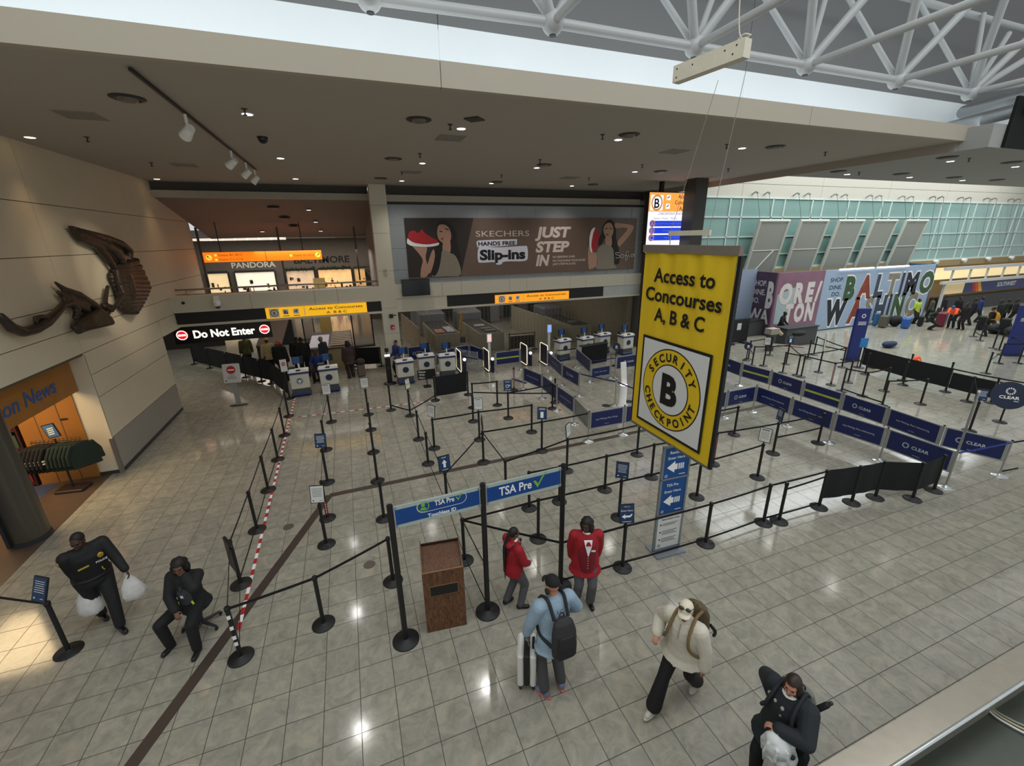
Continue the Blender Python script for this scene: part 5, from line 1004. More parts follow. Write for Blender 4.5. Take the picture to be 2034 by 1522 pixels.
for i, (x, y) in enumerate(((5.0, 30.5), (8.2, 30.0), (9.3, 29.6), (10.4, 27.9), (2.6, 27.0))):
    t = thing('light_tube', 'upright lit tube lamp, ' + ('leftmost but one', 'left of the grey cabin', 'right of the middle lane', 'on the slatted partition end', 'leftmost behind the pillar')[i] + ' in the checkpoint', 'lamp', (x, y, 0), 0, 'upright tube lamps in the checkpoint')
    mb = MB(); mb.cyl((0,0,0), (0,0,1.9), .025); mb.cyl((0,0,0), (0,0,.02), .15); mb.build('post', DARK, t); mb = MB(); mb.cyl((0,0,1.9), (0,0,2.45), .05); mb.build('tube', mat('tube_glow', '#ffe9b8', .4, emit=1.6, var=0), t)
t = thing('yellow_pole_sign', 'slanted yellow board standing between the left and middle lanes', 'board', (6.0, 25.0, 0)); mb = MB(); mb.box((0,0,1.05), (.12,.3,1.5), rot=Matrix.Rotation(rad(10), 3, 'Y')); mb.build('board', mat('ochre_board', '#a5803a', .6), t); mb = MB(); mb.box((0,0,.15), (.4,.4,.3)); mb.build('foot', DARK, t)
# left opening: low wall, steps, gates, pillar
mb = MB(); mb.bx(-2.3, -.35, 21.95, 22.1, 0, .98); mb.mi = 1; mb.bx(-2.3, -.35, 21.9, 22.15, .98, 1.04); tag(mb.build('low_wall', [mat('yellowed_cream', '#b5a878', .5), JOINT]), 'low cream wall in the left checkpoint opening', 'wall')
t = thing('inspection_table', 'inspection table with roller steps behind the low cream wall', 'table', (-1.2, 24.5, 0)); mb = MB(); mb.bx(-1.1, 1.0, -1.6, 2.8, 0, .85); mb.build('table_body', mat('table_grey', '#57524e', .6), t)
mb = MB(); mb.slab([(-1.05,-1.5,.86), (-.15,-1.5,.86), (-.15,1.2,.95), (-1.05,1.2,.95)], Z_, .03); mb.build('pale_sheet', TR2, t)
for i in range(9): mb = MB(); mb.bx(-.05, .95, -1.45+i*.45, -1.2+i*.45, .86, .92); mb.build('roller_tray', mat('tan_tray', '#8b7b68', .5), t)
for x, y, s, nm in ((.45, 26.2, 1.0, 'black framed glass screen right of the inspection table'), (-3.0, 29.5, 1.1, 'black framed glass screen behind the seated officer'), (-2.4, 28.5, .9, 'black framed glass screen far behind the inspection table')):
    t = thing('framed_screen', nm, 'screen', (x, y, 0)); mb = MB()
    for sx in (-.55, .55): mb.box((sx*s,0,1.0), (.07,.07,2.0))
    mb.box((0,0,1.97), (1.17*s,.07,.07)); mb.box((0,0,.06), (1.17*s,.3,.06)); mb.build('frame', BLACK, t); mb = MB(); mb.box((0,0,1.0), (1.04*s,.02,1.9)); mb.build('pane', mat('tinted_pane', '#7e7a78', .2, alpha=.35), t)
mb = MB(); mb.bx(-1.9, -1.3, 28.0, 28.6, 0, 3.85); o = mb.build('trim_12', mat('ochre_pillar', '#a08a4a', .6)); o['kind'] = 'structure'
t = thing('conveyor_ramp', 'brown conveyor ramp at the left of the checkpoint', 'conveyor', (-4.3, 26.5, 0)); mb = MB(); mb.slab([(-.6,-1.5,.7), (.6,-1.5,.7), (.9,2.5,2.0), (-.3,2.5,2.0)], Z_, .12); mb.build('ramp_bed', mat('ramp_brown', '#4f4136', .6), t); mb = MB(); mb.bx(-.6,.6,-1.4,-1.1,0,.75); mb.bx(-.2,.8,2.1,2.4,0,2.0); mb.build('ramp_leg', DARK, t)
# ------------------------------------------------------------------ shops far beyond the upper-left opening
mb = MB(); mb.bx(-24, 16, 47, 47.3, 0, 7); o = mb.build('wall_shopfronts', mat('shopfront_grey', '#6d6660', .7, var=.1, scale=2)); o['kind'] = 'structure'
def bay(x0, x1, label, tint, e):
    t = thing('shop_window', label, 'shop window', ((x0+x1)/2, 46.6, 0)); mb = MB(off=t.location); mb.bx(x0, x1, 46.8, 46.95, .1, 3.3); mb.build('lit_display', mat('shop_glow_'+tint[1:], tint, .6, emit=e*.7, var=.5, scale=1.6), t)
    mb = MB(off=t.location); rnd = random.Random(int(x0*10))
    for i in range(max(2, int((x1-x0)*5))): x = x0+.2+rnd.random()*(x1-x0-.4); z = .9+rnd.random()*1.7; mb.box((x, 46.75, z), (.06+rnd.random()*.2, .08, .08+rnd.random()*.35))
    mb.build('goods', mat('shop_goods', '#4a2c20', .7, var=.6, scale=2), t); t2 = MB(off=t.location); t2.bx(x0-.1, x0, 46.6, 46.9, 0, 3.4); t2.bx(x1, x1+.1, 46.6, 46.9, 0, 3.4); t2.bx(x0, x1, 46.6, 46.9, 3.3, 3.5); t2.build('window_frame', DARK, t)
for x0, x1, w, c, e in ((-11.8, -10.2, 'far lit shop window at the left of the upper opening', '#ffe3b0', .7), (-9.6, -6.4, 'far jewellery shop window with white displays', '#fff1dc', .8), (-5.4, -3.0, 'far clothes shop window behind the orange sign', '#e8c9a8', .5), (-2.6, .4, 'far gift shop window with a warm interior', '#ffc98a', .75), (.7, 2.6, 'far shop window full of coloured goods', '#e2b070', .55), (3.0, 5.5, 'far dark wooden shop window at the right', '#5a3c22', .15)): bay(x0, x1, w, c, e)
mb = MB(); mb.text('PANDORA', (-8.0, 46.995, 3.72), X_, Z_, .5, width=3.6, off=.02); tag(mb.build('shop_name', INKW), 'white shop name lettering far behind the orange gates sign', 'lettering')
mb = MB(); mb.text('BALTIMORE', (-2.1, 46.995, 3.95), X_, Z_, .62, width=5.0, off=.03); tag(mb.build('shop_name', INKK), 'black shop name lettering on the far right shopfront', 'lettering')
mb = MB(); rnd = random.Random(3)
for i in range(90): x = -5.5+rnd.random()*6; mb.cap((x, 46.4, 3.35+rnd.random()*.3), (x+rnd.random()*.4-.2, 46.3, 3.2+rnd.random()*.3), .05, .01, 5)
tag(mb.build('garland', mat('garland_green', '#27301a', .9)), 'dark leafy garland across the far shopfronts', 'garland', kind='stuff')
# downlights in the sloping soffit
# ------------------------------------------------------------------ people
def ik(a, c, l1, l2, hint):
    a = Vector(a); c = Vector(c); v = c-a; L = min(v.length, (l1+l2)*.995); d = v.normalized(); c = a+d*L
    x = (l1*l1-l2*l2+L*L)/(2*L); h = math.sqrt(max(l1*l1-x*x, 0)); hv = Vector(hint); hv = (hv-d*hv.dot(d))
    hv = hv.normalized() if hv.length > 1e-5 else d.orthogonal().normalized()
    return a+d*x+hv*h, c
SKIN_D = mat('dark_brown_skin', '#4a3026', .55, var=.05); SKIN_M = mat('brown_skin', '#6f4a38', .55, var=.05); SKIN_L = mat('fair_skin', '#b98168', .55, var=.05); SKIN_T = mat('tan_skin', '#946650', .55, var=.05)
HAIRB = mat('black_hair', '#14110f', .6, var=.3, scale=40); HAIRBR = mat('brown_hair', '#2c1a12', .5, var=.35, scale=40); EYE = mat('dark_eye', '#120d0b', .3, var=0); LIP = mat('lip', '#6a3a34', .5, var=0)
def person(label, loc, rz, H=1.72, top=None, pants=None, skin=None, shoe=None, girth=1.0, pelvis=(0,0,0), lean=0.0, side=0.0, twist=0.0, feet=None, hands=None, elbow=None, knee=None, head=(0,0), vox=.009, hair=None, cap=None, hem=.80, flare=0.0, loose=1.0, hflare=1.0, group=None, curl=.7, legs_in=True, sleeve=True, face=True, fist=False):
    """figure facing +y, its right hand towards +x; lengths for a height of 1.75 m then scaled"""
    k = H/1.75; loc = Vector(loc); Rz = Matrix.Rotation(rz, 3, 'Z')
    def L(p): return (Rz.transposed() @ (Vector(p)-loc))/k           # place in the hall -> figure space
    pv = Vector((0,0,.93))+Vector(pelvis)
    Rt = Matrix.Rotation(twist, 3, 'Z') @ Matrix.Rotation(-lean, 3, 'X') @ Matrix.Rotation(side, 3, 'Y')
    def T(p): return pv+Rt @ (Vector(p)-Vector((0,0,.93)))            # upper body
    feet = feet or [(.11, .03, 0), (-.11, -.03, 0)]
    an = []; kn = []; hp = []; fd = []
    for i, s in enumerate((1, -1)):
        f = feet[i]; f = L(f[1]) if f[0] == 'w' else Vector(f[:3]); yawf = feet[i][3] if feet[i][0] != 'w' and len(feet[i]) > 3 else (feet[i][2] if feet[i][0] == 'w' and len(feet[i]) > 2 else -s*.15)
        h = pv+Matrix.Rotation(twist*.4, 3, 'Z') @ Vector((s*.092*girth, 0, -.03)); a = f+Vector((0,0,.085)); kh = (knee[i] if knee else (0, 1, 0))
        m, a2 = ik(h, a, .44, .43, kh); hp.append(h); kn.append(m); an.append(a2); d = Vector((math.sin(-yawf)*-1*-1, math.cos(yawf), 0)); fd.append(Vector((-math.sin(yawf), math.cos(yawf), 0)))
    hands = hands or [(.27, .08, .80), (-.27, .08, .80)]
    sh = []; el = []; wr = []
    for i, s in enumerate((1, -1)):
        q = hands[i]; q = L(q[1]) if q[0] == 'w' else Vector(q); a = T((s*.185*(.5+.5*girth), 0, 1.415)); m, w = ik(a, q, .29, .26, elbow[i] if elbow else (s*.5, -1, -.2)); sh.append(a); el.append(m); wr.append(w)
    g = girth
    def torso(mb, e, z0, z1=1.47, fl=0.0):
        prof = [(.80,.155*g,.115*g), (.93,.168*g,.125*g), (1.06,.150*g,.118*g*(1+.25*(g-1))), (1.18,.158*g,.120*g), (1.30,.170*(.5+.5*g),.122*g), (1.40,.168*(.5+.5*g),.105), (1.46,.105,.075), (1.49,.065,.062)]
        rings = []
        pr = [q for q in prof if z0-1e-6 <= q[0] <= z1+.05]
        if pr[0][0] > z0+.02: pr = [(z0, pr[0][1]*1.02+fl, pr[0][2]*1.02+fl)]+pr
        for (z, rx, ry) in pr: f = fl*max(0, (1.05-z)/.25); rings.append((T((0, .012 if z > 1 else 0, z)), Rt @ Vector((rx+e+f, 0, 0)), Rt @ Vector((0, ry+e+f, 0))))
        mb.loft(rings)
        for i in (0, 1): mb.cap(sh[i], T((0, 0, 1.40)), .062+e, .07+e)
    Rh = Rt @ Matrix.Rotation(head[0], 3, 'Z') @ Matrix.Rotation(-head[1], 3, 'X')
    nb = T((0, .0, 1.47)); hc = nb+Rt @ Vector((0, .012, .055))+Rh @ Vector((0, .018, .105))
    def Hd(x, y, z): return hc+Rh @ Vector((x, y, z))
    mb = MB(); torso(mb, 0, .85); mb.ell(pv+Vector((0,0,-.03)), (.155*g, .12*g, .12))
    for i, s in enumerate((1, -1)):
        mb.chain([hp[i], kn[i], an[i]], [.082*g**.5, .056, .040]); mb.ell(kn[i], (.055,.058,.06)); mb.cap(kn[i]+(an[i]-kn[i])*.15+fd[i]*-.015, kn[i]+(an[i]-kn[i])*.5+fd[i]*-.012, .05, .045)
        mb.cap(an[i]+Vector((0,0,-.045))-fd[i]*.04, an[i]+Vector((0,0,-.055))+fd[i]*.13, .036, .028)
        mb.chain([sh[i], el[i], wr[i]], [.050*g**.4, .038, .027])
        # hand: palm, four fingers of different length bent at the knuckle, a thumb at the side
        d = (wr[i]-el[i]).normalized(); hx = Vector((0,0,1)).cross(d); hx = (hx.normalized() if hx.length > .05 else Vector((0,1,0))); pn = d.cross(hx).normalized()
        inw = Vector((-s,0,0)); 
        if abs(d.z) > .6: hx = Vector((0,1,0)); hx = (hx-d*hx.dot(d)).normalized(); pn = inw-d*inw.dot(d); pn = pn.normalized() if pn.length > .1 else hx.cross(d)
        elif pn.z > 0: pn = -pn
        p0 = wr[i]+d*.02; p1 = wr[i]+d*.085
        for q in (-.024, -.008, .008, .024): mb.cap(p0+hx*q*.7, p1+hx*q, .0145, .0115, 8)
        for q, ln in ((-.027, .055), (-.009, .068), (.009, .072), (.027, .062)):
            b = p1+hx*q; m1 = b+(d*math.cos(curl*.7)+pn*math.sin(curl*.7))*ln*.55; m2 = m1+(d*math.cos(curl*1.6)+pn*math.sin(curl*1.6))*ln*.5; mb.cap(b, m1, .0098, .009, 8); mb.cap(m1, m2, .009, .0078, 8)
        tb = p0+hx*.026+d*.012; m1 = tb+(hx*.75+d*.6+pn*.35).normalized()*.036; mb.cap(tb, m1, .0125, .0105, 8); mb.cap(m1, m1+(d*.8+hx*.25+pn*.5).normalized()*.03, .0102, .0085, 8)
    mb.cap(nb-Rt @ Vector((0,.01,.03)), hc+Rh @ Vector((0,-.015,-.06)), .056, .052)
    mb.ell(Hd(0,-.008,.022), (.074,.094,.098), Rh); mb.ell(Hd(0,.028,-.045), (.054,.062,.068), Rh); mb.ell(Hd(0,.062,-.092), (.026,.022,.020), Rh)
    mb.cap(Hd(0,.088,.012), Hd(0,.104,-.030), .009, .014, 8); mb.ell(Hd(0,.082,-.066), (.024,.012,.012), Rh); mb.ell(Hd(0,.074,.034), (.055,.018,.012), Rh)
    for s in (1, -1): mb.ell(Hd(s*.075,-.008,-.008), (.010,.020,.031), Rh); mb.ell(Hd(s*.038,.058,-.028), (.024,.022,.02), Rh)
    mb.remesh(vox, 2)
    def done(mb_, nm, m, par): mb_.v = [p*k for p in mb_.v]; return mb_.build(nm, m, par)
    root = done(mb, 'person', skin or SKIN_M, None); root.location = loc; root.rotation_euler = (0, 0, rz); tag(root, label, 'person', group)
    if face:
        for s in (1, -1): m = MB(); m.ell(Hd(s*.030,.076,.006), (.015,.008,.009), Rh, 8, 6); done(m, 'eye', EYE, root)
        m = MB(); m.ell(Hd(0,.092,-.068), (.022,.006,.007), Rh, 8, 6); done(m, 'mouth', LIP, root)
    if pants:
        m = MB(); e = .014*min(loose, 1.0)
        m.ell(pv+Vector((0,0,-.03)), (.168*g+e, .135*g+e, .13)); m.loft([(pv+Vector((0,0,-.08)), Vector((.16*g+e,0,0)), Vector((0,.13*g+e,0))), (T((0,0,1.03)), Rt @ Vector((.150*g+e,0,0)), Rt @ Vector((0,.118*g+e,0)))])
        for i in (0, 1):
            d = (an[i]-kn[i]).normalized(); m.chain([hp[i]+Vector((0,0,.02)), kn[i]], [.098*g**.5+e, .068+e]); m.chain([kn[i], an[i]+d*-.02], [.068+e, .055+e+flare])
        m.remesh(vox*1.1, 4); done(m, 'trousers', pants, root)
    if top:
        m = MB(); e = .018*loose; torso(m, e, hem, fl=.02*loose*hflare)
        for i, s in enumerate((1, -1)):
            m.chain([sh[i], el[i], el[i]+(wr[i]-el[i])*(.93 if sleeve else .1)], [.066*g**.4+e, .052+e, .038+e])
        m.cap(nb-Rt @ Vector((0,.005,.02)), nb+Rt @ Vector((0,0,.012)), .075, .068)
        m.remesh(vox*1.1, 5); done(m, 'jacket', top, root)
    if shoe:
        for i in (0, 1):
            m = MB(); a = an[i]; zf = a.z-.085; f = fd[i]
            m.cap(a+Vector((0,0,-.02))-f*.03, a+Vector((0,0,-.045))-f*.035, .047, .046); m.cap(a+Vector((0,0,-.044))-f*.04, a+Vector((0,0,-.052))+f*.14, .042, .036); m.cap(a+Vector((0,0,-.055))+f*.06, a+Vector((0,0,-.052))+f*.13, .044, .040)
            m.remesh(vox*.9, 2)
            for p in m.v: p.z = max(p.z, zf)
            s_ = done(m, 'shoe', shoe if not isinstance(shoe, tuple) else shoe[0], root)
            if isinstance(shoe, tuple): m = MB(); m.loft([(a+Vector((0,0,-.085))+f*.045, f*.15, f.cross(Z_)*.05), (a+Vector((0,0,-.062))+f*.045, f*.15, f.cross(Z_)*.051)]); done(m, 'sole', shoe[1], s_)
    def scalp(m, t=.013, cut=.03):
        m.ell(Hd(0,-.016,.030), (.074+t, .092+t, .096+t), Rh); m.ell(Hd(0,-.055,-.03), (.066+t*.6, .055+t, .07), Rh)
    if hair:
        m = MB(); nm, hm = hair
        if nm == 'short': m.ell(Hd(0,-.018,.034), (.079,.094,.098), Rh)
        elif nm == 'ponytail':
            m.ell(Hd(0,-.016,.032), (.081,.098,.098), Rh); m.ell(Hd(0,-.11,.02), (.032,.03,.032), Rh); b = Hd(0,-.12,0); m.chain([b, T((0.0,-.175,1.43)), T((.0,-.185,1.15)), T((0,-.17,.92)), T((.02,-.19,.72))], [.03,.034,.028,.02,.008])
        elif nm == 'bushy':
            m.ell(Hd(0,-.022,.045), (.10,.112,.105), Rh); m.ell(Hd(.065,-.035,-.05), (.055,.075,.10), Rh); m.ell(Hd(-.065,-.035,-.05), (.055,.075,.10), Rh); m.ell(Hd(0,-.085,-.05), (.09,.06,.11), Rh)
            rn = random.Random(4)
            for _ in range(46): a, b = rn.random()*2*PI, rn.random()*1.5-.35; q = Vector((math.cos(a)*math.cos(b)*.098, math.sin(a)*math.cos(b)*.108-.03, math.sin(b)*.10+.035)); 
            for _ in range(46):
                a, b = rn.random()*2*PI, rn.random()*2.0-1.0
                q = Vector((math.cos(a)*math.cos(b)*.105, math.sin(a)*math.cos(b)*.105-.03, math.sin(b)*.13))
                if q.y < .045 or q.z > .08: m.ell(hc+Rh @ q, (.026,.026,.026), None, 8, 6)
        elif nm == 'long':
            m.ell(Hd(0,-.014,.034), (.085,.103,.102), Rh); m.ell(Hd(.06,-.02,-.05), (.034,.07,.10), Rh); m.ell(Hd(-.06,-.02,-.05), (.034,.07,.10), Rh); m.ell(Hd(0,-.075,-.08), (.085,.045,.14), Rh)
        m.remesh(vox, 2)
        for p in m.v:                                                # clear the face
            q = Rh.transposed() @ (p-hc)
            if q.y > .045 and q.z < .072: p -= Rh @ Vector((0, (q.y-.045)*.9, 0))
        done(m, 'hair', hm, root)
    if cap:
        cm, st = cap; m = MB(); m.ell(Hd(0,-.012,.048), (.088,.106,.090), Rh); m.remesh(vox, 2)
        for p in m.v:
            q = Rh.transposed() @ (p-hc)
            if q.z < .035: p += Rh @ Vector((0,0,.035-q.z))
        c = done(m, 'cap', cm, root)
        if st == 'cap':
            m = MB(); rg = []
            vs = []
            for i in range(11): a = rad(-78+15.6*i); vs.append(Hd(math.sin(a)*.078, .05+math.cos(a)*.035, .040))
            for i in range(11): a = rad(-78+15.6*i); vs.append(Hd(math.sin(a)*.074, .085+math.cos(a)*.085, .022-.012*abs(math.sin(a))))
            m.add(vs+[p+Rh @ Vector((0,0,.007)) for p in vs], [(i, i+1, 12+i, 11+i) for i in range(10)]+[(22+i, 33+i, 34+i, 23+i) for i in range(10)]+[(11+i, 12+i, 34+i, 33+i) for i in range(10)]+[(i, 22+i, 23+i, i+1) for i in range(10)]+[(0, 11, 33, 22), (10, 32, 43, 21)], True); done(m, 'visor', cm, c)
    root['_k'] = k
    return dict(root=root, k=k, T=T, Rt=Rt, Hd=Hd, Rh=Rh, wr=wr, el=el, sh=sh, hp=hp, kn=kn, an=an, loc=loc, Rz=Rz, W=lambda p: loc+Rz @ (Vector(p)*k), done=done, L=L)
def piece(P, nm, m, fn, par=None, remesh=None):
    mb = MB(); fn(mb)
    if remesh: mb.remesh(remesh, 3)
    return P['done'](mb, nm, m, par or P['root'])
def backpack(P, label, m, m2, w=.30, h=.46, d=.17, z=1.2, strapm=None, pockets=True, y0=-.15, gr=0.0):
    """worn on the back: body, pocket, straps over both shoulders, haul loop"""
    T, Rt, k = P['T'], P['Rt'], P['k']; o = P['W'](T((0, y0-d/2, z-h/2))); t = thing('backpack', label, 'backpack', o, 0)
    def mk(nm, mm, fn, par=None, rm=None):
        mb = MB(); fn(mb)
        if rm: mb.remesh(rm, 4)
        mb.v = [P['W'](p)-o for p in mb.v]; return mb.build(nm, mm, par or t)
    q = lambda x, y, zz: T((x, y0-d/2+y, z+zz))
    def body(mb):
        mb.loft([(q(0,0,-h*.5), Rt @ Vector((w*.46,0,0)), Rt @ Vector((0,d*.45,0))), (q(0,-.01,-h*.3), Rt @ Vector((w*.5,0,0)), Rt @ Vector((0,d*.55,0))), (q(0,0,h*.15), Rt @ Vector((w*.48,0,0)), Rt @ Vector((0,d*.5,0))), (q(0,.02,h*.40), Rt @ Vector((w*.38,0,0)), Rt @ Vector((0,d*.38,0))), (q(0,.035,h*.5), Rt @ Vector((w*.2,0,0)), Rt @ Vector((0,d*.2,0)))])
    b = mk('pack_body', m, body, rm=.012)
    if pockets: mk('front_pocket', m2, lambda mb: mb.loft([(q(0,-d*.45,-h*.46), Rt @ Vector((w*.38,0,0)), Rt @ Vector((0,d*.18,0))), (q(0,-d*.5,-h*.1), Rt @ Vector((w*.38,0,0)), Rt @ Vector((0,d*.2,0))), (q(0,-d*.45,h*.16), Rt @ Vector((w*.3,0,0)), Rt @ Vector((0,d*.1,0)))]), rm=.012)
    for s in (1, -1):
        pts = [q(s*w*.28, d*.4, h*.42), T((s*.105,-.07,1.50+gr)), T((s*.115,.02,1.505+gr)), T((s*.125,.125+gr,1.42)), T((s*.15,.165+gr,1.26)), T((s*(.19+gr),.08+gr,1.10)), T((s*(.20+gr),-.03,1.02)), q(s*w*.4, d*.3, -h*.3)]
        mk('strap', strapm or m2, lambda mb: mb.tube(spline(pts, False, 4), .021, 6))
    mk('haul_loop', strapm or m2, lambda mb: mb.tube(spline([q(-.03,d*.3,h*.46), q(-.02,d*.35,h*.58), q(.02,d*.35,h*.58), q(.03,d*.3,h*.46)], False, 4), .008, 6))
    return t, q, mk
UNI = mat('black_uniform', '#16171a', .75, var=.12, scale=14); REDJ = mat('red_jacket', '#9c1220', .75, var=.1, scale=12); GREYT = mat('grey_trousers', '#55565a', .8, var=.08, scale=14); BSHOE = mat('black_shoe', '#121214', .4)
# --- police officer with two white bags
hl, hr_ = at(258, 1142, .90), at(166, 1165, .82)
P = person('police officer in black uniform walking with a white carrier bag in each hand', (-4.34, 7.42, 0), rad(-140), 1.84, UNI, UNI, SKIN_D, BSHOE, girth=1.22, lean=.10, feet=[('w', at(206, 1226)-Vector((0,0,0)), 0), ('w', at(243, 1252), 0)], hands=[('w', hr_), ('w', hl)], head=(-.75, .25), hair=('short', HAIRB), hem=.95, hflare=.2, vox=.010)
T = P['T']; ph = P
piece(P, 'duty_belt', BLACK, lambda mb: mb.loft([(T((0,0,.955)), P['Rt'] @ Vector((.236,0,0)), P['Rt'] @ Vector((0,.182,0))), (T((0,0,1.0)), P['Rt'] @ Vector((.236,0,0)), P['Rt'] @ Vector((0,.182,0)))]))
piece(P, 'vest', mat('black_vest', '#0f1012', .8), lambda mb: mb.loft([(T((0,.015,1.04)), P['Rt'] @ Vector((.208,0,0)), P['Rt'] @ Vector((0,.175,0))), (T((0,.02,1.2)), P['Rt'] @ Vector((.212,0,0)), P['Rt'] @ Vector((0,.185,0))), (T((0,.02,1.36)), P['Rt'] @ Vector((.21,0,0)), P['Rt'] @ Vector((0,.175,0))), (T((0,.01,1.42)), P['Rt'] @ Vector((.16,0,0)), P['Rt'] @ Vector((0,.13,0)))]), remesh=.012)
piece(P, 'badge', mat('gold_badge', '#c9a23a', .35, .6), lambda mb: mb.ell(T((-.11,.200,1.345)), (.038,.014,.045), P['Rt']))
def pol(mb): xd = P['Rt'] @ Vector((-1,0,0)); mb.text('POLICE', T((-.10,.226,1.255)), xd, P['Rt'] @ Z_, .032, width=.13, off=.02)
piece(P, 'chest_lettering', INKW, pol)
piece(P, 'name_tape', mat('yellow_tape', '#b8a43a', .6), lambda mb: mb.box(T((.10,.216,1.27)), (.12,.008,.022), rot=P['Rt']))
piece(P, 'radio_cord', MATS['yellow_tape'], lambda mb: mb.tube([T((-.08,.222,1.16)), T((-.085,.225,1.12)), T((-.10,.222,1.09))], .007, 6))
for i, s in enumerate((1, -1)): q = P['sh'][i]; piece(P, 'shoulder_patch', MATS['gold_badge'], lambda mb: mb.ell(q+P['Rt'] @ Vector((s*.082,.01,-.05)), (.012,.035,.04), P['Rt']))
BAGW = mat('white_plastic_bag', '#dedcda', .45, var=.08, scale=12, bump=.6)
def carrier(h, label, w, d, ht, rz, seed):
    t = thing('carrier_bag', label, 'bag', h-Z_*ht, rz); rn = random.Random(seed); mb = MB(); N = 18; rings = []
    prof = [(0,.36),(.05,.46),(.25,.50),(.55,.42),(.8,.22),(.94,.09),(1.0,.05)]
    vs = []
    for (z, r) in prof:
        for i in range(N): a = 2*PI*i/N; j = 1+.12*math.sin(i*2.3+seed+z*5)+.06*math.sin(i*5.1+z*9); vs.append(Vector((math.cos(a)*r*w*j, math.sin(a)*r*d*j, z*ht*.93)))
    fs = [tuple(range(N-1,-1,-1)), tuple(range((len(prof)-1)*N, len(prof)*N))]
    for q in range(len(prof)-1):
        for i in range(N): fs.append((q*N+i, q*N+(i+1)%N, (q+1)*N+(i+1)%N, (q+1)*N+i))
    mb.add(vs, fs, True); mb.build('bag_body', BAGW, t); mb = MB(); mb.tube(spline([(-.03,0,ht*.9), (-.02,0,ht*1.0), (.02,0,ht*1.0), (.03,0,ht*.9)], False, 4), .008, 6); mb.build('handle', BAGW, t)
wl, wrr = P['W'](P['wr'][1]), P['W'](P['wr'][0])
carrier(wl+Vector((0,0,-.05)), 'white carrier bag in the police officer\'s left hand, nearer the queue', .30, .20, .50, .4, 1); carrier(wrr+Vector((0,0,-.06)), 'white carrier bag in the police officer\'s right hand, nearer the shop', .32, .22, .55, .2, 5)
# --- seated guard on a wheeled stool
gl = at(400, 1262); gl = Vector((-2.92, 6.72, 0))
P = person('seated guard in a black jacket resting his cheek on his hand', gl, rad(165), 1.74, UNI, mat('black_trousers', '#131417', .8, var=.1), SKIN_M, BSHOE, pelvis=(0,-.05,-.33), lean=.06, feet=[(.26,.30,0,-.2), (-.20,.42,0,.1)], knee=[(.5,1,.8), (-.2,1,.8)], hands=[(.03,.30,.72), (-.10,.10,1.18)], elbow=[(1,-.2,-.6), (-1,.25,-.7)], head=(.25,.12), hair=('bushy', HAIRB), hem=.83, loose=1.5)
T = P['T']; Rt = P['Rt']
piece(P, 'grey_shirt', mat('charcoal_shirt', '#3b4044', .8, var=.06), lambda mb: mb.loft([(T((.0,.085,.98)), Rt @ Vector((.11,0,0)), Rt @ Vector((0,.095,0))), (T((0,.095,1.2)), Rt @ Vector((.11,0,0)), Rt @ Vector((0,.095,0))), (T((0,.075,1.38)), Rt @ Vector((.06,0,0)), Rt @ Vector((0,.07,0))), (T((0,.04,1.45)), Rt @ Vector((.045,0,0)), Rt @ Vector((0,.05,0)))]), remesh=.012)
HV = mat('high_visibility_yellow', '#b9cf2c', .5, emit=.12)
for s in (1, -1): piece(P, 'vest_edge', HV, lambda mb: mb.tube([T((s*.10,.165,1.05)), T((s*.12,.165,.96)), T((s*.15,.14,.90))], .014, 6))
piece(P, 'lanyard', BLACK, lambda mb: mb.tube(spline([T((-.05,.11,1.44)), T((-.02,.165,1.3)), T((0,.175,1.2)), T((.03,.165,1.3)), T((.05,.11,1.44))], False, 4), .006, 6))
piece(P, 'pass_card', INKW, lambda mb: mb.box(T((0,.185,1.17)), (.04,.006,.05), rot=Rt))
t = thing('stool', 'black wheeled stool under the seated guard', 'stool', gl+Matrix.Rotation(rad(165), 3, 'Z') @ Vector((0,-.07,0)), rad(165))
mb = MB(); mb.lathe((0,0,0), [(.17,.42),(.20,.44),(.20,.47),(.18,.485)]); mb.build('seat', mat('stool_vinyl', '#1b1c1f', .5), t); mb = MB(); mb.cyl((0,0,.1), (0,0,.43), .03); mb.build('column', DARK, t)
for i in range(5):
    a = 2*PI*i/5+.3; e = Vector((math.cos(a)*.27, math.sin(a)*.27, .075)); mb = MB(); mb.tube([(0,0,.11), e], [.03,.02]); l = mb.build('leg', DARK, t); mb = MB(); mb.cyl(e+Vector((-.012,0,-.045)), e+Vector((.012,0,-.045)), .03, n=12); mb.build('caster', BLACK, l)
# --- two assistants in red
P = person('person in a red jacket with a long dark ponytail standing in profile', (1.95, 5.36, 0), rad(-78), 1.55, REDJ, GREYT, SKIN_M, BSHOE, girth=1.12, feet=[('w', at(1034, 1208), -.5), ('w', at(1006, 1198), .1)], hands=[(.15,.24,.98), (-.12,.25,.98)], elbow=[(1,-.6,-.3), (-1,-.6,-.3)], head=(-.05,.02), hair=('ponytail', HAIRB), hem=.78, loose=1.25)
T, Rt = P['T'], P['Rt']
piece(P, 'collar', INKW, lambda mb: mb.loft([(T((0,.02,1.455)), Rt @ Vector((.078,0,0)), Rt @ Vector((0,.075,0))), (T((0,.03,1.515)), Rt @ Vector((.066,0,0)), Rt @ Vector((0,.064,0)))]))
piece(P, 'hood', REDJ, lambda mb: (mb.ell(T((0,-.10,1.44)), (.12,.07,.07), Rt), mb.ell(T((.08,-.05,1.46)), (.05,.07,.045), Rt), mb.ell(T((-.08,-.05,1.46)), (.05,.07,.045), Rt)), remesh=.012)
piece(P, 'microphone', BLACK, lambda mb: (mb.ell(T((.03,.15,1.46)), (.028,.026,.03), Rt), mb.tube([T((.03,.14,1.44)), T((.04,.15,1.36))], .006, 6)))
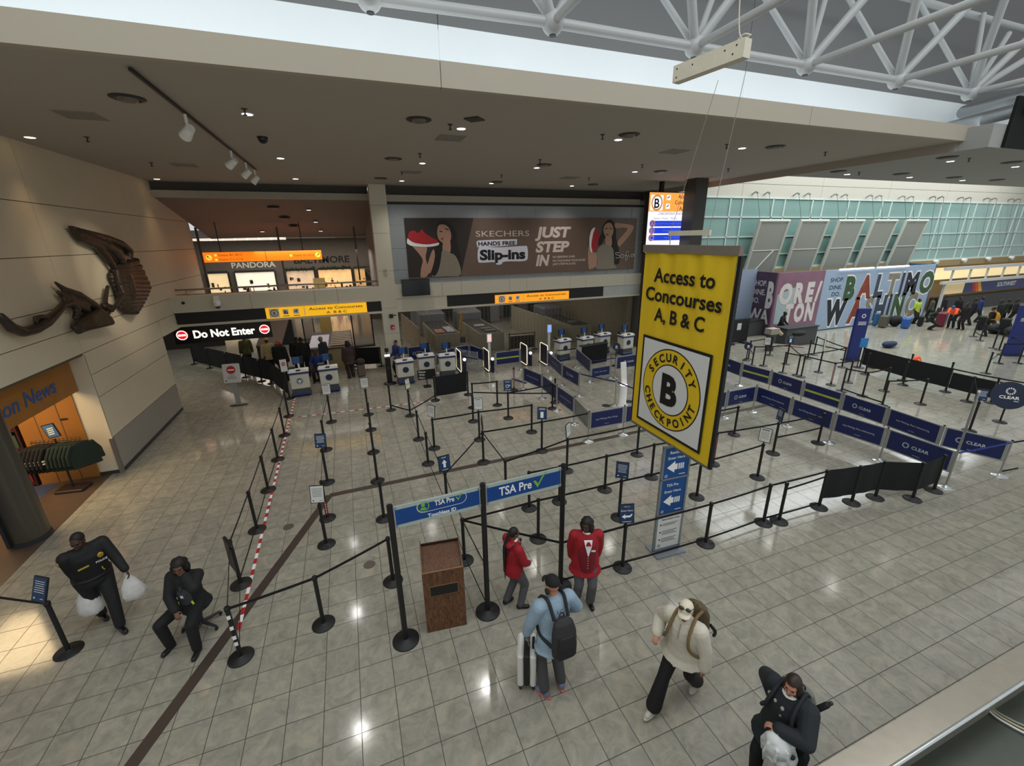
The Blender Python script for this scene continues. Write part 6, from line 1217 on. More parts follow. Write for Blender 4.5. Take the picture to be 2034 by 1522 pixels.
piece(P, 'chest_patch', INKW, lambda mb: mb.slab([T((.075,.165,1.24)), T((.075,.165,1.30)), T((.015,.175,1.27))], Rt @ Vector((.3,.9,0)), .006))
piece(P, 'bag_strap', BLACK, lambda mb: mb.tube(spline([T((.12,.10,1.45)), T((.13,-.02,1.49)), T((.10,-.13,1.42)), T((.03,-.17,1.2))], False, 4), .010, 6))
P = person('person in an open red jacket and red waistcoat with black curly hair', (3.10, 5.02, 0), rad(160), 1.66, REDJ, GREYT, SKIN_D, BSHOE, girth=1.18, feet=[(.13,.0,0,-.05), (-.10,.10,0,.15)], hands=[(.23,-.13,.86), (-.23,-.13,.86)], elbow=[(1,-.3,-.2), (-1,-.3,-.2)], head=(-.55,.05), hair=('bushy', HAIRB), hem=.70, loose=1.6, flare=.012)
T, Rt = P['T'], P['Rt']
piece(P, 'waistcoat', mat('deep_red_waistcoat', '#7a1122', .75, var=.08), lambda mb: mb.loft([(T((0,.12,.80)), Rt @ Vector((.12,0,0)), Rt @ Vector((0,.10,0))), (T((0,.115,1.02)), Rt @ Vector((.16,0,0)), Rt @ Vector((0,.112,0))), (T((0,.11,1.2)), Rt @ Vector((.16,0,0)), Rt @ Vector((0,.108,0))), (T((0,.085,1.36)), Rt @ Vector((.11,0,0)), Rt @ Vector((0,.10,0))), (T((0,.05,1.42)), Rt @ Vector((.06,0,0)), Rt @ Vector((0,.08,0)))]), remesh=.011)
piece(P, 'shirt_front', INKW, lambda mb: mb.slab([T((.0,.222,1.14)), T((.052,.205,1.33)), T((.07,.16,1.43)), T((-.07,.16,1.43)), T((-.052,.205,1.33))], Rt @ Vector((0,1,.15)), .012))
piece(P, 'collar', INKW, lambda mb: mb.loft([(T((0,.02,1.455)), Rt @ Vector((.082,0,0)), Rt @ Vector((0,.082,0))), (T((0,.025,1.515)), Rt @ Vector((.068,0,0)), Rt @ Vector((0,.066,0)))]))
piece(P, 'scarf', REDJ, lambda mb: mb.slab([T((-.045,.212,1.36)), T((.045,.212,1.36)), T((.02,.20,1.42)), T((-.02,.20,1.42))], Rt @ Y_, .016))
piece(P, 'name_badge', INKW, lambda mb: mb.box(T((-.085,.214,1.25)), (.07,.008,.026), rot=Rt))
for q in range(5): piece(P, 'button', INKW, lambda mb: mb.ell(T((0,.225,1.11-.05*q)), (.006,.006,.006), Rt, 8, 6))
# --- traveller with cap, backpack and white case
BLUEF = mat('pale_blue_sweatshirt', '#93aabd', .85, var=.18, scale=7)
P = person('traveller in a pale blue sweatshirt and black cap seen from behind', (1.95, 3.84, 0), rad(2), 1.86, BLUEF, mat('dark_grey_jeans', '#48484a', .85, var=.1), SKIN_L, (mat('silver_blue_shoe', '#6f7f9c', .35, .2, var=.4, scale=30), mat('coral_sole', '#c96a58', .5)), girth=1.12, lean=.03, feet=[(.11,-.02,0,-.25), (-.14,-.04,0,.45)], hands=[(.22,.22,1.02), (-.30,.18,.86)], elbow=[(1,-.5,-.3), (-1,-.5,-.1)], head=(.12,.10), cap=(mat('black_cap', '#111214', .8), 'cap'), hem=.76, loose=1.4)
T, Rt = P['T'], P['Rt']; Hd = P['Hd']
piece(P, 'headphone', BLACK, lambda mb: (mb.ell(Hd(.092,-.02,-.04), (.022,.036,.042), P['Rh']), mb.ell(Hd(-.092,-.02,-.04), (.022,.036,.042), P['Rh'])))
piece(P, 'cap_edge', mat('cream_piping', '#b9ad92', .7), lambda mb: mb.tube([Hd(math.sin(a)*.090, -.012+math.cos(a)*.108, .040) for a in [rad(-70+14*i) for i in range(11)]], .004, 6))
def lc(mb): mb.text('LC', T((0.0,-.158,1.385)), Rt @ X_, Rt @ Z_, .05, off=.01)
piece(P, 'back_lettering', mat('slate_print', '#3c4a58', .7), lc)
CHAR = mat('charcoal_nylon', '#2c2b2d', .7, var=.12, scale=20); CHAR2 = mat('charcoal_nylon_dark', '#222123', .75, var=.12, scale=20)
backpack(P, 'charcoal backpack worn by the traveller in pale blue', CHAR, CHAR2, w=.33, h=.50, d=.17, z=1.12, y0=-.165)
cw = at(1047, 1347); t = thing('suitcase', 'white hard-shell cabin suitcase with a black middle, beside the traveller in pale blue', 'suitcase', cw, rad(-24))
SHW = mat('white_shell', '#dcdcd6', .3, var=.03); 
for s, nm in ((1, 'shell'), (-1, 'shell')): mb = MB(); mb.rbox((s*.085, 0, .36), (.09,.40,.56), .05, seg=4); mb.build('shell', SHW, t)
mb = MB(); mb.rbox((0,0,.36), (.085,.38,.55), .03); mb.build('black_band', mat('black_zip_band', '#1c1817', .6), t)
mb = MB(); mb.rbox((.128,-.02,.36), (.02,.04,.2), .008); mb.build('side_grip', BLACK, t); mb = MB(); mb.rbox((.09,.02,.645), (.04,.18,.025), .01); mb.build('top_grip', BLACK, t); mb = MB(); mb.box((.02,-.203,.40), (.012,.006,.2)); mb.build('zip', DARK, t)
for x in (-.09, .09):
    for y in (-.15, .15): mb = MB(); mb.cyl((x-.014,y,.03), (x+.014,y,.03), .03, n=12); mb.box((x,y,.06), (.035,.04,.05)); mb.build('wheel', BLACK, t)
hp_ = P['W'](P['wr'][1])-cw; hp_ = Matrix.Rotation(rad(24), 3, 'Z') @ hp_
mb = MB(); mb.tube([(.03,.06,.62), (hp_.x*.8+.02, hp_.y*.8, hp_.z-.08), (hp_.x, hp_.y, hp_.z-.03)], .009, 8); mb.tube([(.03,-.02,.62), (hp_.x*.8+.02, hp_.y*.8-.08, hp_.z-.08), (hp_.x, hp_.y-.07, hp_.z-.03)], .009, 8); mb.tube([(hp_.x, hp_.y+.02, hp_.z-.03), (hp_.x, hp_.y-.09, hp_.z-.03)], .013, 8); mb.build('telescopic_handle', STEEL, t)
# --- walker in cream fleece
CREAMF = mat('cream_fleece', '#d3cdbc', .95, var=.06, scale=25, bump=.3); 
P = person('person striding in a cream fleece, cream cap and black trousers', (3.42, 3.10, 0), rad(112), 1.72, CREAMF, mat('black_flared_trousers', '#17161a', .8, var=.08), SKIN_L, (mat('white_trainer', '#c9c5bb', .5, var=.15, scale=20), mat('pale_sole', '#d8d3c6', .5)), lean=.12, feet=[(.12,.42,0,-.05), (-.10,-.36,.05,.1)], hands=[(.28,.20,1.12), (-.31,.02,.82)], elbow=[(.7,-1,-.3), (-.6,-1,0)], head=(.25,-.12), cap=(mat('cream_cap', '#e0d8c0', .8), 'cap'), hair=('short', HAIRBR), hem=.84, loose=2.3, flare=.035)
T, Rt, Hd = P['T'], P['Rt'], P['Hd']
SG = mat('dark_lens', '#1a1410', .1, spec=.8)
def shades(mb):
    for s in (1, -1): mb.ell(Hd(s*.040,.082,.098), (.031,.014,.024), P['Rh'] @ Matrix.Rotation(.5, 3, 'X'), 12, 8)
    mb.tube([Hd(-.02,.094,.100), Hd(.02,.094,.100)], .004, 6)
    for s in (1, -1): mb.tube([Hd(s*.066,.072,.096), Hd(s*.094,-.03,.065)], .004, 6)
piece(P, 'sunglasses', SG, shades)
piece(P, 'collar', CREAMF, lambda mb: mb.loft([(T((0,.01,1.45)), Rt @ Vector((.095,0,0)), Rt @ Vector((0,.09,0))), (T((0,.015,1.52)), Rt @ Vector((.085,0,0)), Rt @ Vector((0,.08,0)))]))
piece(P, 'zip_line', mat('beige_zip', '#a79c86', .7), lambda mb: mb.tube([T((0,.118,1.50)), T((0,.182,1.36)), T((0,.188,1.30))], .006, 6))
OLV = mat('olive_brown_nylon', '#5d5138', .75, var=.25, scale=8); TAN = mat('tan_strap', '#77613f', .7)
bp, q, mk = backpack(P, 'olive brown backpack worn by the person in the cream fleece', OLV, mat('dark_olive', '#4a4028', .75, var=.2, scale=8), w=.34, h=.50, d=.20, z=1.24, strapm=TAN, y0=-.23, gr=.03)
mk('trailing_strap', BLACK, lambda mb: mb.tube(spline([q(-.16,-.05,-.1), q(-.22,-.08,-.2), q(-.20,-.10,-.32)], False, 4), .022, 6))
# --- person with brown hair in the lower right corner
DKJ = mat('dark_blue_grey_jacket', '#20262a', .8, var=.08, scale=10)
P = person('person with brown hair in a dark jacket at the lower right, holding a phone', (3.80, 2.0, 0), rad(98), 1.62, DKJ, mat('black_jeans', '#15161a', .8), SKIN_L, BSHOE, girth=1.1, feet=[(.12,.12,0), (-.10,-.12,0)], hands=[('w', at(1537, 1385, 1.12)), ('w', at(1545, 1448, 1.12))], elbow=[(.6,-.6,-.5), (-1,.1,-.4)], head=(.15,.15), hair=('long', HAIRBR), hem=.70, loose=2.2, curl=.9)
T, Rt = P['T'], P['Rt']
w = P['W'](P['wr'][0]+(P['wr'][0]-P['el'][0]).normalized()*.09)+Vector((0,0,.03)); t = MB(off=w, rz=rad(122)); t.rbox(w, (.075,.15,.009), .01, rot=Matrix.Rotation(rad(122), 3, 'Z') @ Matrix.Rotation(.5, 3, 'X')); tag(t.build('phone', mat('phone_grey', '#6d6a72', .3)), 'phone held out by the person with brown hair', 'phone')
piece(P, 'scarf', INKW, lambda mb: mb.loft([(T((0,.03,1.43)), Rt @ Vector((.10,0,0)), Rt @ Vector((0,.10,0))), (T((0,.03,1.50)), Rt @ Vector((.078,0,0)), Rt @ Vector((0,.08,0)))]))
def motif(mb):
    rn = random.Random(5)
    for i in range(6): x, z = .15-.09*(i % 3)+rn.random()*.02, 1.36-.10*(i//3); mb.ell(T((x, .175-abs(x)*.35, z)), (.022,.016,.028), Rt, 8, 6)
piece(P, 'jacket_motif', mat('pale_motif', '#a9a79c', .7, var=.3), motif)
GRB = mat('grey_backpack_nylon', '#75756f', .75, var=.22, scale=10)
bp, q, mk = backpack(P, 'grey backpack worn by the person with brown hair', GRB, mat('grey_pocket', '#62625d', .75, var=.2, scale=10), w=.30, h=.44, d=.17, z=1.18, strapm=DKJ, y0=-.21, gr=.03)
o = P['W'](T((-.13,-.32,1.12))); t = thing('water_bottle', 'black drinking bottle in the side of the grey backpack', 'bottle', o); mb = MB(); mb.cap((0,0,.0), (.08,-.06,.13), .033, .030); mb.build('bottle_body', BLACK, t); mb = MB(); mb.cap((.08,-.06,.13), (.105,-.08,.17), .022, .020); mb.build('bottle_cap', DARK, t)
h = P['W'](P['wr'][1]); o = h+Vector((-.03,-.06,-.42)); t = thing('white_plush_bag', 'white soft rounded bag held by the person with brown hair', 'bag', o); WPL = mat('white_plush', '#d5d9d8', .9, var=.06, scale=8, bump=.4)
mb = MB(); mb.ell((0,0,.27), (.14,.12,.13)); mb.ell((.03,-.02,.18), (.165,.15,.07)); mb.ell((-.04,.03,.35), (.08,.08,.07)); mb.ell((.0,-.03,.07), (.10,.09,.10)); [mb.tube([(math.cos(a)*.13, math.sin(a)*.11, .36), (math.cos(a)*.16, math.sin(a)*.145, .24), (math.cos(a)*.13, math.sin(a)*.12, .10)], .016, 6) for a in (.3, 1.1, 2.0, 2.9, 3.7, 4.5, 5.4)]; mb.remesh(.011, 2); mb.build('bag_body', WPL, t)
mb = MB(); mb.tube(spline([(.12,.05,.2), (.15,.08,.34), (.06,.05,.46), (-.02,.02,.42)], False, 5), .009, 6); mb.build('bag_strap', WPL, t); mb = MB(); mb.ell((.06,-.115,.24), (.03,.02,.02)); mb.ell((-.02,-.085,.05), (.016,.012,.03)); mb.build('bag_mark', DARK, t)
# --- people further back
def bg(label, px, py, rz, H, top, pants, skin, vox=.018, z=0, **k):
    return person(label, at(px, py, z) if not isinstance(px, Vector) else px, rad(rz), H, top, pants, skin, BSHOE, vox=vox, face=False, **k)
NAVYU = mat('blue_uniform_shirt', '#1d3470', .8, var=.05); DKC = mat('dark_coat', '#1b1a1c', .85, var=.1); BRN = mat('brown_outfit', '#3b2b28', .8, var=.1); JEANS = mat('dark_jeans', '#20222a', .85)
bg('officer in a blue shirt standing behind the white podiums by the pillar', 793, 748, 120, 1.70, NAVYU, JEANS, SKIN_T, hair=('short', HAIRB), vox=.014, hands=[(.2,.2,1.0), (-.2,.25,1.05)])
bg('person in a yellow cap and cream top beyond the black corridor screen', 543, 748, 20, 1.82, mat('cream_top', '#c9b483', .8), JEANS, SKIN_D, cap=(mat('yellow_cap', '#e0a01e', .7), 'cap'), vox=.014)
bg('person in a dark coat with an orange hood beside the corridor screen', 566, 757, -20, 1.84, DKC, DKC, SKIN_D, hair=('short', mat('orange_knit', '#c8561c', .8)), girth=1.15, vox=.014, loose=2)
bg('large person in a black jacket with a pale hem between the left podiums', 612, 749, 30, 1.86, DKC, JEANS, SKIN_D, girth=1.3, hair=('short', HAIRB), vox=.014, lean=.15, hem=.95)
bg('person in black bending over behind the leftmost podium', 596, 743, -10, 1.78, DKC, DKC, SKIN_D, girth=1.2, hair=('short', HAIRB), vox=.014, lean=.35)
bg('person in a pale cap and navy shirt at the low cream wall', 652, 744, 60, 1.80, mat('slate_shirt', '#2c3440', .8), JEANS, SKIN_T, cap=(mat('pale_cap', '#a29a86', .8), 'cap'), vox=.014, lean=.12)
t_ = at(640, 748); bg('seated officer in blue behind the second white podium', t_+Vector((-.1,.4,0)), 0, 180, 1.72, NAVYU, JEANS, SKIN_D, hair=('short', HAIRB), vox=.014, pelvis=(0,0,-.36), feet=[(.12,.35,0), (-.12,.35,0)], knee=[(0,1,.8), (0,1,.8)]) if False else None
person('seated officer in blue behind the second white podium', at(640, 757)+Vector((-.1,.2,0)), rad(170), 1.72, NAVYU, JEANS, SKIN_D, BSHOE, face=False, vox=.014, hair=('short', HAIRB), pelvis=(0,0,-.33), feet=[(.12,.38,0), (-.12,.38,0)], knee=[(0,1,.8), (0,1,.8)], hands=[(.2,.3,.78), (-.2,.3,.78)])
o = at(640, 757)+Vector((-.1,.2,0)); t = thing('stool', 'dark stool under the seated officer in blue', 'stool', o); mb = MB(); mb.lathe((0,0,0), [(.2,.42),(.21,.44),(.20,.48)]); mb.build('seat', DARK, t); mb = MB(); mb.lathe((0,0,0), [(.25,0),(.25,.03),(.03,.06),(.03,.42)]); mb.build('pedestal', DARK, t)
P = bg('person in a dark brown outfit with curly hair seen from behind at the checkpoint', 699, 750, 25, 1.70, BRN, BRN, SKIN_D, hair=('bushy', HAIRB), girth=1.15, vox=.014, hem=.70, loose=1.8, flare=.02)
o = at(719, 748); t = thing('suitcase', 'dark and silver suitcase with a coat on top beside the person in brown', 'suitcase', o, .3); mb = MB(); mb.rbox((0,0,.32), (.34,.22,.55), .04); mb.build('case_body', mat('taupe_case', '#6d6258', .4), t); mb = MB(); mb.ell((0,0,.70), (.22,.18,.16)); mb.build('coat', BRN, t)
for x in (-.12, .12): mb = MB(); mb.cyl((x-.02,0,.03), (x+.02,0,.03), .03, n=10); mb.build('wheel', BLACK, t)
bg('person in a lime trimmed dark vest far down the corridor', Vector((-5.0, 23.3, 0)), 0, 20, 1.75, mat('dark_lime_vest', '#4a4c1c', .7), JEANS, SKIN_D, hair=('short', HAIRB), vox=.02)
for i, (x, y, w) in enumerate(((-9.0, 44.5, 'far shopper before the jewellery window, left'), (-7.6, 44.0, 'far shopper before the jewellery window, middle'), (-6.2, 44.6, 'far shopper before the jewellery window, right'), (-3.2, 44.2, 'far shopper by the clothes window'), (-2.2, 44.8, 'far shopper at the left of the gift shop'), (-1.2, 45.2, 'far shopper in orange inside the gift shop'), (-.2, 44.3, 'far shopper at the middle of the gift shop'), (.6, 44.0, 'far shopper with pale sleeves at the right of the gift shop'), (1.9, 44.6, 'far shopper before the coloured goods window'))):
    person(w+', upper opening', (x, y, 0), rad((i*67) % 360), 1.72+.05*(i % 3), mat('far_orange_top', '#b5401c', .8) if 'orange' in w else DKC, DKC, SKIN_D, None, vox=.03, face=False, hair=('short', HAIRB))
# ticketing hall
HVL = mat('lime_vest', '#a9c23a', .6, emit=.1); HVO = mat('orange_vest', '#e8562a', .6, emit=.15)
o = at(1545, 674); person('person in black standing at the check desk before the pink hoarding', o, rad(200), 1.66, DKC, DKC, SKIN_D, BSHOE, vox=.018, face=False, cap=(BLACK, 'cap'), lean=.15, hands=[(.25,.3,.95), (-.25,.3,.95)])
person('porter in a lime safety vest among the luggage', at(1813, 643), rad(170), 1.70, HVL, DKC, SKIN_D, BSHOE, vox=.02, face=False, hair=('short', HAIRB), sleeve=False)
person('porter in an orange safety vest bending over the maroon suitcase', at(1887, 652), rad(100), 1.76, HVO, JEANS, SKIN_D, BSHOE, vox=.02, face=False, lean=.85, hands=[(.15,.75,.85), (-.15,.75,.8)], cap=(mat('denim_cap', '#46557c', .8), 'cap'), sleeve=False)
person('person in a dark green jacket crouching beside the blue suitcase', at(1845, 655), rad(200), 1.74, mat('dark_green_jacket', '#1c2a22', .8), DKC, SKIN_D, BSHOE, vox=.02, face=False, hair=('short', HAIRB), pelvis=(0,-.05,-.28), knee=[(.2,1,.5), (-.2,1,.5)], lean=.3)
YBP = mat('mustard_pack', '#c08a22', .7)
P = person('person in dark clothes with a mustard backpack near the far stanchions', at(1957, 668), rad(10), 1.74, DKC, DKC, SKIN_D, BSHOE, vox=.02, face=False, hair=('short', HAIRB)); backpack(P, 'mustard yellow backpack worn in the ticketing hall', YBP, YBP, z=1.2)
for i, (x, y, rz, h, m, w) in enumerate(((1868, 636, 30, 1.76, DKC, 'person in black left of the orange porter'), (1842, 640, 10, 1.72, mat('khaki_coat', '#4b4a3c', .8), 'person in khaki right beside the blue hoarding end'), (1908, 655, 70, 1.72, DKC, 'person in dark clothes with orange lining right of the porter'), (1893, 637, 160, 1.7, DKC, 'person in black at the counter behind the orange porter'), (1925, 646, 20, 1.78, DKC, 'person in black coat left of the mustard backpack'), (1936, 640, 190, 1.74, NAVYU, 'agent in blue behind the far counter'), (1975, 650, 30, 1.76, DKC, 'person in black right of the mustard backpack'), (1990, 646, 340, 1.70, mat('olive_coat', '#2c2f22', .8), 'person in olive near the right edge of the ticketing queue'), (2006, 648, 15, 1.78, DKC, 'person in black at the right edge of the ticketing queue'), (2022, 655, 60, 1.66, DKC, 'rightmost person in black by the ticketing counter'))):
    person(w, at(x, y), rad(rz), h, m, DKC, SKIN_D, BSHOE, vox=.022, face=False, hair=('short', HAIRB), lean=.05)
# ------------------------------------------------------------------ ticketing hall: glazed wall, canopies, hoardings
TEAL = mat('teal_glass', '#7c9c95', .12, var=.10, scale=.35, spec=.8); MULL = mat('pale_mullion_green', '#c6d3cc', .5)
YW = 20.5
mb = MB(); mb.bx(15.4, 80, YW, YW+.05, 3.95, 7.95); mb.mi = 1
xs = [18.6, 21.06, 22.0]
for k in range(16): xs += [24.38+3.33*k, 25.34+3.33*k]
for x in xs: mb.bx(x-.035, x+.035, YW-.06, YW, 3.95, 7.95)
for z in (4.75, 5.8, 6.9): mb.bx(15.4, 80, YW-.06, YW, z-.03, z+.03)
mb.bx(15.4, 80, YW-.1, YW, 3.88, 3.97); mb.bx(15.4, 80, YW-.06, YW, 7.92, 8.0); struct('window_3', mb, [TEAL, MULL])
mb = MB()
for k in range(10): mb.bx(15.4+6.5*k, 21.88+6.5*k, YW, YW+.3, 8.0, 8.7); mb.bx(15.4+6.5*k, 21.88+6.5*k, YW, YW+.3, 8.72, 12.5)
struct('wall_upper_ticketing', mb, mat('pale_cream_wall', '#b9b5a8', .8, var=.02))
mb = MB(); mb.bx(15.4, 80, 20.2, YW+.3, 3.45, 3.88); struct('trim_13', mb, mat('tan_ledge', '#94805d', .8, var=.08, scale=3))
mb = MB(); mb.bx(15.4, 80, YW, YW+.3, 0, 3.45); struct('wall_ticketing', mb, mat('tan_wall', '#9a8460', .7, var=.06))
CANF, CANP = mat('canopy_frame', '#b9bab0', .5), mat('canopy_panel', '#90928a', .7, var=.04)
for i in range(5):
    x0 = 22.6+3.33*i; w = 2.45; t = thing('canopy', ('leftmost', 'second from left', 'middle', 'fourth from left', 'rightmost') [i]+' tilted grey canopy panel in front of the teal glazing', 'canopy', (x0+w/2, 20.2, 3.2), 0, 'tilted canopies above the hoarding')
    yt, yb_, zt_, zb2 = 19.7, 20.33, 6.66, 3.2
    def P(u, v, d=0): return Vector((x0+w*u, yb_+(yt-yb_)*v-d, zb2+(zt_-zb2)*v))-t.location
    mb = MB(); mb.slab([P(.06,.02), P(.94,.02), P(.94,.97), P(.06,.97)], (0,-1,-.2), .03); mb.build('panel', CANP, t)
    for u in (.03, .97): mb = MB(); mb.tube([P(u, 0), P(u, 1)], .10, 8); mb.build('side_rail', CANF, t)
    mb = MB(); mb.tube([P(0, 1), P(1, 1)], .09, 8); mb.build('top_rail', CANF, t)
    mb = MB(); mb.tube([P(.06, .52, .03), P(.94, .52, .03)], .03, 8); mb.build('cross_bar', CANF, t)
    if i == 0: mb = MB(); mb.tube([P(.12, .02, .06), P(.75, .52, .06)], .05, 8); mb.build('brace', CANF, t)
    for u in (-.02, .36):
        a = Vector((x0+w*u+.1, YW-.35, 8.22))-t.location; b = P(max(u, .03)+.03, .97); mb = MB(); mb.tube([a, b], .012, 6); mb.build('stay_cable', mat('dark_cable', '#4a4f4d', .5), t)
        mb = MB(); mb.tube([a+Vector((0,.35,-.08)), a+Vector((0,.1,.05)), a], .04, 8); mb.ell(a, (.07,.07,.07)); mb.build('wall_bracket', GREY, t)
for i in range(12):
    x = 39.4+3.33*(i//2)+.95*(i % 2); o = Vector((x, YW, 8.2)); mb = MB(off=o); mb.tube([o, o+Vector((0,-.25,.1)), o+Vector((0,-.35,.02))], .045, 8); mb.tube([o+Vector((0,-.35,.02)), o+Vector((1.2,-.12,-3.4))], .012, 6)
    tag(mb.build('cable_anchor', mat('anchor_grey', '#6d716e', .5)), ('left' if i % 2 == 0 else 'right')+' cable anchor of the '+('first', 'second', 'third', 'fourth', 'fifth', 'sixth')[i//2]+' pair right of the canopies', 'bracket')
for i, (px, py) in enumerate(((1858, 519), (1914, 516), (1962, 513), (2008, 511))):
    c = on_y(px, py, 20.1); t = thing('flood_light', ('first', 'second', 'third', 'fourth')[i]+' small white spotlight on the tan ledge from the hoarding', 'spotlight', c, 0, 'spotlights on the tan ledge'); mb = MB(); mb.cyl((0,.1,0), (0,-.18,-.06), .10, .15); mb.build('housing', WHITE, t); mb = MB(); mb.tube([(0,.1,0), (0,.12,-.25)], .03); mb.build('bracket', GREY, t)
# hoarding: three printed faces
YH = 18.6; XC = 23.6; ZT = 3.78
Z8 = zoom(1634, 440, 5.0725); ZB = zoom(1400, 520, 7.264)
PINKP, SKYP = mat('pink_print', '#8b6478', .6, var=.35, scale=.9), mat('pale_blue_print', '#9fb4cc', .6, var=.04)
xr = on_y(1850, 560, YH).x; xm = on_y(1628, 600, YH).x
t = thing('hoarding', 'large pale blue printed hoarding reading SHOP. DINE. DO. with photo-filled letters', 'hoarding', ((xm+xr)/2, YH, 0))
mb = MB(off=t.location); mb.bx(xm, xr, YH, YH+.12, .05, ZT); mb.build('print', SKYP, t); mb = MB(off=t.location); mb.bx(xm, xr, YH-.02, YH+.1, 0, .05); mb.build('base_rail', BLACK, t)
mb = MB(off=t.location); mb.bx(xr, xr+.12, YH, 20.2, .05, ZT); mb.build('side_face', mat('blue_side_print', '#3f5c8c', .6, var=.2), t)
mb = MB(off=t.location)
for s, l, r, b, c in (('SHOP.', 78, 212, 608, 565), ('DINE.', 66, 190, 684, 642), ('DO.', 88, 170, 752, 710)): wall_text(mb, s, Z8, l, r, b, c, YH-.004, off=.012)
mb.build('lettering', mat('navy_print', '#20304f', .6, var=0), t)
rn = random.Random(2); PH = [mat('photo_'+n, c, .6, var=.55, scale=2.2) for n, c in (('green', '#3d5a3a'), ('brick', '#8c3f2c'), ('slate', '#3c4a5c'), ('stone', '#8c8474'), ('dusk', '#3a3350'), ('night', '#1d2430'))]
def letters(par, word, mp, l, r, base, top, Y, inks, outline=INKW, grow=.06):
    a = on_y(*mp(l, base), Y); b = on_y(*mp(r, base), Y); zt = on_y(*mp(l, top), Y).z; zb = (a.z+b.z)/2; h = zt-zb
    ws = [glyphs(ch, .02, 1.0)[2] for ch in word]; gap = .10; tot = sum(ws)+gap*(len(ws)-1); k = (b.x-a.x)/tot; x = a.x; 
    for i, (ch, w) in enumerate(zip(word, ws)):
        if outline: mb = MB(off=t.location); mb.text(ch, Vector((x, Y-.006, zb)), X_, Z_, h, 'L', width=w*k, off=.05+grow); q = mb.build('letter_outline', outline, par)
        else: q = par
        mb = MB(off=t.location); mb.text(ch, Vector((x+w*k*.02, Y-.009, zb+h*.0)), X_, Z_, h, 'L', width=w*k*.95, off=.06); mb.build('letter', inks[i % len(inks)], q); x += (w+gap)*k
letters(t, 'BALTIMO', Z8, 205, 1080, 740, 560, YH, PH); letters(t, 'WASHINC', Z8, 0, 900, 985, 800, YH, [PH[5], PH[1], PH[3], PH[2], PH[4], PH[0], PH[3]])
for px in (1704, 1775): c = on_y(px, 536, YH-.1); mb = MB(off=t.location); mb.bx(c.x-1.6, c.x+1.5, YH-.14, YH-.02, ZT-.03, ZT+.05); mb.build('strip_lamp', mat('strip_lamp_glow', '#fbfdff', .4, emit=1.8, var=0), t)
t = thing('hoarding', 'pink and white printed hoarding face with the letters ORE and TON', 'hoarding', ((XC+xm)/2, YH, 0))
mb = MB(off=t.location); mb.bx(XC, xm, YH, YH+.12, .05, ZT); mb.build('print', PINKP, t); mb = MB(off=t.location); mb.bx(XC, xm, YH-.02, YH+.1, 0, .05); mb.build('base_rail', BLACK, t)
mb = MB(off=t.location); mb.slab([on_y(*ZB(1050, 480), YH)-Y_*.002, on_y(*ZB(1400, 330), YH)-Y_*.002, on_y(*ZB(1150, 900), YH)-Y_*.002, on_y(*ZB(985, 900), YH)-Y_*.002], -Y_, .001); mb.build('pale_patch', mat('mint_print', '#a9bcc0', .6, var=.1), t)
WPRT = mat('white_print', '#d9d4d2', .6, var=.12, scale=2)
letters(t, 'ORE/', ZB, 1050, 1640, 578, 330, YH, [WPRT], mat('peach_print', '#c79a86', .6), .02); letters(t, 'TON', ZB, 1130, 1540, 850, 620, YH, [WPRT], MATS['peach_print'], .02)
mb = MB(off=t.location); wall_text(mb, 'MARSHALL AIRPORT', ZB, 1030, 1480, 965, 935, YH-.004, off=.01); mb.build('lettering', INKW, t)
t = thing('hoarding', 'dusky purple hoarding face turned sideways, reading SHOP. DINE. DO.', 'hoarding', (XC, 19.9, 0))
mb = MB(off=t.location); mb.bx(XC, XC+.12, 18.72, 21.05-.6, .05, ZT); mb.build('print', mat('dusk_print', '#4c3a52', .6, var=.5, scale=1.0), t)
mb = MB(off=t.location); D_ = Vector((0,-1,0))
for s, z, h in (('SHOP.', 2.95, .34), ('DINE.', 2.42, .34), ('DO.', 1.9, .34)): mb.text(s, (XC-.004, 20.25, z), D_, Z_, h, 'L', off=.01, width=.95 if s != 'DO.' else .6)
mb.text('B', (XC-.004, 19.2, 1.75), D_, Z_, 1.5, 'L', width=.45, off=.05); mb.text('WA', (XC-.004, 20.3, .75), D_, Z_, .85, 'L', width=1.5, off=.03); mb.build('lettering', WPRT, t)
mb = MB(); mb.bx(15.6, XC, 20.1, 20.18, 0, 3.9); mb.mi = 1
for i in range(5): mb.bx(20.9, 22.4, 20.09, 20.1, 1.2+.3*i, 1.26+.3*i)
tag(mb.build('hoarding', [mat('grey_blue_print', '#8e9bae', .6, var=.05), LIGHTINK]), 'plain grey-blue hoarding face beside the yellow banner', 'hoarding')
# airline counters at the far right
t = thing('airline_counter', 'navy airline counter front with red and yellow stripes under a white gantry', 'counter', (50, 19.6, 0))
a = on_y(1914, 573, 19.6); mb = MB(off=t.location); mb.bx(a.x, 66, 19.6, 19.7, 1.35, 2.1); mb.build('navy_sign', mat('airline_navy', '#28346e', .5), t)
for k, (u, m) in enumerate(((.9, mat('stripe_red', '#b8242c', .5)), (1.3, mat('stripe_orange', '#e05a2a', .5)), (1.7, mat('stripe_yellow', '#f0b030', .5)))):
    mb = MB(off=t.location); x = a.x+u; mb.slab([(x+.5,19.597,1.35), (x+.95,19.597,1.35), (x+.4,19.597,2.1), (x,19.597,2.1)], -Y_, .002+.001*k); mb.build('stripe', m, t)
mb = MB(off=t.location); mb.text('SOUTHWEST', (a.x+4.6, 19.59, 1.62), X_, Z_, .34, 'L', off=.03); mb.build('lettering', INKW, t)
mb = MB(off=t.location); mb.bx(a.x-2.4, a.x, 19.6, 19.7, 1.35, 2.1); mb.build('tan_panel', mat('lit_tan', '#d8bf8c', .5, emit=.25), t)
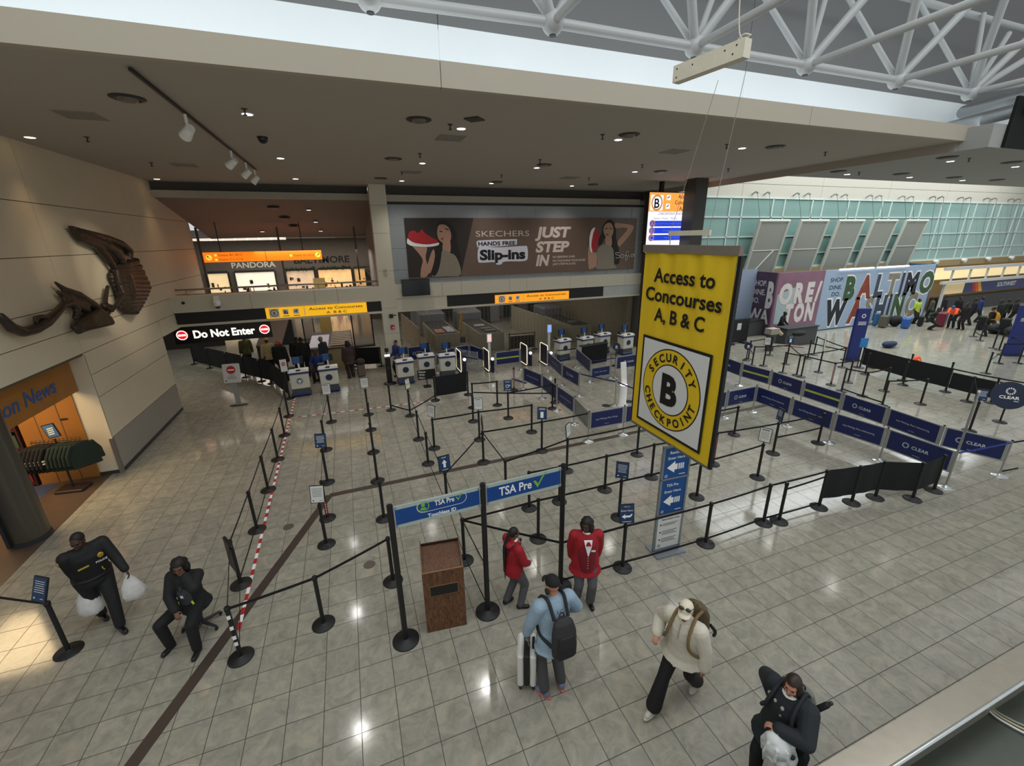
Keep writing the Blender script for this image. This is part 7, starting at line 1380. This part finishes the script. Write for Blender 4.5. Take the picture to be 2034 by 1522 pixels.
mb = MB(off=t.location); mb.bx(a.x-3, 66, 19.5, 20.1, 0, 1.1); mb.build('desk', mat('dark_desk', '#1b1c1f', .5), t)
t = thing('gantry', 'white metal gantry with two long beams over the airline counters', 'gantry', (52, 19.4, 0)); zt = on_y(1862, 533, 19.4).z
for z, h in ((zt-.1, .22), (2.28, .2)): mb = MB(off=t.location); mb.bx(41.5, 70, 19.3, 19.5, z-h/2, z+h/2); mb.build('beam', mat('gantry_white', '#c6cac8', .4), t)
for i in range(12): x = 42.5+2.3*i; mb = MB(off=t.location); mb.bx(x, x+.12, 19.35, 19.45, 2.38, zt-.2); mb.build('upright', MATS['gantry_white'], t)
mb = MB(off=t.location); mb.bx(42.0, 42.15, 19.35, 19.5, 0, 2.3); mb.bx(69, 69.15, 19.35, 19.5, 0, 2.3); mb.build('leg', MATS['gantry_white'], t)
mb = MB(); mb.bx(40.5, 70, 20.3, 20.4, 2.4, 3.3); tag(mb.build('backlit_panel', mat('backlit_cream', '#f2d9a4', .5, emit=.5, var=.12, scale=.6)), 'long backlit cream panel behind the white gantry', 'panel')
# luggage and small things
def case(px, py, label, m, w=.42, h=.62, d=.26, rz=0.3, handle=True):
    t = thing('suitcase', label, 'suitcase', at(px, py), rz); mb = MB(); mb.rbox((0,0,h/2+.05), (w,d,h), .05); mb.build('case_body', m, t)
    for x in (-w*.36, w*.36): mb = MB(); mb.cyl((x-.015,0,.03), (x+.015,0,.03), .03, n=10); mb.build('wheel', BLACK, t)
    if handle: mb = MB(); mb.tube([(-.1,.08,h), (-.1,.08,h+.36), (.1,.08,h+.36), (.1,.08,h)], .014, 6); mb.build('handle', STEEL, t)
case(1797, 652, 'bright blue suitcase with raised handle in the ticketing hall', mat('bright_blue_case', '#2a5aa8', .4), w=.62, h=.6, d=.4); case(1753, 650, 'olive suitcase left of the bright blue one', mat('olive_case', '#5a584c', .5), w=.8, h=.72, d=.4, handle=False); case(1737, 647, 'blue suitcase leaning behind the olive one', mat('teal_blue_case', '#2f6390', .5), w=.4, h=.78, handle=False); case(1866, 648, 'maroon suitcase before the bending porter', mat('maroon_case', '#6d2030', .5), w=.85, h=.85, d=.45); case(1826, 648, 'dark suitcase between the lime vest porter and the crouching person', DKC, w=.5, h=.6)
def lump(px, py, label, m, r, nm='bag', cat='bag', z=0): o = at(px, py, z); mb = MB(off=o); mb.ell(o+Z_*r[2], r); mb.ell(o+Vector((r[0]*.5, 0, r[2]*1.2)), (r[0]*.6, r[1]*.7, r[2]*.7)); mb.remesh(.03, 3); return tag(mb.build(nm, m), label, cat)
lump(1776, 648, 'black soft bag between the olive and bright blue suitcases', DKC, (.5,.3,.36)); lump(1765, 690, 'navy duffel bag on the floor behind the long black barrier', mat('navy_duffel', '#202c4e', .8, var=.2), (.5,.25,.17))
case(1990, 664, 'upright black suitcase before the far right counters', DKC, w=.7, h=.9, d=.4); lump(1975, 662, 'black holdall left of the upright black suitcase', DKC, (.6,.35,.3)); lump(2008, 668, 'black holdall right of the upright black suitcase', DKC, (.6,.35,.3)); case(1945, 655, 'black suitcase behind the mustard backpack wearer', DKC, w=.6, h=.8, d=.35)
o = at(1820, 717, .86); mb = MB(off=o); mb.ell(o+Z_*.04, (.24,.10,.17)); mb.ell(o+Vector((.08,-.05,-.05)), (.14,.08,.13)); mb.remesh(.02, 2); t = tag(mb.build('folded_vest', HVO), 'crumpled orange safety vest hung over the long black barrier', 'vest'); mb = MB(); mb.tube([(-.12,-.12,.1), (0,-.15,-.05), (-.05,-.14,-.16)], .02, 6); mb.build('reflective_tape', INKW, t)
t = MB(off=at(1735, 730)); t.box(t.off+Z_*.11, (.5,.35,.22)); tag(t.build('cardboard_box', mat('cardboard', '#6d4a38', .8)), 'brown box on the floor under the long black barrier', 'box')
def pylon(px, py, h, w, label):
    p = at(px, py); t = thing('pylon', label, 'sign', p, rad(-22)); mb = MB(); mb.rbox((0,0,h/2), (w,.14,h), .03); mb.build('pylon_body', mat('pylon_blue', '#1f2f78', .5, var=.05), t); mb = MB(); mb.ring((0,-.074,h*.86), X_, Z_, .06, .10, 20)
    for k in range(3): mb.bx(-w*.3, w*.3, -.076, -.073, h*.74-.06*k, h*.74-.06*k+.03)
    mb.build('pylon_print', INKW, t); mb = MB(); mb.box((0,0,.02), (w+.25,.4,.04)); mb.build('base', DARK, t)
pylon(1692, 716, 2.55, .62, 'tall blue sign pylon in the middle of the ticketing queue'); pylon(2008, 706, 2.5, .75, 'tall blue sign pylon at the right edge of the picture')
p = at(1714, 690, .97); t = thing('notice_board', 'small bright blue square notice at the left end of the long black barrier', 'notice', Vector((p.x, p.y, 0)), rad(-15)); mb = MB(); mb.cyl((0,.05,0), (0,.05,1.0), .02); mb.cyl((0,.05,0), (0,.05,.03), .15); mb.build('stand', BLACK, t); mb = MB(); mb.box((0,0,1.18), (.38,.02,.42)); mb.build('board', mat('sky_blue_board', '#2a86cc', .5), t)
t = thing('check_desk', 'dark check desk with bags on it before the pink hoarding', 'desk', at(1587, 686)); mb = MB(); mb.rbox((0,.3,.5), (2.4,.7,1.0), .04); mb.build('desk_body', mat('charcoal_desk', '#4a4c4e', .6), t); mb = MB(); mb.box((0,.3,1.02), (2.5,.8,.04)); mb.build('desk_top', DARK, t)
lump(1586, 668, 'black holdall lying on the check desk', DKC, (.45,.2,.14), z=.98)
t = thing('low_counter', 'long grey counter below the purple hoarding', 'counter', at(1495, 668)); mb = MB(); mb.bx(-1.6, 1.6, 0, .6, 0, .95); mb.build('counter_body', MATS['charcoal_desk'], t); mb = MB(); mb.bx(-1.65, 1.65, -.05, .65, .95, 1.0); mb.build('counter_top', DARK, t)
t = thing('black_board', 'black upright board with a white notice at the right edge of the yellow banner', 'board', at(1462, 683)); mb = MB(); mb.box((0,0,.75), (1.5,.06,1.3)); mb.build('board', BLACK, t); mb = MB(); mb.box((0,-.04,1.0), (.3,.01,.38)); mb.build('notice', MATS['sign_paper'], t); mb = MB(); mb.box((.5,0,.05), (.3,.5,.1)); mb.box((-.5,0,.05), (.3,.5,.1)); mb.build('foot', DARK, t)
t = thing('bin', 'grey bin with pale boxes on top in the ticketing queue', 'bin', at(1527, 696)); mb = MB(); mb.lathe((0,0,0), [(.2,0),(.24,.9)]); mb.build('bin_body', MATS['charcoal_desk'], t); mb = MB(); mb.box((0,0,1.05), (.6,.4,.3)); mb.build('carton', mat('pale_carton', '#a8a294', .7), t); mb = MB(); mb.cyl((.25,-.1,1.1), (.55,-.15,.85), .09); mb.build('paper_roll', mat('cream_roll', '#c9bd98', .7), t)
for a, b in (('T1', 'T2'), ('T4', 'T9')):
    A, B = ST[a], ST[b]; v = B.location-A.location; d = v.normalized(); mb = MB(); mb.ribbon([d*.05+Z_*.55, v-d*.05+Z_*.55], .16, .006); q = mb.build('printed_band', MATS['sign_paper'], A); mb = MB(); n = Vector((d.y,-d.x,0)); mb.slab([d*(v.length*.15)+n*.004+Z_*.53, d*(v.length*.85)+n*.004+Z_*.53, d*(v.length*.85)+n*.004+Z_*.57, d*(v.length*.15)+n*.004+Z_*.57], n, .001); mb.build('band_print', RED, q)
# ------------------------------------------------------------------ ceiling fittings
def soffit(px, py):                                                  # sloping soffit plane
    d = ray(px, py); n = Vector((0, 1.44, 6.5)); return CAMP+d*((Vector((0,21.0,7.56))-CAMP).dot(n)/d.dot(n))
ME = {}
def cm(k, fn, m):
    if k not in ME: mb = MB(); fn(mb); ME[k] = mb.mesh(k, m)
    return ME[k]
RINGD = mat('dark_trim_ring', '#2b2a28', .5); LENS = mat('downlight_lens', '#f6f4ff', .4, emit=5.0, var=0); SATIN = mat('satin_inner', '#77746e', .35, .5)
def fixture(p, label, g): 
    t = thing('ceiling_speaker', label, 'ceiling fitting', p, 0, g); hang('trim_ring', cm('trim_ring', lambda m: m.lathe((0,0,0), [(.24,0),(.24,-.012),(.19,-.03),(.15,-.02),(.15,0)], 28), RINGD), t); hang('inner_cone', cm('inner_cone', lambda m: m.lathe((0,0,0), [(.15,-.0),(.13,-.05),(.10,-.055)], 24), SATIN), t)
def lamp(p, label, g, energy=40, col=(1, .97, .93), warm=False):
    t = thing('downlight', label, 'downlight', p, 0, g); hang('trim', cm('dl_trim', lambda m: m.lathe((0,0,0), [(.115,0),(.115,-.008),(.09,-.012)], 24), mat('white_trim', '#c9c6c0', .5)), t); hang('lens', cm('dl_lens_w' if warm else 'dl_lens', lambda m: m.lathe((0,0,0), [(.09,-.012),(.08,-.016),(.001,-.017)], 20), mat('warm_lens', '#ffd9a0', .4, emit=5, var=0) if warm else LENS), t)
    l = bpy.data.lights.new('downlight_beam', 'SPOT'); l.energy = energy; l.color = col; l.spot_size = rad(125); l.spot_blend = 1.0; l.shadow_soft_size = .07; o = bpy.data.objects.new('downlight_beam', l); COL.objects.link(o); o.parent = t; o.location = (0,0,-.04); return t
ROW = lambda x, y: ('left' if x < 700 else 'centre' if x < 1100 else 'right of centre' if x < 1560 else 'far right')
def rank(lst): return [('nearest', 'second nearest', 'third nearest', 'fourth nearest', 'fifth nearest', 'sixth nearest')[sum(1 for q in lst if ROW(*q) == ROW(*p) and q[1] < p[1])] for p in lst]
ZC = lambda x: 7.88 if x > 1600 else 8.1
L1 = [(253,194),(832,237),(781,315),(756,354),(1250,267),(1081,327),(987,361),(1312,340),(1178,366),(1540,291),(1882,312),(2010,322),(1665,340),(1790,345),(1895,352),(1980,357)]
for p, r in zip(L1, rank(L1)): fixture(at(*p, ZC(p[0])), f'dark round ceiling fitting, {r} on the {ROW(*p)} ceiling', 'dark round ceiling fittings')
L2 = [(491,226),(557,314),(587,355),(916,255),(839,324),(798,359),(1228,277),(1066,333),(976,364),(1136,369),(1261,341),(1474,294),(1888,320),(2017,331),(1683,346),(1807,352),(1912,358)]
for p, r in zip(L2, rank(L2)): lamp(at(*p, ZC(p[0])), f'lit white downlight, {r} on the {ROW(*p)} ceiling', 'lit downlights in the ceiling', 150)
for p, r in zip(((613,417),(627,441),(637,459),(521,460)), ('nearest', 'middle', 'farthest right-hand', 'farthest left-hand')): lamp(soffit(*p), f'{r} lit downlight on the rosy soffit', 'downlights on the rosy soffit', 25)
for p, r in zip(((543,412),(565,433),(583,450)), ('nearest', 'middle', 'farthest')): fixture(soffit(*p), f'{r} dark fitting on the rosy soffit', 'dark fittings on the rosy soffit')
for (px, py), w, dx in (((158, 277), 'near', .45), ((377, 357), 'far', .5), ((-90, 200), 'offside', .45)):
    p = at(px, py, 8.1); p.x = -6.4+dx; t = lamp(p, f'{w} warm wall-washing downlight beside the stone wall', 'warm wall washers', 25 if w == 'offside' else 70, (1, .66, .36), True)
    for o in t.children:
        if o.type == 'LIGHT': o.data.spot_size = rad(95); o.rotation_euler = (0, rad(-16), 0)
VG = mat('vent_grille', '#8b857c', .7)
for i, ((px, py), w) in enumerate((((160,229), 'left, nearest'), ((366,328), 'left, farther'), ((895,274), 'centre, nearest'), ((818,342), 'centre, farther'), ((1132,353), 'right of centre, farther'), ((1340,301), 'right of centre, nearest'))):
    t = thing('ceiling_vent', f'pale square ceiling vent, {w}', 'vent', at(px, py, 8.1), 0, 'ceiling vents'); hang('vent_frame', cm('vent_frame', lambda m: (m.bx(-.3,.3,-.3,-.27,-.012,0), m.bx(-.3,.3,.27,.3,-.012,0), m.bx(-.3,-.27,-.27,.27,-.012,0), m.bx(.27,.3,-.27,.27,-.012,0)), VG), t); hang('louvre', cm('louvre', lambda m: [m.bx(-.27,.27,-.25+.07*k,-.215+.07*k,-.01,0) for k in range(8)], VG), t)
o = at(942, 236, 8.1); mb = MB(off=o); mb.box(o-Z_*.01, (.3,.3,.02), rz=.8); tag(mb.build('access_hatch', DARK), 'small dark square hatch in the centre ceiling', 'hatch')
for i, (px, py) in enumerate(((485,216),(894,247),(834,305),(798,341),(1197,267),(1073,317),(996,347),(1276,327),(1170,353),(1444,287),(1640,302),(1447,335),(300,323),(172,272),(1926,314),(1707,342))):
    L3 = [(485,216),(894,247),(834,305),(798,341),(1197,267),(1073,317),(996,347),(1276,327),(1170,353),(1444,287),(1640,302),(1447,335),(300,323),(172,272),(1926,314),(1707,342)]
    t = thing('sprinkler', f'sprinkler head, {rank(L3)[i]} on the {ROW(px, py)} ceiling', 'sprinkler', at(px, py, 7.88 if px > 1650 else 8.1), 0, 'sprinkler heads'); hang('rose', cm('rose', lambda m: m.cyl((0,0,-.012), (0,0,0), .05), DARK), t); hang('head', cm('sp_head', lambda m: (m.cyl((0,0,-.09), (0,0,-.01), .014), m.cyl((0,0,-.1), (0,0,-.09), .035)), DARK), t)
o = at(521, 272, 8.1); t = thing('dome_camera', 'black dome camera on the left part of the ceiling', 'camera', o); mb = MB(); mb.cyl((0,0,-.03), (0,0,0), .11); mb.build('mount', DARK, t); mb = MB(); mb.ell((0,0,-.03), (.10,.10,.11)); mb.build('dome', mat('smoked_dome', '#0c0c0e', .1), t)
# track with four spot heads
a, b = at(258, 137, 8.06), at(508, 338, 8.06); t = thing('track_light', 'ceiling track with four white spotlight heads aimed at the bronze wall sculpture', 'track light', (a+b)/2)
mb = MB(off=t.location); v = b-a; mb.box((a+b)/2, (v.length, .04, .04), rz=math.atan2(v.y, v.x)); r = mb.build('rail', BLACK, t)
for k, tgt in ((.24, (-6.2, 14.6, 5.0)), (.62, (-6.2, 15.6, 5.2)), (.82, (-6.2, 16.2, 4.6)), (.97, (-6.2, 17.4, 4.0))):
    p = a+v*k; e = p-Z_*.28; d = (Vector(tgt)-e).normalized(); mb = MB(off=t.location); mb.tube([p-Z_*.02, p-Z_*.1, e], .025, 8); h = mb.build('stem', WHITE, t); mb = MB(off=t.location); mb.cyl(e-d*.10, e+d*.16, .07, .10); mb.build('spot_head', WHITE, t)
    if k < .9:
        l = bpy.data.lights.new('spot_beam', 'SPOT'); l.energy = 160; l.color = (1, .86, .66); l.spot_size = rad(34); l.spot_blend = .7; l.shadow_soft_size = .05; o = bpy.data.objects.new('spot_beam', l); COL.objects.link(o); o.parent = t; o.location = e+d*.18-t.location; o.rotation_euler = (-d).to_track_quat('Z', 'Y').to_euler()
# ------------------------------------------------------------------ roof space frame
TW = mat('truss_white', '#b4b7b7', .4, .1, var=.03); ZN = 9.4
nodes = [at(733, -4, ZN)]+[at(px, py, ZN) for px, py in ((1098,45), (1380,93), (1602,130), (1782,160), (1928,185))]
t = thing('roof_truss', 'white tubular roof space frame with ball joints above the hall', 'truss', nodes[2]); off = t.location
bay = nodes[3].x-nodes[2].x
def bar(p, q, r, nm='chord'): mb = MB(off=off); mb.cyl(p, q, r, n=14); mb.build(nm, TW, t)
for i, n in enumerate(nodes):
    mb = MB(off=off); mb.ell(n, (.19,.19,.19), n=20, m=12); q = mb.build('ball_joint', TW, t); mb = MB(off=off); mb.cyl(n-Z_*.195, n-Z_*.17, .06); mb.build('joint_cap', DARK, q)
    if i < len(nodes)-1: bar(n, nodes[i+1], .085)
    for sx in (-1, 1):
        for sy in (-1, 1): bar(n, n+Vector((sx*bay/2, sy*bay*.32, 2.3)), .085 if sy < 0 else .06, 'diagonal')
    bar(n, n+Vector((0, -bay, 0)), .07)
bar(nodes[0]+Vector((-bay,0,0)), nodes[0], .085)
for i in range(-1, len(nodes)+1):
    c = nodes[0]+Vector((bay*(i+.5), 0, 2.3)); bar(c+Vector((0,bay*.32,0)), c+Vector((bay,bay*.32,0)), .085, 'top_chord')
end = nodes[-1]; bar(end, end+Vector((2.2, -2.6, .15)), .085); bar(end, end+Vector((3.2, -1.0, 2.0)), .085, 'diagonal'); bar(end, end+Vector((2.6, .8, 1.9)), .07, 'diagonal')
# big round ducts; black sheet painted as the void's shade at the right
t = thing('roof_duct', 'pair of thick silver tubes running out at the upper right', 'duct', (22, 8, 9.2)); off = t.location
for p, q, r, nm in (((18.4, 9.9, 9.0), (15.4, 5.6, 8.72), .17, 'lower_tube'), ((19.6, 9.9, 9.62), (15.8, 5.4, 9.15), .19, 'upper_tube')): mb = MB(off=off); mb.cyl(p, q, r, n=24); mb.build(nm, mat('satin_duct', '#a3a5a6', .35, .6), t)
mb = MB(); mb.bx(15.75, 62, 6.93, 6.99, 7.89, 9.0); o = mb.build('void_shade_sheet', mat('void_shade_black', '#08090a', .9)); o['kind'] = 'structure'
mb = MB(); mb.bx(20.0, 62, 10.3, 10.5, 8.4, 15); struct('wall_bulkhead_right', mb, CEIL2)
# ------------------------------------------------------------------ newsagent front
mb = MB(off=Vector((-6.71, 11.4, 2.7))); mb.text('Hudson News', (-6.712, 12.62, 2.66), Y_, Z_, .33, 'R', width=2.75, off=.012, sub=.22); o = mb.build('shop_sign', mat('script_blue', '#2f5aa0', .45)); tag(o, 'blue script shop name on the timber lintel at the left edge', 'sign')
for v in list(o.data.vertices): pass
p = Vector((-6.98, 10.72, 0)); t = thing('round_column', 'thick round grey column at the left edge by the newsagent', 'column', p); mb = MB(); mb.cyl((0,0,.1), (0,0,3.28), .31, n=32); mb.build('shaft', mat('bronze_grey_column', '#57534a', .3, .4, var=.08), t); mb = MB(); mb.cyl((0,0,0), (0,0,.1), .33, n=32); mb.build('base', DARK, t); mb = MB(); mb.box((-.18,-.3,1.64), (.05,.08,3.2)); mb.build('channel', DARK, t)
c = at(148, 972); t = thing('clothes_rack', 'black clothes rack hung with dark shirts outside the newsagent', 'rack', c, rad(-8))
mb = MB(); mb.rbox((0,0,.04), (.62,.42,.08), .04); mb.build('base', mat('dark_walnut', '#2a1d1a', .5), t); mb = MB(); mb.cyl((0,0,.08), (0,0,1.42), .022); mb.build('pole', BLACK, t); mb = MB(); mb.tube([(-.52,0,1.36), (.52,0,1.36)], .014, 8); mb.build('hanging_bar', BLACK, t)
sg = MB(); R = Matrix.Rotation(rad(-12), 3, 'Y'); sg.box((0,-.01,1.64), (.27,.02,.36), rot=R); f = sg.build('sign_frame', BLACK, t); sg = MB(); sg.box((0,-.024,1.64), (.23,.006,.32), rot=R); q = sg.build('sign_face', mat('pale_blue_sign', '#4a6c98', .5), f); sg = MB()
for z in (.07, .02, -.03, -.08): sg.box((0,-.03,1.64+z), (.13,.004,.022), rot=R)
sg.build('sign_print', INKW, q)
GRN, BLK = mat('bottle_green_cotton', '#1c2a22', .9, var=.15, scale=20), mat('black_cotton', '#131316', .9, var=.15, scale=20)
Rz = Matrix.Rotation(rad(-8), 3, 'Z')
def shirt(x, m, label, stripe):
    o = c+Rz @ Vector((x, 0, .62)); t = thing('hanging_shirt', label, 'shirt', o, rad(-8)-.75, 'shirts on the clothes rack'); mb = MB()
    mb.loft([((0,0,0), Vector((.028,0,0)), Vector((0,.29,0))), ((0,0,.3), Vector((.03,0,0)), Vector((0,.29,0))), ((0,0,.6), Vector((.028,0,0)), Vector((0,.26,0))), ((0,0,.68), Vector((.02,0,0)), Vector((0,.10,0)))])
    for s in (1, -1): mb.chain([(0,s*.2,.60), (0,s*.31,.38), (.0,s*.33,.14)], [.045,.04,.036])
    mb.remesh(.018, 2); mb.build('shirt_body', m, t); mb = MB(); mb.tube(spline([(0,0,.68), (0,0,.74), (0,.03,.77), (0,.0,.79)], False, 4), .006, 6); mb.build('hanger', DARK, t)
    if stripe: mb = MB(); mb.box((0,-.2,.32), (.07,.2,.035)); mb.box((0,-.2,.25), (.07,.2,.035)); mb.build('white_stripe', INKW, t)
ords = ('first', 'second', 'third', 'fourth', 'fifth', 'sixth', 'seventh')
for i in range(6): shirt(-.50+.085*i, BLK, f'black striped shirt, {ords[i]} from the left end of the rack', True)
for i in range(6): shirt(.06+.085*i, GRN, f'bottle green hooded top, {ords[i]} right of the rack pole', False)
mb = MB(off=c+Rz @ Vector((.50,-.12,1.1))); mb.slab([mb.off+Rz @ Vector(q) for q in ((-.02,-.12,0), (.1,-.12,.0), (.1,-.12,.08), (-.02,-.12,.08))], Rz @ Vector((0,-1,0)), .004)
t = thing('book_shelf', 'dark shelf of magazines inside the newsagent', 'shelf', (-9.2, 13.4, 0)); mb = MB()
for z in (.05, .55, 1.05, 1.55, 2.0): mb.bx(-1.0, 1.0, 0, .35, z, z+.04)
mb.bx(-1.04, -1.0, 0, .35, 0, 2.1); mb.bx(1.0, 1.04, 0, .35, 0, 2.1); mb.build('shelf_frame', mat('mahogany', '#3a1c16', .5), t)
rn = random.Random(9); MG = [mat('cover_'+n, h, .5) for n, h in (('red', '#8c2a2a'), ('cream', '#b9a88a'), ('blue', '#33466e'), ('green', '#3d5a44'))]
sh = ('lowest', 'second', 'third', 'top')
for zi, z in enumerate((.09, .59, 1.09, 1.59)):
    for i in range(6): o = Vector((-10.05+.31*i, 13.52, z)); mb = MB(off=o); mb.box(o+Vector((.1,0,.16)), (.22,.04,.3+.04*rn.random())); tag(mb.build('magazine', MG[rn.randrange(4)]), f'magazine, {ords[i]} from the left on the {sh[zi]} shelf of the newsagent', 'magazine', 'magazines in the newsagent')
o = Vector((-7.2, 13.41, 1.72)); mb = MB(off=o); mb.box(o, (.14,.012,.04)); tag(mb.build('door_plate', INKK), 'small black plate on the honey coloured wood wall', 'plate')
l = bpy.data.lights.new('shop_light', 'AREA'); l.energy = 110; l.size = 2.0; l.color = (1, .72, .38); o = bpy.data.objects.new('shop_light', l); COL.objects.link(o); o.location = (-8.3, 11.6, 3.2)
# ------------------------------------------------------------------ bronze wall sculpture
ZS = zoom(0, 420, 5.0725); BRZ = mat('dark_bronze', '#453e38', .36, .55, var=.35, scale=5, bump=.35)
def S3(u, v, d=.12): q = on_x(*ZS(u, v), -6.4); return Vector((-6.4+d, q.y, q.z))
t = thing('wall_sculpture', 'dark bronze sculpture of winged flowing forms mounted high on the stone wall', 'sculpture', S3(1000, 900, 0)); off = t.location
def form(nm, fn): mb = MB(off=off); fn(mb); mb.remesh(.028, 3); return mb.build(nm, BRZ, t)
def vein(mb, pts, rs, d=.15): mb.chain([S3(u, v, d if len(q) == 0 else q[0]) for u, v, *q in pts], rs, 10)
def fan(mb, edge, core, r, d0=.10, d1=.22):                          # folds fanning from a core line to an edge line
    n = 13
    for i in range(n):
        k = i/(n-1); f = lambda l: [l[min(int(k*(len(l)-1)), len(l)-2)][j]+(l[min(int(k*(len(l)-1)), len(l)-2)+1][j]-l[min(int(k*(len(l)-1)), len(l)-2)][j])*(k*(len(l)-1)-min(int(k*(len(l)-1)), len(l)-2)) for j in (0, 1)]
        a, b = f(edge), f(core); m = ((a[0]+b[0])/2, (a[1]+b[1])/2); mb.chain([S3(*a, d0), S3(*m, d0+.08), S3(*b, d1)], [r*.7, r, r*1.1], 8)
form('upper_wing', lambda mb: (vein(mb, [(620,150), (800,215), (1000,270), (1150,330), (1235,400), (1240,480)], [.03,.08,.10,.12,.12,.09], .16), vein(mb, [(620,155), (730,280), (900,340), (1000,450), (1080,560)], [.03,.08,.11,.12,.08], .14), vein(mb, [(700,215), (900,300), (1080,400), (1150,500)], [.06,.11,.14,.12], .18), vein(mb, [(1000,330), (1100,450), (1200,470)], [.10,.13,.10], .2)))
form('lower_wing', lambda mb: (fan(mb, [(1110,570), (1060,640), (1100,740), (1140,850), (1160,960), (1210,1020)], [(1290,500), (1360,640), (1415,760), (1380,850), (1330,940), (1280,1015)], .09), vein(mb, [(1190,560), (1220,680), (1250,800), (1250,900), (1245,980)], [.13,.19,.20,.17,.10], .10), vein(mb, [(1300,600), (1360,700), (1370,790), (1310,900)], [.08,.11,.11,.08], .12), vein(mb, [(1270,490), (1300,540), (1330,600)], [.08,.09,.08], .2), vein(mb, [(1060,600), (1080,700), (1110,800)], [.06,.07,.06], .26)))
form('arm', lambda mb: (vein(mb, [(1090,760,.28), (1110,840,.32), (1040,930,.32), (990,1010,.3)], [.07,.06,.055,.05]), vein(mb, [(1030,760,.12), (1010,860,.12), (990,960,.14)], [.05,.06,.06]), vein(mb, [(980,960,.15), (1040,970,.15), (990,1060,.18)], [.10,.09,.05])))
form('middle_wing', lambda mb: (vein(mb, [(460,715), (560,790), (700,850), (860,960), (950,1040)], [.03,.07,.11,.13,.10], .16), vein(mb, [(510,820), (620,890), (780,960)], [.05,.09,.12], .14), vein(mb, [(560,900), (700,960), (800,1010)], [.05,.09,.09], .16)))
form('body', lambda mb: (vein(mb, [(690,1170), (800,1090), (900,1040)], [.12,.16,.12], .16), vein(mb, [(750,1180), (860,1130), (950,1090)], [.10,.12,.09], .2), fan(mb, [(660,1140), (640,1170), (660,1215)], [(860,1000), (960,1080), (990,1130)], .06, .2, .3), vein(mb, [(680,1220), (800,1170), (930,1150), (1000,1120)], [.07,.07,.06,.05], .2)))
form('tail', lambda mb: vein(mb, [(660,1080), (690,990), (620,930), (540,950), (460,1040), (360,1120), (250,1190), (120,1225), (0,1180), (-120,1060)], [.05,.08,.09,.08,.09,.12,.11,.10,.10,.07], .17))
form('tail_tip', lambda mb: vein(mb, [(380,1080), (300,1070), (235,1075), (225,1110), (260,1150)], [.05,.06,.05,.04,.04], .2))
# ------------------------------------------------------------------ parapet and deck in the lower right corner
mb = MB(); mb.bx(1.0, 16, 1.36, 1.50, 0.0, 1.02); mb.mi = 1; mb.bx(1.0, 16, 1.30, 1.545, 1.02, 1.06); tag(mb.build('parapet', [mat('parapet_grey', '#7a786f', .5), mat('brushed_cap', '#a79f90', .25, .8)]), 'brushed metal capped parapet crossing the lower right corner', 'parapet')
mb = MB(); mb.tube([(1.0, 1.285, 1.05), (16, 1.285, 1.05)], .022, 10); tag(mb.build('handrail', mat('bright_steel', '#d6dada', .15, .95)), 'bright steel handrail along the parapet', 'handrail')
mb = MB(); mb.bx(1.0, 16, -2.5, 1.36, .50, .56); o = mb.build('trim_15', mat('green_grey_deck', '#4a4f45', .35, var=.3, scale=3)); o['kind'] = 'structure'
for i, m in enumerate((WHITE, mat('cream_wire', '#c7bd8f', .4), mat('grey_wire', '#9da39e', .4))):
    q = lambda px, py: at(px, py, .585)
    pts = [q(1958, 1390), q(1962+5*i, 1408), q(1978+6*i, 1424-2*i), q(2004+6*i, 1440-3*i), q(2034, 1456-7*i), q(2120, 1496-8*i)]
    mb = MB(off=pts[2]); mb.tube(spline(pts, False, 6), .012, 8); tag(mb.build('loose_cable', m), ('white', 'cream', 'grey')[i]+' loose cable lying on the deck at the lower right', 'cable')
for o in list(TMP.objects): bpy.data.objects.remove(o)
bpy.data.collections.remove(TMP)
